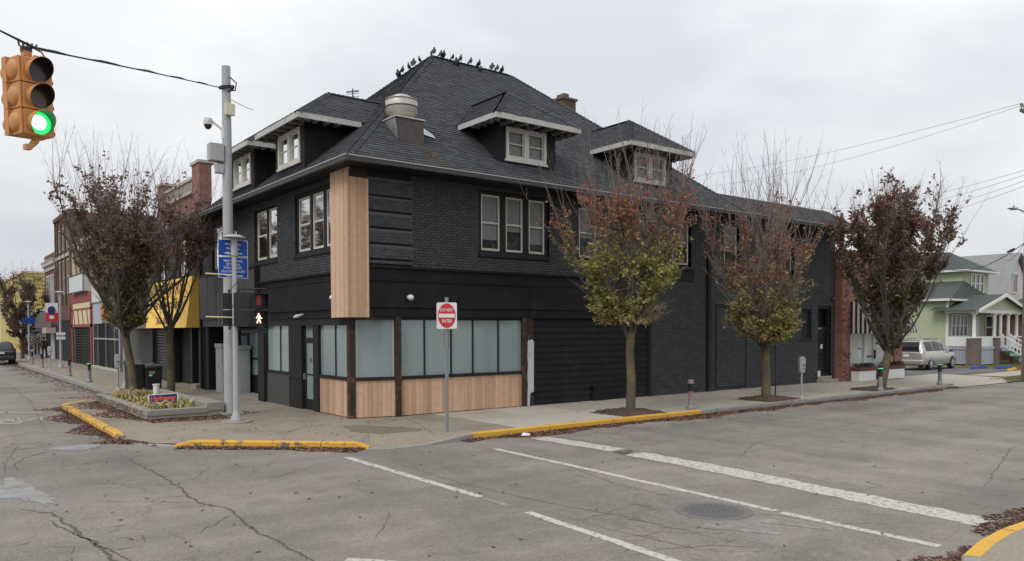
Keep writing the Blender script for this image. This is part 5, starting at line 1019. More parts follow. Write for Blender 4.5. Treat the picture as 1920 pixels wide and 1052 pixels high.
litter('fallen_leaves', 'drifts of brown leaves around the concrete planter', [(X0 - .02, Y1_, X0 - .02, Y0, .5, 4, SW), (X0, Y0, X1_, Y0, .55, 3, SW), (X1_, Y0, X1_, Y1_, .8, 3, SW)], 2600, 7, BR)
litter('planter_leaves', 'brown leaves lying on the planter soil', [(X0 + .25, Y0 + .2, X0 + .25, Y1_ - .2, -1.4, 1, SW + .2)], 900, 8, BR)
t = thing('yard_sign', 'small navy yard sign with bright red lettering stuck in the planter', 'sign', (-3.75, 4.35, SW + .2)); hx, hy, hz = -3.72, 4.35, .62; ha = Vector((.94, -.34, .05)).normalized(); hn = Vector((-.34, -.94, 0)).normalized()
def hp(a, z, n=0): return tuple(Vector((hx, hy, hz)) + ha * a + Vector((0, 0, z)) + hn * n)
m = MB(); m.prism([hp(-.38, -.15), hp(.38, -.15), hp(.38, .15), hp(-.38, .15)], hn * .008); m.build('board', 'sign_white', t); m = MB(); m.prism([hp(-.355, -.128, .009), hp(.355, -.128, .009), hp(.355, .128, .009), hp(-.355, .128, .009)], hn * .002); m.build('face', 'sign_navy', t)
lettering('Hathaway', t, 'sign_red_bright', hp(0, .025, .013), ha, (0, 0, 1), .185, sx=.86, bold=.02); 
m = MB(); m.prism([hp(a, z, .012) for a, z in ((-.28, -.095), (-.03, -.095), (-.03, -.08), (-.28, -.08))], hn * .001); m.build('small_print', 'sign_white', t); m = MB(); m.prism([hp(a, z, .012) for a, z in ((-.01, -.10), (.25, -.10), (.25, -.072), (-.01, -.072))], hn * .001); m.build('small_print', 'sign_red', t)
m = MB()
for a in (-.2, .2): m.cyl(hp(a, -.4, .004), hp(a, .1, .004), .006, n=5)
m.build('wire_stake', 'galv', t)
t = thing('vent_pipe', 'short white standpipe with grey side behind the yard sign', 'pipe', (-3.05, 8.0, SW + .2)); m = MB(); m.cyl((-3.05, 8.0, SW + .15), (-3.05, 8.0, .78), .10, n=16); m.build('pipe', 'sign_white', t); m = MB(); m.cyl((-3.05, 8.0, .78), (-3.05, 8.0, .81), .115, n=16); m.build('cap', 'sign_white', t)
t = thing('paper_scrap', 'crumpled white paper lying in the gutter leaves', 'litter', (2.2, -4.3, .01)); m = MB(); m.add([(2.1, -4.35, .03), (2.3, -4.42, .02), (2.42, -4.3, .05), (2.25, -4.22, .06), (2.2, -4.3, .09)], ((0, 1, 4), (1, 2, 4), (2, 3, 4), (3, 0, 4))); m.build('paper', 'sign_white', t)
# ================================================================ TREES
def tree(name, label, base, seed, fork, leaf_top, top, rad, pal, dens, lean=(0, 0), trunk_r=.13, limbs=15, group='street pear trees', tw_n=13, leafsize=1.0, skirt=None, twig_h=None, mult=2, spread=1.0):
    """vase shaped pear: tapered trunk, upright limbs, shoots, twigs and single leaves.
       rad(z) crown radius at height z, dens(z) leaf probability, pal(rnd, z) leaf colour"""
    rnd = random.Random(seed); bx, by, bz = base; t = thing(name, label, 'tree', base, group); wood = MB(); limb = MB(); twg = MB(); lv = MB()
    f0 = Vector((bx + lean[0], by + lean[1], fork)); tr = [Vector((bx, by, bz - .05)), Vector((bx, by, bz + .12)), Vector((bx + lean[0] * .3 + .02, by + lean[1] * .3, bz + (fork - bz) * .4)), Vector((bx + lean[0] * .7 - .015, by + lean[1] * .7 + .02, bz + (fork - bz) * .75)), f0]
    wood.tube(tr, [trunk_r * 1.45, trunk_r * 1.1, trunk_r, trunk_r * .92, trunk_r * .95], 12)
    def leaf(p, d):
        l = rnd.uniform(.065, .125) * leafsize; wd = l * rnd.uniform(.5, .75); d = (d + Vector((rnd.gauss(0, .6), rnd.gauss(0, .6), rnd.gauss(-.45, .5)))).normalized(); s = d.cross(Vector((rnd.gauss(0, 1), rnd.gauss(0, 1), rnd.gauss(0, 1)))).normalized(); n = d.cross(s); k = rnd.uniform(-.012, .02)
        lv.add([p, p + d * l * .45 + s * wd * .5 + n * k, p + d * l, p + d * l * .45 - s * wd * .5 + n * k], ((0, 1, 2), (0, 2, 3)), pal(rnd, p.z))
    def twig(p, d, L, r):
        a = p + d * L * .5 + Vector((rnd.uniform(-.03, .03), rnd.uniform(-.03, .03), .02 * L)); b = a + (d + Vector((rnd.uniform(-.15, .15), rnd.uniform(-.15, .15), .25))).normalized() * L * .5
        twg.tube([p, a, b], [r, r * .8, r * .45], 3, False)
        cl = noise.noise(Vector((b.x, b.y, b.z * 1.25)) * 1.15 + Vector((seed, 0, 0))); hd = math.hypot(b.x - f0.x, b.y - f0.y) / (rad(b.z) * (1.0 + .8 * noise.noise(Vector((b.x, b.y, b.z)) * .75 + Vector((0, seed, 0)))) + .01)
        q = dens(b.z) * min(1.7, max(0.0, .45 + 2.8 * cl)) * (1.0 if hd < .95 else max(0, 1 - (hd - .95) * 5)); nl = int(L / .045)
        if q > .03:
            for i in range(nl):
                if rnd.random() < q:
                    f = (i + rnd.random()) / nl; pp = p.lerp(a, f * 2) if f < .5 else a.lerp(b, f * 2 - 1)
                    for _k in range(mult): leaf(pp + Vector((rnd.gauss(0, .035), rnd.gauss(0, .035), rnd.gauss(0, .035))), d)
            if rnd.random() < q: leaf(b, d); leaf(b, d)
    def shoot(p, d, L, r):
        pts = [p]; q = p.copy(); dd = d.copy(); n = 5
        for i in range(n):
            dd = (dd + Vector((rnd.uniform(-.15, .15), rnd.uniform(-.15, .15), .13))).normalized(); q = q + dd * L / n; pts.append(q.copy())
        twg.tube(pts, [r * (1 - .8 * i / n) for i in range(n + 1)], 4, False)
        for i in range(1, n + 1):
            for j in range(rnd.choice((1, 2, 2)) + (1 if dens(pts[i].z) > .4 else 0)):
                a = rnd.uniform(0, 6.28); o = Vector((math.cos(a), math.sin(a), rnd.uniform(.05, .7))).normalized(); dz = (pts[i] - pts[i - 1]).normalized()
                twig(pts[i - 1].lerp(pts[i], rnd.random()), (o * .8 + dz * .7).normalized(), rnd.uniform(.16, .42) * (1.0 if dens(pts[i].z) > .1 else .7), max(.0035, r * .35))
    for i in range(limbs):
        a = 2 * math.pi * (i * .618 + rnd.uniform(-.05, .05)); f = (i + .5) / limbs; ztop = leaf_top - (leaf_top - fork) * .55 * rnd.random() ** 1.3
        if f < .45: ztop = leaf_top - rnd.uniform(0, .25) * (leaf_top - fork); rr_ = rad(ztop) * rnd.uniform(.1, .6)
        else: rr_ = rad(ztop) * rnd.uniform(.65, 1.0)
        e = Vector((f0.x + rr_ * math.cos(a), f0.y + rr_ * math.sin(a), ztop)); s = f0 + Vector((0, 0, rnd.uniform(-.35, .5))); s.z = max(s.z, fork - .3); s += Vector((math.cos(a), math.sin(a), 0)) * trunk_r * .5
        c = s.lerp(e, .45) + Vector((math.cos(a), math.sin(a), 0)) * rr_ * .22 * spread - Vector((0, 0, .12)); n = 9; pts = []
        for k in range(n + 1):
            u = k / n; pts.append(s * (1 - u) ** 2 + c * 2 * u * (1 - u) + e * u * u + Vector((rnd.uniform(-.03, .03), rnd.uniform(-.03, .03), 0)))
        r0 = trunk_r * rnd.uniform(.26, .42); limb.tube(pts, [r0 * (1 - .85 * k / n) + .006 for k in range(n + 1)], 7, False)
        for k in range(tw_n):
            u = (.12 + .88 * (k + rnd.random()) / tw_n) * n; i0 = min(int(u), n - 1); p = pts[i0].lerp(pts[i0 + 1], u - i0); ax = (pts[i0 + 1] - pts[i0]).normalized(); an = rnd.uniform(0, 6.28); o = Vector((math.cos(an), math.sin(an), rnd.uniform(-.1, .5)))
            R_ = rad(p.z); hd = math.hypot(p.x - f0.x, p.y - f0.y); L = rnd.uniform(.5, 1.15) * (1 if hd < R_ * .85 else .6); d = (o * rnd.uniform(.5, 1.0) + ax * .7).normalized()
            shoot(p, d, L, .011)
        for k in range(7):   # bare leaders
            p = pts[-1 - k // 3]; d = Vector((rnd.gauss(0, .30) + .22 * math.cos(a), rnd.gauss(0, .30) + .22 * math.sin(a), 1)).normalized(); shoot(p, d, max(.35, (top - p.z) * rnd.uniform(.35, 1.0) ** 1.0), .0105)
    if skirt:
        for k in range(skirt[0]):
            a = rnd.uniform(0, 6.28); z = rnd.uniform(skirt[1], skirt[2]); r1 = rad(z) * rnd.uniform(.0, .45); p = Vector((f0.x + r1 * math.cos(a), f0.y + r1 * math.sin(a), max(fork + .1, z - .1))); a2 = a + rnd.uniform(-.9, .9); d = Vector((math.cos(a2), math.sin(a2), rnd.uniform(-.45, .25))).normalized(); shoot(p, d, rad(z) * rnd.uniform(.4, .75), .011)
    wood.build('trunk', 'bark', t, smooth=True, recalc=False); limb.build('limbs', 'limb', t, smooth=True, recalc=False); twg.build('twigs', 'twig', t, kind='stuff', recalc=False); lv.build('leaves', 'leaf', t, kind='stuff', recalc=False); return t
def interp(tab):
    def f(z):
        if z <= tab[0][0]: return tab[0][1]
        for (a, b), (c, d) in zip(tab, tab[1:]):
            if z <= c: return b + (d - b) * (z - a) / (c - a)
        return tab[-1][1]
    return f
GREEN = [(0.20, 0.215, 0.05), (0.26, 0.255, 0.065), (0.11, 0.14, 0.035), (0.34, 0.29, 0.10)]; OLIVE = [(0.30, 0.23, 0.10), (0.36, 0.25, 0.13), (0.23, 0.19, 0.075)]; REDS = [(0.23, 0.075, 0.06), (0.16, 0.065, 0.055), (0.27, 0.11, 0.075), (0.29, 0.165, 0.08), (0.15, 0.08, 0.07)]; DARK = [(0.11, 0.066, 0.054), (0.08, 0.05, 0.045), (0.14, 0.08, 0.062), (0.17, 0.10, 0.07), (0.11, 0.08, 0.05)]
LIGHTB = [tuple(x * 1.3 for x in c) for c in DARK]
def pal_mix(stops):
    """stops: (z, palette); blends by chance between neighbours"""
    def f(rnd, z):
        z += rnd.gauss(0, .35); pal = stops[-1][1]
        if z <= stops[0][0]: pal = stops[0][1]
        else:
            for (a, p), (c, q) in zip(stops, stops[1:]):
                if z <= c: pal = p if rnd.random() > (z - a) / (c - a) else q; break
        k = 1.3 * (1 + rnd.uniform(-.28, .28)); return tuple(x * k for x in rnd.choice(pal))
    return f
bright = [(0.42, 0.06, 0.035), (0.26, 0.06, 0.06), (0.30, 0.17, 0.06)]
for spec in (dict(name='pear_tree', label='nearest street tree, lower leaves green, reddish above, bare top, by the yellow kerb', base=(6.85, -3.35, SW), seed=101, fork=2.45, leaf_top=6.6, top=8.75, rad=interp([(2.5, 1.0), (3.0, 1.2), (3.8, 1.45), (5.0, 1.9), (6.0, 2.3), (7, 2.1)]), pal=pal_mix([(2.6, GREEN[3:] + OLIVE), (3.1, GREEN + OLIVE[:1]), (4.4, GREEN), (5.2, OLIVE + REDS[2:4] + REDS), (6.2, REDS + bright[1:2])]), dens=interp([(2.5, .66), (3.6, .66), (4.8, .52), (5.6, .50), (6.2, .34), (6.8, .07), (7.4, .015), (9, 0)]), trunk_r=.125, limbs=17, skirt=(170, 2.75, 4.4)),
             dict(name='pear_tree', label='second street tree with bare upright top, between thin post and bricked doorway', base=(13.55, -3.2, SW), seed=202, fork=2.05, leaf_top=6.3, top=9.1, rad=interp([(2.0, 1.05), (2.6, 1.3), (3.4, 1.5), (5.0, 2.05), (6.2, 2.3), (7, 2.1)]), pal=pal_mix([(2.2, GREEN + OLIVE), (3.4, GREEN + OLIVE + REDS[2:3]), (4.4, OLIVE + REDS + bright[2:]), (5.6, REDS), (6.5, DARK + REDS)]), dens=interp([(2, .66), (3.4, .64), (4.8, .44), (5.6, .38), (6.3, .20), (6.9, .03), (9, 0)]), trunk_r=.145, limbs=16, skirt=(160, 2.15, 3.9)),
             dict(name='pear_tree', label='third street tree with dense dark red crown before the striped awning', base=(20.55, -3.6, SW), seed=303, lean=(.45, -.1), fork=1.7, leaf_top=7.7, top=8.7, rad=interp([(1.2, .4), (2.4, .55), (3.6, .72), (4.3, 1.8), (5.5, 2.55), (6.8, 2.45), (7.6, 1.9), (8.2, 1.2)]), pal=pal_mix([(1.8, GREEN[2:3] + DARK + OLIVE[2:]), (3.4, GREEN[2:3] * 2 + OLIVE[2:] + DARK[:2]), (4.8, DARK + GREEN[2:3]), (8, DARK + REDS[:2])]), dens=interp([(1.4, .85), (4, .95), (6, .8), (7.3, .5), (8.1, .12), (9, .02)]), trunk_r=.16, limbs=20, tw_n=15, skirt=(90, 1.7, 4.0), leafsize=1.3, mult=3),
             dict(name='pear_tree', label='left tree at the planter with dense brown crown and green underside', base=(-3.05, 11.2, SW), seed=404, lean=(-.25, .1), fork=2.6, leaf_top=7.3, top=9.6, rad=interp([(1.8, .5), (3, .6), (4.6, .62), (5.1, 2.3), (5.8, 3.6), (7.2, 3.4), (8, 2.6)]), pal=pal_mix([(2.4, GREEN[2:3] + OLIVE[2:]), (3.8, GREEN[2:3] * 2 + OLIVE[2:] + DARK[:1]), (4.8, LIGHTB + OLIVE[:1]), (6, LIGHTB + REDS[4:])]), dens=interp([(1.6, .8), (4, .8), (5.8, .68), (6.6, .38), (7.6, .15), (8.4, .03), (9.2, 0)]), trunk_r=.135, limbs=22, tw_n=15, skirt=(90, 2.3, 4.6), leafsize=1.25, mult=3),
             dict(name='pear_tree', label='forked sparse tree right of the planter trees in front of the yellow awning', base=(-1.72, 11.6, SW), seed=505, fork=2.7, leaf_top=7.0, top=8.9, rad=interp([(2, .4), (4.6, .7), (5.2, 1.8), (6, 2.2), (7, 2.1), (8, 1.6)]), pal=pal_mix([(2.4, OLIVE + DARK), (5, LIGHTB + REDS[3:]), (7, LIGHTB)]), dens=interp([(2.5, .0), (4.6, .04), (5.2, .28), (6.3, .30), (7.2, .12), (8.3, .02)]), trunk_r=.135, limbs=8, tw_n=13),
             dict(name='pear_tree', label='dark leaved tree above the parked dark car on the far left', base=(-1.9, 58.5, SW), seed=606, fork=1.9, leaf_top=6.8, top=8.6, rad=interp([(1.8, 1.0), (3.0, 1.7), (4.5, 2.4), (6.5, 2.0), (7.5, 1.2)]), pal=pal_mix([(2.2, DARK + GREEN[2:3]), (4, DARK)]), dens=interp([(1.5, .55), (5, .6), (6.5, .4), (7.4, .1), (8.5, 0)]), trunk_r=.15, limbs=14, tw_n=11, skirt=(24, 2.0, 3.2), leafsize=1.5)):
    tree(**spec)
# mulch in the tree pits
rp2 = random.Random(61)
for k, (x0, x1, y0, y1, wh) in enumerate(((6.05, 7.75, -3.92, -2.5, 'nearest'), (12.6, 14.5, -3.92, -2.6, 'second'), (19.3, 21.2, -3.92, -2.9, 'third'))):
    m = MB(); n = 12; H = [[0 if i in (0, n) or j in (0, n) else .015 + rp2.uniform(0, .05) + .06 * math.exp(-((i / n - .5) ** 2 + (j / n - .5) ** 2) * 8) for j in range(n + 1)] for i in range(n + 1)]
    P = lambda i, j: (x0 + (x1 - x0) * i / n + rp2.uniform(-.02, .02) * 0, y0 + (y1 - y0) * j / n, SW + .004 + H[i][j])
    for i in range(n):
        for j in range(n): m.quad(P(i, j), P(i + 1, j), P(i + 1, j + 1), P(i, j + 1))
    m.build('tree_pit', 'soil', kind='structure', smooth=True, recalc=False)
    litter('pit_leaves', 'brown leaves on the soil around the ' + wh + ' street tree', [(x0 + .1, y1 - .1, x1 - .1, y1 - .1, y1 - y0 - .2, 1, SW + .03)], 260, 80 + k, BR)
# ================================================================ MAIN STREET ROW, LEFT
mat('stucco_beige', (0.40, 0.33, 0.22), .9, .1, 5); mat('trim_red', (0.26, 0.045, 0.045), .7, .12, 5); mat('panel_cream', (0.56, 0.50, 0.30), .8, .06, 4); mat('panel_bluegrey', (0.36, 0.385, 0.43), .7, .05, 3); mat('panel_white', (0.55, 0.57, 0.58), .7, .05, 3); mat('siding_yellow', (0.46, 0.36, 0.115), .75, .1, 2); mat('stone_pale', (0.42, 0.39, 0.34), .85, .12, 5); mat('awning_white', (0.62, 0.62, 0.62), .8, .06, 3); mat('awning_grey', (0.36, 0.36, 0.37), .8, .08, 3); mat('grille', (0.04, 0.04, 0.042), .6, .2, 5); mat('maple_orange', (0.50, 0.20, 0.04), .7); mat('roof_green', (0.058, 0.070, 0.066), .9, .25, 12, .4, 60); mat('siding_green', (0.40, 0.45, 0.305), .75, .06, 4); mat('siding_white', (0.60, 0.57, 0.555), .75, .06, 4); mat('roof_grey', (0.23, 0.235, 0.235), .9, .15, 6, .3, 60, c2=(0.17, 0.17, 0.168), s2=.9); mat('porch_grey', (0.36, 0.39, 0.45), .75, .08, 4); mat('siding_pink', (0.55, 0.42, 0.38), .8, .06)
def upper_window(fr, a0, a1, z0, z1, parent, frame='stone_pale', n=.0):
    m = MB(); fr.ring(m, a0, a1, n - .1, n + .04, z0, z1, .09); w_ = m.build('window', frame, parent); m = MB(); fr.quad(m, a0 + .05, a1 - .05, n - .05, z0 + .05, z1 - .05); m.build('pane', 'dark_pane', w_, recalc=False); m = MB(); fr.box(m, a0 + .09, a1 - .09, n - .045, n, (z0 + z1) / 2 - .04, (z0 + z1) / 2 + .04); m.build('rail', frame, w_); return w_
mat('dark_pane', (0.03, 0.034, 0.04), .08, .2, 2, coat=.4); mat('blind_pane', (0.34, 0.33, 0.31), .4, .1, 3)
def facade(name, label, x, y0, y1, h, mname, ops, depth=12):
    t = thing(name, label, 'building', (x, (y0 + y1) / 2, SW)); fr = Frame((x, 0, 0), (0, 1, 0), (-1, 0, 0)); m = MB(); fr.wall(m, y0, y1, 0, h, ops, 0, .12)
    m.quad((x, y0, 0), (x + depth, y0, 0), (x + depth, y0, h), (x, y0, h)); m.quad((x, y1, 0), (x + depth, y1, 0), (x + depth, y1, h), (x, y1, h)); m.quad((x + depth, y0, 0), (x + depth, y1, 0), (x + depth, y1, h), (x + depth, y0, h)); m.quad((x, y0, h - .02), (x + depth, y0, h - .02), (x + depth, y1, h - .02), (x, y1, h - .02)); m.build('wall', mname, t, recalc=False); return t, fr
# yellow awning (belongs to the corner building's shop)
aw = thing('yellow_awning', 'large sloping yellow shop awning with dark lettering', 'awning', (-.5, 17.8, 2.6)); y0, y1 = 13.85, 20.6
ptop = (-.30, 4.70); pbot = (-.56, 2.63)
m = MB(); m.quad((ptop[0], y0, ptop[1]), (ptop[0], y1, ptop[1]), (pbot[0], y1, pbot[1]), (pbot[0], y0, pbot[1])); m.build('front', 'awning_yellow', aw, recalc=False)
for yy in (y0, y1): m = MB(); m.prism([(0, yy, 4.70), (ptop[0], yy, ptop[1]), (pbot[0], yy, pbot[1]), (0, yy, 2.63)], (0, .01, 0)); m.build('side', 'awning_yellow', aw)
m = MB(); m.quad((0, y0, 4.70), (0, y1, 4.70), (ptop[0], y1, ptop[1]), (ptop[0], y0, ptop[1])); m.build('top', 'awning_yellow', aw, recalc=False)
ad = Vector((ptop[0] - pbot[0], 0, ptop[1] - pbot[1])).normalized(); an = Vector((-ad.z, 0, ad.x))
def ap(y, f, n=.012): return tuple(Vector((pbot[0], y, pbot[1])) + ad * f * 2.086 + an * n)
lettering('PODIATRY', aw, 'letter_purple', ap(17.3, .80), (0, -1, 0), ad, .62, sx=1.55, bold=.02); lettering('THE FEET SPECIALISTS', aw, 'letter_dark', ap(17.3, .46), (0, -1, 0), ad, .40, sx=1.15, bold=.015); lettering('365-3076', aw, 'letter_purple', ap(17.6, .14), (0, -1, 0), ad, .42, sx=1.5, bold=.015)
# red brick block with parapet, set back above its shop
t, fr = facade('parapet_building', 'red brick building with pale balustrade parapet behind the trees', 2.5, 21.95, 30.2, 7.3, 'brick_red', [])
fr.box(mm := MB(), 21.97, 30.18, -.4, .0, 7.25, 9.7); mm.build('front_wall', 'brick_red', t)
fr.box(mm := MB(), 21.9, 23.2, -.42, .18, 9.0, 10.95); mm.build('pillar', 'brick_red', t); fr.box(mm := MB(), 29.2, 30.28, -.5, .18, 9.0, 10.85); mm.build('pillar', 'brick_red', t)
for a0, a1, z in ((21.85, 23.3, 10.95), (29.1, 30.4, 10.85)): fr.box(mm := MB(), a0, a1, -.6, .25, z, z + .14); mm.build('pillar_cap', 'stone_pale', t)
fr.box(mm := MB(), 23.2, 29.2, -.3, .14, 10.32, 10.46); mm.build('parapet_rail', 'stone_pale', t); fr.box(mm := MB(), 23.2, 29.2, -.3, .16, 9.62, 9.76); mm.build('parapet_rail', 'stone_pale', t)
for i in range(22): fr.box(mm := MB(), 23.35 + i * .27, 23.47 + i * .27, -.08, .06, 9.76, 10.32); mm.build('baluster', 'stone_pale', t)
fr.box(mm := MB(), 23.2, 29.2, -.3, -.1, 9.76, 10.32); mm.build('parapet_back', 'brick_brown', t)
f0 = Frame((0, 0, 0), (0, 1, 0), (-1, 0, 0)); m = MB(); m.box(.15, 2.5, 21.95, 30.0, SW, 3.9); m.build('shop_wall', 'charcoal_panel', t)
m = MB(); m.hexa(((-.9, 22.0, 2.62), (.1, 22.0, 2.62), (.1, 25.6, 2.62), (-.9, 25.6, 2.62), (-.3, 22.0, 3.7), (.1, 22.0, 3.7), (.1, 25.6, 3.7), (-.3, 25.6, 3.7))); m.build('awning', 'awning_grey', t)
for i in range(30): f0.box(mm := MB(), 22.1, 25.4, -.08, -.03, SW + .05 + i * .08, SW + .105 + i * .08); mm.build('shutter_slat', 'grille', t)
f0.box(mm := MB(), 25.6, 30, -.12, .1, 2.7, 3.9); mm.build('sign_band', 'charcoal_panel', t)
# blue grey shop with leaf sign
t, fr = facade('leaf_shop', 'blue grey panelled shop with orange leaf sign and barred windows', .15, 30.2, 38.4, 6.6, 'panel_bluegrey', [(30.4, 38.0, SW, 2.95)])
fr.box(mm := MB(), 30.2, 38.4, 0, .05, 4.35, 6.6); mm.build('upper_panel', 'panel_white', t); fr.box(mm := MB(), 30.2, 38.4, 0, .07, 4.28, 4.35); mm.build('panel_seam', 'post_grey', t)
mm = MB(); rl = random.Random(3); cx, cz = 34.2, 3.75; pts = []
for k in range(22): a = 2 * math.pi * k / 22; rr_ = .75 if k % 2 else .42; pts.append(fr.p(cx + rr_ * 1.2 * math.cos(a), .1, cz + rr_ * math.sin(a)))
mm.prism(pts, (-.05, 0, 0)); mm.build('leaf_emblem', 'maple_orange', t)
mm = MB(); mm.prism([fr.p(32.9 + 1.0 * math.cos(2 * math.pi * k / 16), .08, 3.9 + .65 * math.sin(2 * math.pi * k / 16)) for k in range(16)], (-.05, 0, 0)); mm.build('red_emblem', 'sign_red', t); fr.box(mm := MB(), 30.6, 32.2, .06, .12, 3.4, 4.2); mm.build('sign_board', 'panel_white', t)
mm = MB(); mm.prism([fr.p(35.4 + .55 * math.cos(2 * math.pi * k / 16), .06, 5.3 + .5 * math.sin(2 * math.pi * k / 16)) for k in range(16)], (-.04, 0, 0)); mm.build('green_emblem', 'visor_green', t)
fr.quad(mm := MB(), 30.4, 38.0, -.5, SW, 2.95); mm.build('shop_pane', 'dark_pane', t, recalc=False)
for i in range(18): mm = MB(); a = 30.55 + i * .43; fr.box(mm, a - .03, a + .03, .0, .05, SW + .1, 2.9); mm.build('bar', 'galv' if i % 6 == 2 else 'grille', t)
fr.box(mm := MB(), 30.4, 38, -.02, .06, 1.95, 2.05); mm.build('rail', 'galv', t); fr.box(mm := MB(), 30.3, 38.1, -.1, .15, 0.1, SW + .12); mm.build('curb', 'stone_pale', t)
# half timbered
t, fr = facade('half_timbered_building', 'beige half timbered building with red trim and pale sign board', .15, 38.4, 46.4, 8.9, 'stucco_beige', [(38.8, 46, SW, 2.75)])
for a0, a1, z0, z1 in ((38.4, 46.4, 4.45, 5.1), (38.4, 46.4, 3.95, 4.05), (38.4, 38.8, SW, 4.45), (46.0, 46.4, SW, 4.45), (38.4, 46.4, 2.75, 2.95)): fr.box(mm := MB(), a0, a1, 0, .10, z0, z1); mm.build('red_trim', 'trim_red', t)
for z0, z1 in ((4.05, 4.45), (2.95, 3.95)): fr.box(mm := MB(), 38.9, 45.9, 0, .06, z0, z1); mm.build('cream_panel', 'panel_cream', t)
for a in (39.6, 41.4, 43.2, 45): 
    mm = MB(); mm.prism([fr.p(a - .07, .06, 2.95), fr.p(a + .07, .06, 2.95), fr.p(a + .62, .06, 3.95), fr.p(a + .48, .06, 3.95)], (-.04, 0, 0)); mm.build('brace', 'trim_red', t)
fr.box(mm := MB(), 39.5, 45.4, 0, .35, 5.15, 6.35); sb = mm.build('sign_board', 'panel_white', t); fr.ring(mm := MB(), 39.45, 45.45, .35, .38, 5.1, 6.4, .09); mm.build('sign_frame', 'grille', sb)
for a0, b0, a1, b1 in ((38.5, 6.6, 40.6, 8.8), (42.6, 6.6, 40.6, 8.8), (44, 6.6, 46, 8.8), (40.6, 6.6, 40.6, 8.8), (42.8, 6.6, 42.8, 8.8)):
    d = Vector((0, a1 - a0, b1 - b0)).normalized(); s_ = Vector((0, -d.z, d.y)) * .08; q0, q1 = Vector(fr.p(a0, .02, b0)), Vector(fr.p(a1, .02, b1)); mm = MB(); mm.prism([q0 - s_, q0 + s_, q1 + s_, q1 - s_], (-.05, 0, 0)); mm.build('timber', 'brick_brown', t)
fr.quad(mm := MB(), 38.8, 46, -.4, SW, 2.75); mm.build('shop_pane', 'void', t, recalc=False)
for i in range(14): mm = MB(); fr.box(mm, 38.9, 45.9, .0, .03, SW + .1 + i * .19, SW + .16 + i * .19); mm.build('grille_bar', 'grille', t)
for i in range(12): mm = MB(); a = 39.1 + i * .6; fr.box(mm, a - .025, a + .025, .03, .06, SW, 2.75); mm.build('grille_bar', 'grille', t)
# brown brick, three storeys
ops = [(47.2 + i * 1.95, 48.5 + i * 1.95, z0, z1) for i in range(4) for z0, z1 in ((5.3, 7.9), (8.7, 10.4))]
t, fr = facade('brown_brick_building', 'tall brown brick building with narrow windows rising above the row', .15, 46.4, 54.0, 11.3, 'brick_brown', ops)
for q in ops: upper_window(fr, *q, t)
fr.box(mm := MB(), 46.35, 54.05, -.3, .2, 11.15, 11.45); mm.build('cornice', 'brick_maroon', t); fr.box(mm := MB(), 46.4, 54, -.1, .1, 8.1, 8.35); mm.build('string_course', 'stone_pale', t)
for a in (46.4, 48.75, 50.7, 52.65, 53.75): fr.box(mm := MB(), a, a + .28, 0, .12, 4.4, 11.15); mm.build('pilaster', 'brick_brown', t)
fr.box(mm := MB(), 46.6, 53.8, .0, .12, 3.3, 4.4); mm.build('sign_band', 'brick_maroon', t); fr.box(mm := MB(), 46.8, 53.6, -.3, .02, SW, 3.2); mm.build('shop_pane', 'void', t)
for i in range(9): mm = MB(); a = 47 + i * .8; fr.box(mm, a, a + .06, .02, .05, SW, 3.2); mm.build('grille_bar', 'grille', t)
# dark red brick with cornice
ops = [(55.6, 56.9, 4.7, 7.2), (57.3, 58.4, 4.7, 7.2), (58.8, 60.0, 4.7, 7.2)]
t, fr = facade('red_brick_building', 'dark red brick building with pale cornice left of the brown one', .15, 54.0, 61.2, 9.0, 'brick_maroon', ops)
for q in ops: upper_window(fr, *q, t, 'sign_white')
fr.box(mm := MB(), 54, 61.2, -.2, .25, 8.0, 8.35); mm.build('cornice', 'stone_pale', t); fr.box(mm := MB(), 54, 61.2, -.1, .08, 7.6, 8.0); mm.build('frieze', 'stone_pale', t); fr.box(mm := MB(), 54, 61.2, -.1, .3, 8.35, 8.45); mm.build('cornice', 'stone_pale', t)
fr.box(mm := MB(), 55.3, 60.3, 0, .12, 4.45, 4.68); mm.build('sill', 'stone_pale', t); fr.box(mm := MB(), 54.3, 61, -.3, .03, SW, 3.0); mm.build('shop_pane', 'void', t); fr.box(mm := MB(), 55.4, 57.4, .03, .08, SW, 2.7); mm.build('shutter', 'cabinet_grey', t)
mm = MB(); n = 8; pr = [(0, 4.35)] + [(.15 + 1.05 * math.sin(k / n * math.pi / 2), 4.35 - 1.1 * (1 - math.cos(k / n * math.pi / 2)) - .1) for k in range(n + 1)] + [(1.2, 2.75), (0, 2.75)]
mm.prism([fr.p(57.5, a, z) for a, z in pr], (0, 5.2, 0)); mm.build('awning', 'awning_grey', t)
for z, s_ in ((3.55, .35), (3.25, .3)): 
    mm = MB(); fr.box(mm, 58.6, 61.4, 1.21, 1.23, z - s_ * .3, z + s_ * .3); mm.build('awning_print', 'charcoal_panel', t)
fr.box(mm := MB(), 54.6, 56.9, .05, .75, 2.3, 2.75); mm.build('hanging_sign', 'siding_pink', t)
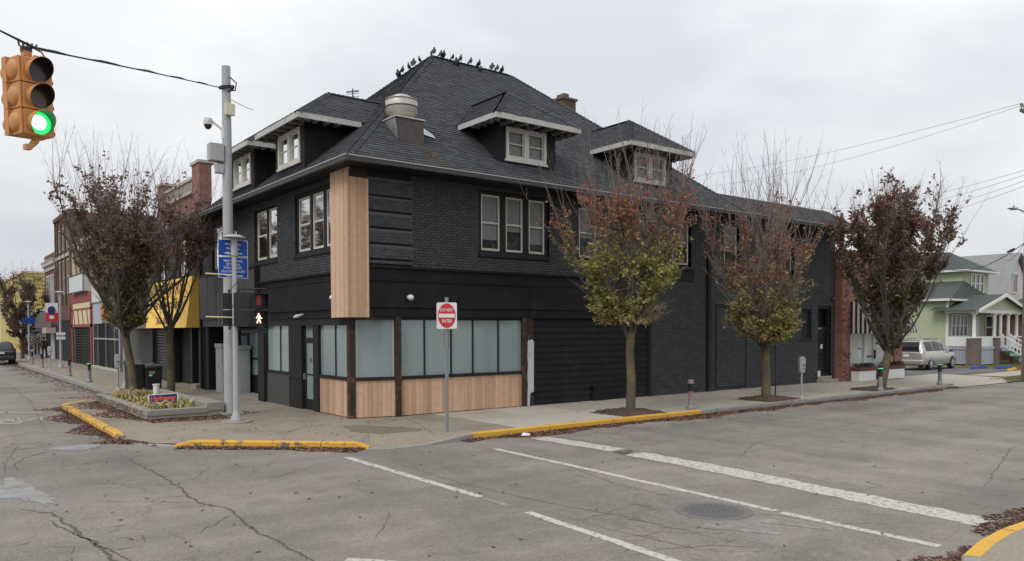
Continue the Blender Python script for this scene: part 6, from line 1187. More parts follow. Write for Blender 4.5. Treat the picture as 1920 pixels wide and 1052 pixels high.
# white awning shop and yellow block
t, fr = facade('white_awning_shop', 'low shop with white awning and blue lettering band', .2, 61.2, 76.8, 4.4, 'panel_white', [])
m = MB(); m.hexa(((-1.3, 62.5, 2.45), (.2, 62.5, 2.45), (.2, 76, 2.45), (-1.3, 76, 2.45), (-.2, 62.5, 4.2), (.2, 62.5, 4.2), (.2, 76, 4.2), (-.2, 76, 4.2))); m.build('awning', 'awning_white', t); m = MB(); m.box(-1.36, -1.30, 62.6, 76, 2.2, 2.5); m.box(-1.3, .2, 62.45, 62.5, 2.2, 2.46); m.build('valance', 'awning_white', t); m = MB(); m.box(-1.2, -.2, 62.42, 62.45, 2.25, 2.42); m.build('blue_print', 'sign_blue', t)
for a in (63, 65.5, 68, 70.5, 73): fr.box(mm := MB(), a, a + 1.9, -.1, .03, SW, 2.4); mm.build('shop_pane', 'dark_pane', t)
t = thing('yellow_building', 'mustard yellow ribbed metal building at the end of the row', 'building', (6, 90, 0)); m = MB(); m.box(.1, 18, 77, 105, 0, 8.55); m.build('wall', 'siding_yellow', t)
for i in range(20): mm = MB(); mm.box(.02, 18.0, 76.93, 77, .25 + i * .42, .52 + i * .42); mm.build('rib', 'siding_yellow', t)
mm = MB(); mm.box(-.05, 18.1, 76.85, 105, 8.55, 8.75); mm.build('coping', 'panel_cream', t)
for i in range(6):
    yy = 106 + i * 16; hh = (6.5, 8.0, 5.5, 7.5, 6, 7)[i]; t = thing('far_building', ('pale block beyond the yellow building', 'brown block second beyond the yellow building', 'low grey block third beyond the yellow building', 'red block fourth beyond the yellow building', 'beige block fifth beyond the yellow building', 'last brick block down the street')[i], 'building', (6, yy, 0)); m = MB(); m.box(.2, 14, yy, yy + 15.5, 0, hh); m.build('wall', ('panel_white', 'brick_brown', 'awning_grey', 'brick_red', 'stucco_beige', 'brick_maroon')[i], t); m = MB(); m.box(.1, 14.1, yy - .1, yy + 15.6, hh, hh + .3); m.build('coping', 'stone_pale', t)
# banner and notices on the far lamp posts
b = thing('street_banner', 'red and white street banner with dark bird emblem on the lamp post', 'banner', (-1.9, 37.6, 3.4)); m = MB(); m.box(-2.62, -1.92, 37.66, 37.68, 3.25, 4.25); m.build('cloth', 'sign_white', b); m = MB(); m.box(-2.62, -1.92, 37.645, 37.66, 3.1, 3.65); m.build('red_field', 'sign_red', b); m = MB(); m.prism([(-2.27 + .22 * math.cos(2 * math.pi * k / 12), 37.65, 3.78 + .28 * math.sin(2 * math.pi * k / 12)) for k in range(12)], (0, -.03, 0)); m.build('emblem', 'sign_navy', b); m = MB(); m.prism([(-2.27 + .14 * math.cos(2 * math.pi * k / 12), 37.63, 3.36 + .12 * math.sin(2 * math.pi * k / 12)) for k in range(12)], (0, -.02, 0)); m.build('emblem_patch', 'sign_white', b)
m = MB(); m.box(-2.05, -1.55, 37.55, 37.58, 1.95, 2.4); m.build('notice', 'sign_white', lpA); m = MB(); m.box(-2.05, -1.55, 37.54, 37.55, 2.15, 2.22); m.build('notice_band', 'sign_blue', lpA)
m = MB(); m.box(-2.15, -1.35, 54.85, 54.88, 3.1, 3.55); m.build('blue_plate', 'sign_blue', lpB)
# ================================================================ SIDE STREET, RIGHT
t = thing('brick_shop', 'small red brick shop with white glazed front beyond the black building', 'building', (26, 0, SW)); fb = Frame((0, -.35, 0), (1, 0, 0), (0, -1, 0))
m = MB(); fb.wall(m, 23.45, 28.95, 0, 5.9, [(24.15, 28.2, SW, 3.7)], 0, .2); m.quad((28.95, -.35, 0), (28.95, 10, 0), (28.95, 10, 5.9), (28.95, -.35, 5.9)); m.quad((23.45, -.35, 0), (23.45, 10, 0), (23.45, 10, 5.9), (23.45, -.35, 5.9)); m.quad((23.45, -.35, 5.88), (28.95, -.35, 5.88), (28.95, 10, 5.88), (23.45, 10, 5.88)); m.build('wall', 'brick_red', t, recalc=False)
fb.box(mm := MB(), 23.4, 29.0, -.3, .06, 5.9, 6.02); mm.build('coping', 'stone_pale', t)
rbk = random.Random(71)   # proud clinker bricks on the piers
bm_ = MB(); bm_.box(0, .2, -.03, 0, 0, .065); clink = {k: bm_.mesh('brick', k) for k in ('clinker', 'clinker2') if not mat(k, (0.12, 0.055, 0.045) if k == 'clinker' else (0.30, 0.13, 0.09), .85, .2, 20, .3, 60)} if False else None
mat('clinker', (0.10, 0.05, 0.042), .85, .2, 20, .3, 60); mat('clinker_pale', (0.34, 0.15, 0.105), .85, .2, 20, .3, 60); clink = [bm_.mesh('brick', k) for k in ('clinker', 'clinker_pale', 'clinker')]
for r_ in range(72):
    for c_ in range(27):
        a = 23.46 + c_ * .212 + (.106 if r_ % 2 else 0); z = SW + .01 + r_ * .079
        if (a > 24.0 and a < 28.0 and z < 3.75) or a > 28.7: continue
        if rbk.random() < .26: share(rbk.choice(clink), 'brick', t, Matrix.Translation((a, -.352 + rbk.uniform(-.006, .008), z)))
fb.quad(mm := MB(), 24.15, 28.2, -.16, SW, 3.7); mm.build('shop_pane', 'milk_glass', t, recalc=False) if mat('milk_glass', (0.52, 0.56, 0.55), .25, .06, 2, coat=.2) else None
for a in (24.15, 25.55, 26.55, 28.12): fb.box(mm := MB(), a, a + .08, -.17, -.08, SW, 3.7); mm.build('mullion', 'sign_white', t)
d = MB(); fb.ring(d, 25.68, 26.52, -.155, -.10, SW + .03, 2.4, .11, .3); dr = d.build('door', 'sign_white', t); fb.box(mm := MB(), 26.42, 26.5, -.10, -.02, 1.1, 1.5); mm.build('handle', 'grille', dr); fb.box(mm := MB(), 25.75, 26.3, -.10, -.07, 1.18, 1.24); mm.build('push_bar', 'grille', dr)
for a, z in ((25.1, 1.8), (25.1, 1.35), (26.85, 1.85)): fb.box(mm := MB(), a, a + .28, -.155, -.148, z - .25, z + .25); mm.build('notice', 'sign_white', t)
aw = thing('striped_awning', 'black and white striped awning over the white shop front', 'awning', (26, -.7, 2.46)); NS = 32; xa, xb = 24.15, 28.4; T_, B_ = (.32, 3.72), (.95, 2.46)
m = MB()
for i in range(NS):
    x0, x1 = xa + (xb - xa) * i / NS, xa + (xb - xa) * (i + 1) / NS; m.quad(fb.p(x0, T_[0], T_[1]), fb.p(x1, T_[0], T_[1]), fb.p(x1, B_[0], B_[1]), fb.p(x0, B_[0], B_[1]), mi=i % 2); m.quad(fb.p(x0, B_[0], B_[1]), fb.p(x1, B_[0], B_[1]), fb.p(x1, B_[0], B_[1] - .18), fb.p(x0, B_[0], B_[1] - .18), mi=i % 2); m.quad(fb.p(x0, 0, T_[1]), fb.p(x1, 0, T_[1]), fb.p(x1, T_[0], T_[1]), fb.p(x0, T_[0], T_[1]), mi=i % 2)
mat('stripe_white', (.55, .54, .52), .8, .06); m.build('cloth', ['stripe_white', 'black_plastic'], aw, recalc=False)
for x in (xa, xb):
    m = MB()
    for i in range(9):
        a0, a1 = B_[0] * i / 9, B_[0] * (i + 1) / 9; zt = lambda a: T_[1] if a <= T_[0] else T_[1] + (B_[1] - T_[1]) * (a - T_[0]) / (B_[0] - T_[0]); m.quad(fb.p(x, a0, B_[1] - .18), fb.p(x, a1, B_[1] - .18), fb.p(x, a1, zt(a1)), fb.p(x, a0, zt(a0)), mi=(i + 1) % 2)
    m.build('side_cloth', ['stripe_white', 'black_plastic'], aw, recalc=False)
for x0, x1, lb in ((24.12, 25.6, 'white planter box with dark hedge left of the white shop door'), (26.6, 28.3, 'white planter box with dark hedge right of the white shop door')):
    t = thing('planter_box', lb, 'planter', ((x0 + x1) / 2, -.6, SW)); m = MB(); fb.box(m, x0, x1, .06, .45, SW, SW + .45); m.build('box', 'sign_white', t, bevel=.01); m = MB(); fb.box(m, x0 - .02, x1 + .02, .05, .47, SW + .45, SW + .62); m.build('trim', 'brick_maroon', t); m = MB(); rr = random.Random(3)
    for k in range(700):
        p = Vector(fb.p(rr.uniform(x0, x1), rr.uniform(.06, .46), SW + .62 + rr.uniform(0, .16))); s = rr.uniform(.02, .05); d = Vector((rr.gauss(0, 1), rr.gauss(0, 1), rr.gauss(0, 1))).normalized() * s; e = d.orthogonal().normalized() * s; m.quad(p, p + d, p + d + e, p + e, jit((.03, .025, .015), rr, .4))
    m.build('hedge', 'leaf', t, kind='stuff', recalc=False)

# green house
def lap(m, fr, a0, a1, z0, z1, n=0.0, ex=.13, clip=None):
    z = z0
    while z < z1 - .01:
        b0, b1 = (a0, a1) if clip is None else clip(z + ex / 2); h = min(ex, z1 - z)
        if b1 > b0: m.quad(fr.p(b0, n + .022, z), fr.p(b1, n + .022, z), fr.p(b1, n + .003, z + h), fr.p(b0, n + .003, z + h)); m.quad(fr.p(b0, n + .022, z), fr.p(b1, n + .022, z), fr.p(b1, n, z), fr.p(b0, n, z))
        z += ex
t = thing('green_house', 'pale green clapboard house with dark green roof and gabled porch', 'house', (47, 6, .1)); hs = Frame((45, 0, 0), (0, 1, 0), (-1, 0, 0)); hf = Frame((0, 4.4, 0), (1, 0, 0), (0, -1, 0))
m = MB(); m.box(45.03, 53, 4.43, 18, 0, 4.4); m.build('wall', 'siding_green', t); m = MB(); lap(m, hs, 4.4, 18, .1, 4.4); m.build('siding', 'siding_green', t, kind='stuff', recalc=False); m = MB(); lap(m, hf, 45, 53, .1, 4.4); m.build('siding', 'siding_green', t, kind='stuff', recalc=False)
m = MB(); m.box(44.93, 45.06, 4.34, 4.46, .1, 4.4); m.build('corner_board', 'sign_white', t)
m = MB(); rz0, rz1 = 4.42, 5.75; m.poly([(44.6, 4.0, rz0), (44.6, 18.3, rz0), (48.35, 18.3, rz1), (48.35, 4.75, rz1)]); m.poly([(44.6, 4.0, rz0), (53.4, 4.0, rz0), (52.6, 4.75, rz1 - .9), (48.35, 4.75, rz1)]); m.build('lower_roof', 'roof_green', t, recalc=False)
m = MB(); m.box(44.52, 44.62, 3.95, 18.3, 4.30, 4.45); m.box(44.52, 53.4, 3.92, 4.02, 4.30, 4.44); m.build('gutter', 'sign_white', t); m = MB(); m.tube([(44.75, 4.2, 4.3), (44.9, 4.32, 4.1), (44.9, 4.32, .3)], .05, 8); m.build('downspout', 'sign_white', t)
for y in (7.2, 9.0): m = MB(); m.cyl((46.2, y, 4.9), (46.2, y, 5.25), .05, n=8); m.build('vent_stack', 'sign_white', t)
m = MB(); m.box(48.38, 52.5, 4.83, 10, 4.0, 6.5); m.build('upper_wall', 'siding_green', t); hu = Frame((48.35, 0, 0), (0, 1, 0), (-1, 0, 0)); hv = Frame((0, 4.8, 0), (1, 0, 0), (0, -1, 0)); m = MB(); lap(m, hu, 4.8, 10, 4.6, 6.5); lap(m, hv, 48.35, 52.53, 4.6, 6.5); m.build('siding', 'siding_green', t, kind='stuff', recalc=False)
m = MB(); e = [(47.9, 4.3, 6.5), (53, 4.3, 6.5), (53, 10.5, 6.5), (47.9, 10.5, 6.5)]; a, b = (50.4, 6.6, 8.0), (50.4, 8.2, 8.0); m.poly([e[0], e[1], a]); m.poly([e[1], e[2], b, a]); m.poly([e[2], e[3], b]); m.poly([e[3], e[0], a, b]); m.build('upper_roof', 'roof_green', t, recalc=False); m = MB(); m.box(47.85, 53.05, 4.25, 10.5, 6.40, 6.52); m.build('upper_fascia', 'sign_white', t)
def hwin(fr, a0, a1, z0, z1, n=0.03): 
    m = MB(); fr.ring(m, a0, a1, n, n + .05, z0, z1, .10); fr.box(m, a0 + .1, a1 - .1, n, n + .04, (z0 + z1) / 2 - .03, (z0 + z1) / 2 + .03); w_ = m.build('window', 'sign_white', t); m = MB(); fr.quad(m, a0 + .1, a1 - .1, n + .01, z0 + .1, z1 - .1); m.build('pane', 'dark_pane', w_, recalc=False)
for i in range(3): hwin(hv, 49.45 + i * .72, 50.15 + i * .72, 4.95, 6.35)
for i in range(4): hwin(hf, 45.5 + i * .62, 46.1 + i * .62, 1.9, 3.45)
hwin(hf, 50.9, 52.2, 1.7, 3.4)
m = MB(); m.box(49.0, 49.95, 4.36, 4.40, 1.3, 3.3); m.build('front_door', 'sign_white', t)
# porch
m = MB(); m.box(44.9, 52.0, 2.5, 4.4, 1.1, 1.3); m.build('porch_floor', 'porch_grey', t)
for x0, x1 in ((44.35, 45.15), (47.6, 48.1), (51.4, 51.9)): m = MB(); m.box(x0, x1, 2.35, 2.95, .05, 1.85); m.build('brick_pillar', 'brick_pillar', t); m = MB(); m.box(x0 - .05, x1 + .05, 2.3, 3.0, 1.85, 1.93); m.build('pillar_cap', 'sign_white', t)
for x in (44.75, 47.85, 48.9, 50.2, 51.65): m = MB(); m.cyl((x, 2.65, 1.93 if x not in (48.9, 50.2) else 1.3), (x, 2.65, 3.45), .11, .095, 12); m.box(x - .15, x + .15, 2.5, 2.8, 3.38, 3.48); m.build('column', 'sign_white', t, smooth=False)
m = MB(); m.box(44.6, 52.0, 2.5, 2.8, 3.48, 3.72); m.box(44.6, 44.85, 2.8, 4.4, 3.48, 3.72); m.build('porch_beam', 'sign_white', t)
for i in range(15): m = MB(); m.box(44.86, 44.94, 2.98 + i * .095, 3.05 + i * .095, .15, 1.05); m.build('lattice_board', 'porch_grey', t)
m = MB(); m.box(44.84, 44.98, 2.95, 4.4, 1.3, 1.95); m.build('rail_panel', 'sign_white', t); m = MB(); m.box(45.2, 47.6, 2.6, 2.7, 1.3, 1.95); m.build('rail_panel', 'sign_white', t); m = MB(); m.box(45.2, 47.6, 2.55, 2.62, .12, 1.1); m.build('porch_skirt', 'porch_grey', t); m = MB(); m.box(50.2, 51.4, 2.6, 2.7, 1.3, 1.95); m.build('rail_panel', 'sign_white', t)
gx0, gx1, gm, gz0, gz1 = 44.1, 52.5, 48.3, 3.66, 4.75
m = MB(); m.poly([(gx0, 2.1, gz0), (gm, 2.1, gz1), (gm, 5.2, gz1), (gx0, 5.2, gz0)]); m.poly([(gx1, 2.1, gz0), (gm, 2.1, gz1), (gm, 5.2, gz1), (gx1, 5.2, gz0)]); m.build('porch_roof', 'roof_green', t, recalc=False)
m = MB(); m.prism([(gx0 + .3, 2.45, 3.72), (gx1 - .3, 2.45, 3.72), (gm, 2.45, gz1 - .08)], (0, .05, 0)); m.build('gable', 'siding_green', t)
for x0, x1 in ((gx0, gm), (gx1, gm)): m = MB(); m.prism([(x0, 2.05, gz0 - .16), (x1, 2.05, gz1 - .18), (x1, 2.05, gz1 + .03), (x0, 2.05, gz0 + .03)], (0, .06, 0)); m.build('barge_board', 'sign_white', t)
for i in range(7): m = MB(); m.box(48.6, 49.9, 2.5 - (i + 1) * .28, 2.5 - i * .28, 1.1 - (i + 1) * .155, 1.1 - i * .155); m.build('stair_tread', 'visor_green' if i % 2 else 'porch_grey', t)
for x in (48.55, 49.95):
    m = MB(); m.tube([(x, 2.4, 2.0), (x, .6, .95)], .045, 6); m.tube([(x, 2.4, 1.35), (x, .6, .3)], .04, 6); m.box(x - .07, x + .07, .45, .59, .08, 1.1); m.box(x - .07, x + .07, 2.35, 2.49, 1.2, 2.1); m.build('stair_rail', 'sign_white', t)
    for i in range(9): f = (i + .5) / 9; m = MB(); yy = 2.4 - 1.8 * f; zz = 1.35 - 1.05 * f; m.box(x - .025, x + .025, yy - .03, yy + .03, zz, zz + .66); m.build('baluster', 'sign_white', t)
# neighbouring grey roofed house
t = thing('white_house', 'white gabled house with large grey shingle roof behind the green house', 'house', (60, 10, .1)); m = MB(); m.prism([(56.3, 5.6, 0), (63.2, 5.6, 0), (63.2, 5.6, 4.9), (59.8, 5.6, 8.2), (56.3, 5.6, 4.9)], (0, 14, 0)); m.build('wall', 'siding_white', t)
m = MB(); m.poly([(55.9, 5.2, 4.78), (59.8, 5.2, 8.42), (59.8, 20, 8.42), (55.9, 20, 4.78)]); m.poly([(63.7, 5.2, 4.78), (59.8, 5.2, 8.42), (59.8, 20, 8.42), (63.7, 20, 4.78)]); m.build('roof', 'roof_grey', t, recalc=False); m = MB(); m.box(55.85, 55.95, 5.2, 20, 4.66, 4.82); m.build('gutter', 'sign_white', t)
fw = Frame((0, 5.6, 0), (1, 0, 0), (0, -1, 0)); m = MB(); lap(m, fw, 56.3, 63.2, .2, 8.1, .003, .14, lambda z: (56.3, 63.2) if z < 4.9 else (56.3 + (z - 4.9) * 1.06, 63.2 - (z - 4.9) * 1.06)); m.build('siding', 'siding_white', t, kind='stuff', recalc=False); m = MB(); fw.ring(m, 59.0, 60.1, .03, .08, 5.2, 6.8, .1); m.build('window', 'sign_white', t); m = MB(); fw.quad(m, 59.1, 60.0, .04, 5.3, 6.7); m.build('pane', 'dark_pane', t, recalc=False)
t = thing('brown_house', 'low brown brick house partly behind the utility pole', 'house', (58, 1, .1)); m = MB(); m.box(55.5, 63, 2.2, 5.5, 0, 3.5); m.build('wall', 'brick_brown', t); m = MB(); m.poly([(55.0, 1.8, 3.5), (63.5, 1.8, 3.5), (61, 4, 4.9), (57.6, 4, 4.9)]); m.poly([(55, 1.8, 3.5), (57.6, 4, 4.9), (55, 6, 3.5)]); m.build('roof', 'roof_green', t, recalc=False); m = MB(); m.box(55, 63.5, 1.75, 1.85, 3.36, 3.52); m.build('fascia', 'sign_white', t)
for (x, y, rz, lb, mm_) in ((41.0, .9, R(-2), 'blue concrete wheel stop nearer the silver van', 'sign_blue'), (42.5, .1, R(-4), 'blue concrete wheel stop by the porch stairs', 'sign_blue'), (40.4, -1.1, R(10), 'yellow concrete wheel stop beside the utility pole', 'kerb_yellow')):
    t = thing('wheel_stop', lb, 'wheel stop', (x, y, .08), rz=rz); m = MB(); m.hexa(((-.95, -.09, 0), (.95, -.09, 0), (.95, .09, 0), (-.95, .09, 0), (-.9, -.05, .14), (.9, -.05, .14), (.9, .05, .14), (-.9, .05, .14))); o = m.build('bar', mm_, None, bevel=.015); o.parent = t

# ---------------------------------------------------------------- vehicles
mat('paint_silver', (0.44, 0.43, 0.40), .35, .04, 3, metal=.55, coat=.6); mat('paint_navy', (0.018, 0.022, 0.032), .3, .05, 3, metal=.3, coat=.8); mat('car_glass', (0.012, 0.014, 0.016), .12, .1, spec=.3); mat('tyre', (0.016, 0.016, 0.016), .85, .2, 20); mat('hubcap', (0.42, 0.42, 0.43), .35, .1, 8, metal=.7); mat('tail_red', (0.42, 0.02, 0.02), .2, .05, coat=.6); mat('bumper_trim', (0.34, 0.33, 0.31), .5, .05)
def car(name, label, cat, loc, rz, L, W, H, prof, paint, ground=.0, roofrack=False, plate='sign_white'):
    """prof: stations (x, z_low, z_belt, z_roof, belt half width, roof half width), rear at x=0"""
    t = thing(name, label, cat, loc, rz=rz); N_ = 9
    def ring(s):
        x, zl, zb, zr, wb, wr = s
        half = [(0, zl), (wb * .80, zl), (wb * .97, zl + .08), (wb, zl + (zb - zl) * .45), (wb * .985, zb - .02), (wb * .96, zb + .02), (wr + (wb * .96 - wr) * .35, zb + (zr - zb) * .66), (wr, zr - .07), (wr * .8, zr - .01), (0, zr)]
        return [(x, y, z) for y, z in half] + [(x, -y, z) for y, z in half[-2:0:-1]]
    rings = [ring(s) for s in prof]; n = len(rings[0]); m = MB(); m.v = [p for r_ in rings for p in r_]
    for i in range(len(rings) - 1):
        for k in range(n): m.f.append((i * n + k, i * n + (k + 1) % n, (i + 1) * n + (k + 1) % n, (i + 1) * n + k)); m.c.append(None); m.mi.append(0)
    m.f += [tuple(range(n))[::-1], tuple((len(rings) - 1) * n + k for k in range(n))]; m.c += [None] * 2; m.mi += [0] * 2
    def add(mb, nm, mm, smooth=False, par=None, bev=0): o = mb.build(nm, mm, None, smooth, bevel=bev); o.parent = par or t; return o
    body = add(m, 'body', paint, False, bev=.03); body.data.polygons.foreach_set('use_smooth', [True] * len(body.data.polygons))
    def at(x):
        for a, b in zip(prof, prof[1:]):
            if a[0] <= x <= b[0]: f = (x - a[0]) / (b[0] - a[0] + 1e-9); return [p + (q - p) * f for p, q in zip(a, b)]
        return prof[-1]
    def side_pt(x, f, sgn, off=.006):   # f: 0 belt .. 1 roof edge
        _, zl, zb, zr, wb, wr = at(x); r_ = ring(at(x)); p5, p6, p7 = r_[5], r_[6], r_[7]
        q = [p5[i] + (p6[i] - p5[i]) * f / .66 if f < .66 else p6[i] + (p7[i] - p6[i]) * (f - .66) / .34 for i in range(3)]; return (x, sgn * (q[1] + off), q[2])
    return t, add, at, side_pt, ring
def side_windows(fn, add, spans, lo=.06, hi=.93):
    for x0, x1, d0, d1 in spans:
        for sg in (-1, 1):
            m = MB(); nn = 4; pts = []
            for i in range(nn):
                xa, xb = x0 + (x1 - x0) * i / nn, x0 + (x1 - x0) * (i + 1) / nn; ta, tb = (xa - x0) / (x1 - x0), (xb - x0) / (x1 - x0); ha, hb = hi * (d0 + (d1 - d0) * ta), hi * (d0 + (d1 - d0) * tb)
                for j in range(3):
                    fa0, fa1 = lo + (ha - lo) * j / 3, lo + (ha - lo) * (j + 1) / 3; fb0, fb1 = lo + (hb - lo) * j / 3, lo + (hb - lo) * (j + 1) / 3; m.quad(fn(xa, fa0, sg), fn(xb, fb0, sg), fn(xb, fb1, sg), fn(xa, fa1, sg))
            add(m, 'side_window', 'car_glass')
def wheels(add, xs, w_, r_, z=0.0):
    for x in xs:
        for sg in (-1, 1):
            y = sg * w_; m = MB(); m.tube([(x, y - sg * .2, r_), (x, y - sg * .02, r_), (x, y, r_), (x, y + sg * .015, r_)], [r_, r_, r_ * .93, r_ * .7], 24); wh = add(m, 'wheel', 'tyre'); m = MB(); m.tube([(x, y + sg * .005, r_), (x, y + sg * .02, r_), (x, y + sg * .028, r_)], [r_ * .66, r_ * .62, r_ * .15], 20); add(m, 'hubcap', 'hubcap', par=wh)
            m = MB(); k = 16
            for i in range(k):
                a0, a1 = math.pi * i / k, math.pi * (i + 1) / k; R0, R1 = r_ * 1.02, r_ * 1.24
                m.quad((x + R0 * math.cos(a0), y + sg * .012, r_ + R0 * math.sin(a0)), (x + R0 * math.cos(a1), y + sg * .012, r_ + R0 * math.sin(a1)), (x + R1 * math.cos(a1), y + sg * .004, r_ + R1 * math.sin(a1)), (x + R1 * math.cos(a0), y + sg * .004, r_ + R1 * math.sin(a0)))
            add(m, 'wheel_arch', 'black_plastic')
van_prof = [(0.0, .42, .98, 1.03, .80, .70), (.04, .32, .98, 1.08, .90, .76), (.10, .28, 1.0, 1.35, .955, .78), (.32, .26, 1.02, 1.70, .975, .70), (.6, .25, 1.03, 1.755, .985, .70), (1.6, .24, 1.04, 1.775, .99, .71), (2.8, .24, 1.03, 1.74, .985, .70), (3.25, .25, 1.02, 1.62, .98, .68), (3.75, .25, 1.0, 1.28, .97, .72), (4.05, .26, .97, 1.08, .955, .80), (4.6, .28, .88, .95, .92, .78), (4.95, .34, .72, .78, .82, .66), (5.05, .42, .6, .64, .66, .5)]
t, add, at, sp2, ring_ = car('minivan', 'silver minivan parked facing the green house, seen from behind', 'van', (36.15, 2.85, .09), R(2), 5.05, 1.98, 1.77, van_prof, 'paint_silver')
side_windows(sp2, add, ((.42, 1.35, .96, .98), (1.42, 2.45, .98, .97), (2.52, 3.60, .96, .35)))
def rear_y(z, y): 
    # rear skin x at height z
    pts = [(0.0, 1.03), (.04, 1.08), (.10, 1.35), (.32, 1.70)]
    for (a, b), (c, d) in zip(pts, pts[1:]):
        if b <= z <= d: return a + (c - a) * (z - b) / (d - b)
    return 0.0 if z < 1.03 else .33
m = MB()
for i in range(6):
    z0, z1 = 1.06 + i * .095, 1.06 + (i + 1) * .095; w0, w1 = .70 - i * .012, .70 - (i + 1) * .012; m.quad((rear_y(z0, 0) - .015, -w0, z0), (rear_y(z0, 0) - .015, w0, z0), (rear_y(z1, 0) - .015, w1, z1), (rear_y(z1, 0) - .015, -w1, z1))
add(m, 'rear_window', 'car_glass')
for sg in (-1, 1):
    m = MB(); m.hexa(((-.02, sg * .62, .80), (.16, sg * .975, .80), (.18, sg * .95, .80), (.0, sg * .62, .80), (.02, sg * .66, 1.08), (.16, sg * .945, 1.10), (.2, sg * .93, 1.10), (.06, sg * .66, 1.08))); add(m, 'tail_light', 'tail_red', bev=.015)
    m = MB(); m.hexa([(3.45, sg * .98, 1.0), (3.6, sg * .98, 1.0), (3.6, sg * 1.15, 1.02), (3.45, sg * 1.15, 1.02), (3.45, sg * .98, 1.14), (3.6, sg * .98, 1.14), (3.6, sg * 1.15, 1.16), (3.45, sg * 1.15, 1.16)]); add(m, 'mirror', 'black_plastic', bev=.02)
    m = MB(); m.tube([(.7, sg * .62, 1.78), (2.7, sg * .62, 1.79)], .02, 6); add(m, 'roof_rail', 'black_plastic')
m = MB(); m.hexa(((-.07, -.86, .34), (.1, -.97, .34), (.1, .97, .34), (-.07, .86, .34), (-.07, -.86, .60), (.1, -.98, .62), (.1, .98, .62), (-.07, .86, .60))); add(m, 'bumper', 'paint_silver', bev=.05); m = MB(); m.box(-.078, -.06, -.86, .86, .50, .53); add(m, 'bumper_strip', 'bumper_trim')
m = MB(); m.box(-.025, .0, -.16, .16, .78, .92); add(m, 'licence_plate', 'sign_white'); m = MB(); m.box(-.03, .0, -.3, .3, .95, .99); add(m, 'tailgate_handle', 'bumper_trim'); m = MB(); m.box(.30, .42, -.6, .6, 1.69, 1.72); add(m, 'spoiler', 'black_plastic', bev=.01)
wheels(add, (1.0, 4.02), .975, .34)
suv_prof = [(0.0, .45, .98, 1.02, .80, .70), (.05, .36, .98, 1.06, .89, .74), (.12, .33, 1.0, 1.38, .91, .74), (.34, .32, 1.02, 1.66, .92, .68), (1.5, .32, 1.03, 1.72, .93, .68), (2.6, .32, 1.02, 1.68, .93, .68), (3.3, .33, 1.0, 1.14, .92, .74), (4.2, .35, .96, 1.0, .89, .74), (4.5, .42, .74, .8, .76, .6)]
t, add, at, sp2, ring_ = car('suv', 'dark navy car parked at the kerb, cut by the left edge', 'car', (-4.08, 49.0, .0), R(90), 4.5, 1.86, 1.72, suv_prof, 'paint_navy')
side_windows(sp2, add, ((.42, 1.3, .96, .98), (1.36, 2.2, .98, .97), (2.26, 3.1, .96, .35)))
m = MB(); m.quad((.035, -.68, 1.06), (.035, .68, 1.06), (.30, .60, 1.60), (.30, -.60, 1.60)); add(m, 'rear_window', 'car_glass')
for sg in (-1, 1): m = MB(); m.hexa(((-.01, sg * .70, .78), (.14, sg * .915, .78), (.2, sg * .90, .78), (.04, sg * .70, .78), (.0, sg * .70, 1.2), (.14, sg * .90, 1.22), (.2, sg * .88, 1.22), (.05, sg * .70, 1.2))); add(m, 'tail_light', 'tail_red', bev=.01)
m = MB(); m.hexa(((-.08, -.82, .38), (.1, -.92, .38), (.1, .92, .38), (-.08, .82, .38), (-.08, -.82, .64), (.1, -.92, .64), (.1, .92, .64), (-.08, .82, .64))); add(m, 'bumper', 'paint_navy', bev=.05); m = MB(); m.box(-.03, .0, -.17, .17, .82, .95); add(m, 'licence_plate', 'sign_white'); m = MB(); m.box(-.035, -.0, -.5, .5, .98, 1.02); add(m, 'chrome_strip', 'galv'); wheels(add, (.9, 3.6), .90, .36)

# ---------------------------------------------------------------- utility pole, wires, street light
ux, uy = 32.25, -4.55
t = thing('utility_pole', 'weathered wooden utility pole at the right edge of the view', 'utility pole', (ux, uy, .05)); m = MB(); m.tube([(ux, uy, 0), (ux + .03, uy, 6), (ux + .06, uy, 13.2)], [.19, .16, .12], 14); m.build('shaft', mat('pole_wood', (0.15, 0.125, 0.10), .9, .3, 8, .6, 30), t, smooth=True)
m = MB(); m.tube([(ux - .2, uy - .05, 0), (ux - .17, uy - .05, 6.5)], .05, 8); m.build('conduit', 'rusty_metal', t); m = MB(); m.box(ux - 1.0, ux + 1.1, uy - .06, uy + .06, 12.45, 12.57); m.build('crossarm', 'pole_wood', t)
for dx in (-.95, -.6, .5, .95): m = MB(); m.tube([(ux + dx, uy, 12.57), (ux + dx, uy, 12.72), (ux + dx, uy, 12.8), (ux + dx, uy, 12.84)], [.025, .05, .07, .06], 10); m.build('insulator', 'post_grey', t)
m = MB(); m.cyl((ux - .12, uy - .3, 8.6), (ux - .12, uy - .3, 9.4), .2, n=14); m.box(ux - .2, ux, uy - .2, uy, 6.2, 6.9); m.build('transformer', 'post_grey', t)
m = MB(); m.tube([(ux, uy, 7.85), (ux - .9, uy + .05, 7.98), (ux - 1.4, uy + .08, 7.97)], [.035, .03, .03], 8); arm = m.build('lamp_arm', 'post_grey', t); m = MB(); m.hexa([(ux + a, uy + .08 + b, 7.97 + c) for a, b, c in ((-1.95, -.10, -.03), (-1.3, -.14, -.05), (-1.3, .14, -.05), (-1.95, .10, -.03), (-1.95, -.08, .0), (-1.3, -.12, .06), (-1.3, .12, .06), (-1.95, .08, .0))]); m.build('lamp_head', 'post_grey', arm, bevel=.02); m = MB(); m.cyl((ux - 1.45, uy + .08, 8.02), (ux - 1.45, uy + .08, 8.12), .035, n=10); m.build('photocell', 'post_grey', arm)
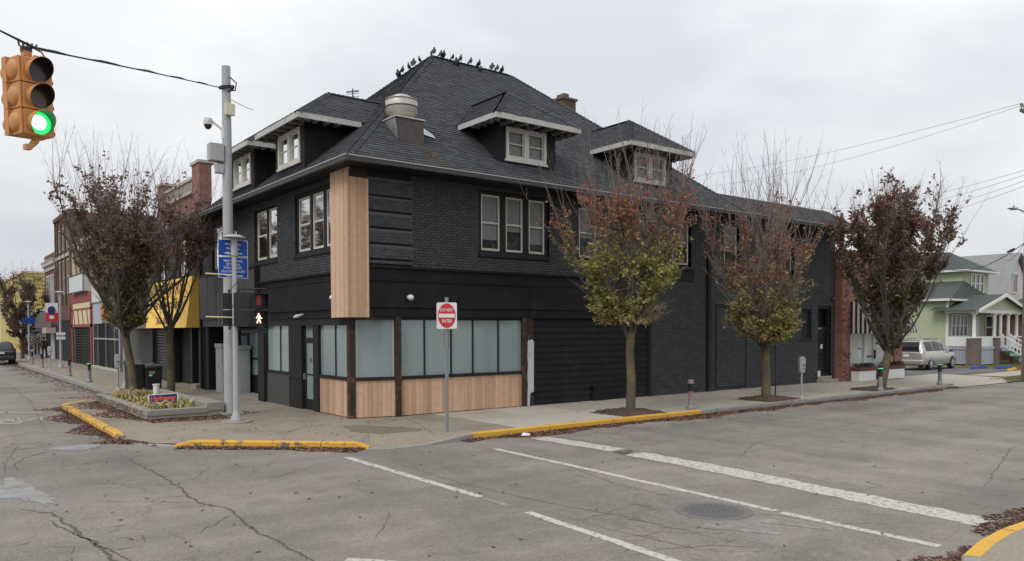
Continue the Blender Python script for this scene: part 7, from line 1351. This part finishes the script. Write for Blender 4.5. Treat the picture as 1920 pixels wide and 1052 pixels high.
wire('power_line', (ux - .95, uy, 12.83), (60.0, 44.0, 20.2), .8, .008, 'upper power line of the pair crossing the sky'); wire('power_line', (ux - .6, uy, 12.83), (59.0, 44.5, 19.2), 1.4, .007, 'lower power line of the pair crossing the sky')
for k, (z0, e, z1) in enumerate(((9.95, (72, 33), 16.8), (9.72, (72, 33), 16.0), (9.45, (72, 33), 15.2), (9.2, (72, 33), 14.6))):
    wire('power_line', (ux, uy + .02 * k, z0), (*e, z1), 1.0 + .15 * k, .008, ('topmost', 'second', 'third', 'lowest')[k] + ' of four wires sagging from the utility pole')
wire('power_line', (ux, uy, 6.6), (46, 4.6, 6.4), .5, .02, 'thick black service cable above the green house roof'); wire('power_line', (ux, uy, 6.75), (58, 6.0, 8.0), .6, .012, 'thin service wire above the thick cable')
m = MB(); m.tube([(ux + 1.4, uy + 1.05, 6.38), (ux + 2.2, uy + 1.6, 6.33)], [.06, .06], 8); tag(m.build('cable_splice', 'wire'), 'black splice case hanging on the service cable', 'splice')

# ---------------------------------------------------------------- person walking far down the pavement
def person(loc, rz, label):
    t = thing('person', label, 'person', loc, rz=rz); me = bpy.data.meshes.new('body'); V = []; E = []; RAD = []
    def add(p, r, par=None): V.append(p); RAD.append(r); i = len(V) - 1; (E.append((par, i)) if par is not None else None); return i
    pel = add((0, 0, .95), (.15, .12)); ch = add((0, .0, 1.22), (.16, .115), pel); sh = add((.02, 0, 1.42), (.13, .10), ch); nk = add((.03, 0, 1.52), (.055, .055), sh); hd0 = add((.05, 0, 1.60), (.085, .075), nk); hd1 = add((.05, 0, 1.70), (.10, .08), hd0); add((.045, 0, 1.77), (.06, .055), hd1); add((.155, 0, 1.655), (.018, .015), hd0)
    for s, st in ((1, .26), (-1, -.28)):
        h = add((.02 * s, .10 * s, .88), (.10, .09), pel); k = add((st * .55 + .05, .10 * s, .50), (.065, .062), h); a = add((st * .9 - (.05 if st < 0 else 0), .10 * s, .10 + (.05 if st < 0 else 0)), (.042, .042), k); add((st * .9 + .17, .10 * s, .045 + (.02 if st < 0 else 0)), (.04, .035), a)
        q = add((.02, .20 * s, 1.40), (.062, .06), sh); e = add((-st * .35, .25 * s, 1.13), (.05, .048), q); w_ = add((-st * .45 + .16, .22 * s, .97), (.034, .03), e); pm_ = add((-st * .45 + .23, .21 * s, .94), (.035, .022), w_)
        for f in range(4): b = add((-st * .45 + .275, (.185 + .017 * f) * s, .93), (.009, .009), pm_); add((-st * .45 + .31, (.183 + .017 * f) * s, .905 - .004 * (f % 2)), (.008, .008), b)
        th = add((-st * .45 + .23, (.17) * s, .93), (.01, .01), pm_); add((-st * .45 + .26, .155 * s, .915), (.009, .009), th)
    me.from_pydata(V, E, []); o = bpy.data.objects.new('body', me); col.objects.link(o); o.parent = t
    md = o.modifiers.new('skin', 'SKIN'); sv_ = me.skin_vertices[0].data
    for i, r_ in enumerate(RAD): sv_[i].radius = r_
    sv_[0].use_root = True; sb = o.modifiers.new('sub', 'SUBSURF'); sb.levels = 1; sb.render_levels = 2
    # clothing colours by height through a procedural ramp on the body
    m_ = bpy.data.materials.new('clothes'); m_.use_nodes = True; nt_ = m_.node_tree; b_ = nt_.nodes['Principled BSDF']; tc_ = nt_.nodes.new('ShaderNodeTexCoord'); sx__ = nt_.nodes.new('ShaderNodeSeparateXYZ'); cr = nt_.nodes.new('ShaderNodeValToRGB'); cr.color_ramp.interpolation = 'CONSTANT'
    mr_ = nt_.nodes.new('ShaderNodeMapRange'); mr_.inputs[2].default_value = 1.85; nt_.links.new(tc_.outputs['Object'], sx__.inputs[0]); nt_.links.new(sx__.outputs[2], mr_.inputs[0]); nt_.links.new(mr_.outputs[0], cr.inputs[0]); nt_.links.new(cr.outputs[0], b_.inputs[0]); b_.inputs['Roughness'].default_value = .85
    el = cr.color_ramp.elements; el[0].position = 0; el[0].color = (.02, .02, .02, 1); el[1].position = .06; el[1].color = (.05, .045, .045, 1)
    for p_, c_ in ((.50, (.02, .022, .03, 1)), (.81, (.33, .2, .15, 1))): q = el.new(p_); q.color = c_
    me.materials.append(m_)
    m = MB(); m.tube([(.0, 0, 1.60), (.01, 0, 1.68), (.03, 0, 1.76), (.05, 0, 1.82)], [.085, .10, .095, .04], 12); h = m.build('hair', 'feather', None, smooth=True); h.parent = t
    for s in (-1, 1): m = MB(); m.tube([(.128, s * .032, 1.672), (.136, s * .032, 1.672)], [.012, .008], 8); q = m.build('eye', 'black_plastic', None); q.parent = t; m = MB(); m.tube([(.05, s * .082, 1.66), (.05, s * .092, 1.655)], [.026, .016], 8); q = m.build('ear', mat('skin', (.33, .2, .15), .7), None); q.parent = t
person((-.3, 58.5, SW), R(-95), 'person in dark jacket walking on the far pavement under the white awning')
# a shrub-like warm display behind the walker
t = thing('display_plant', 'rust coloured bush at the shop front behind the walking person', 'plant', (-.3, 72, SW)); m = MB(); rr = random.Random(8)
for k in range(900):
    p = Vector((-.3 + rr.gauss(0, .35), 72 + rr.gauss(0, .4), SW + .5 + abs(rr.gauss(.6, .5)))); s = rr.uniform(.05, .1); d = Vector((rr.gauss(0, 1), rr.gauss(0, 1), rr.gauss(0, 1))).normalized() * s; e = d.orthogonal().normalized() * s; m.quad(p, p + d, p + d + e, p + e, jit((.16, .07, .03), rr, .4))
m.build('foliage', 'leaf', t, kind='stuff', recalc=False); m = MB(); m.cyl((-.3, 72, SW), (-.3, 72, SW + .5), .25, .3, 14); m.build('pot', 'charcoal_panel', t)
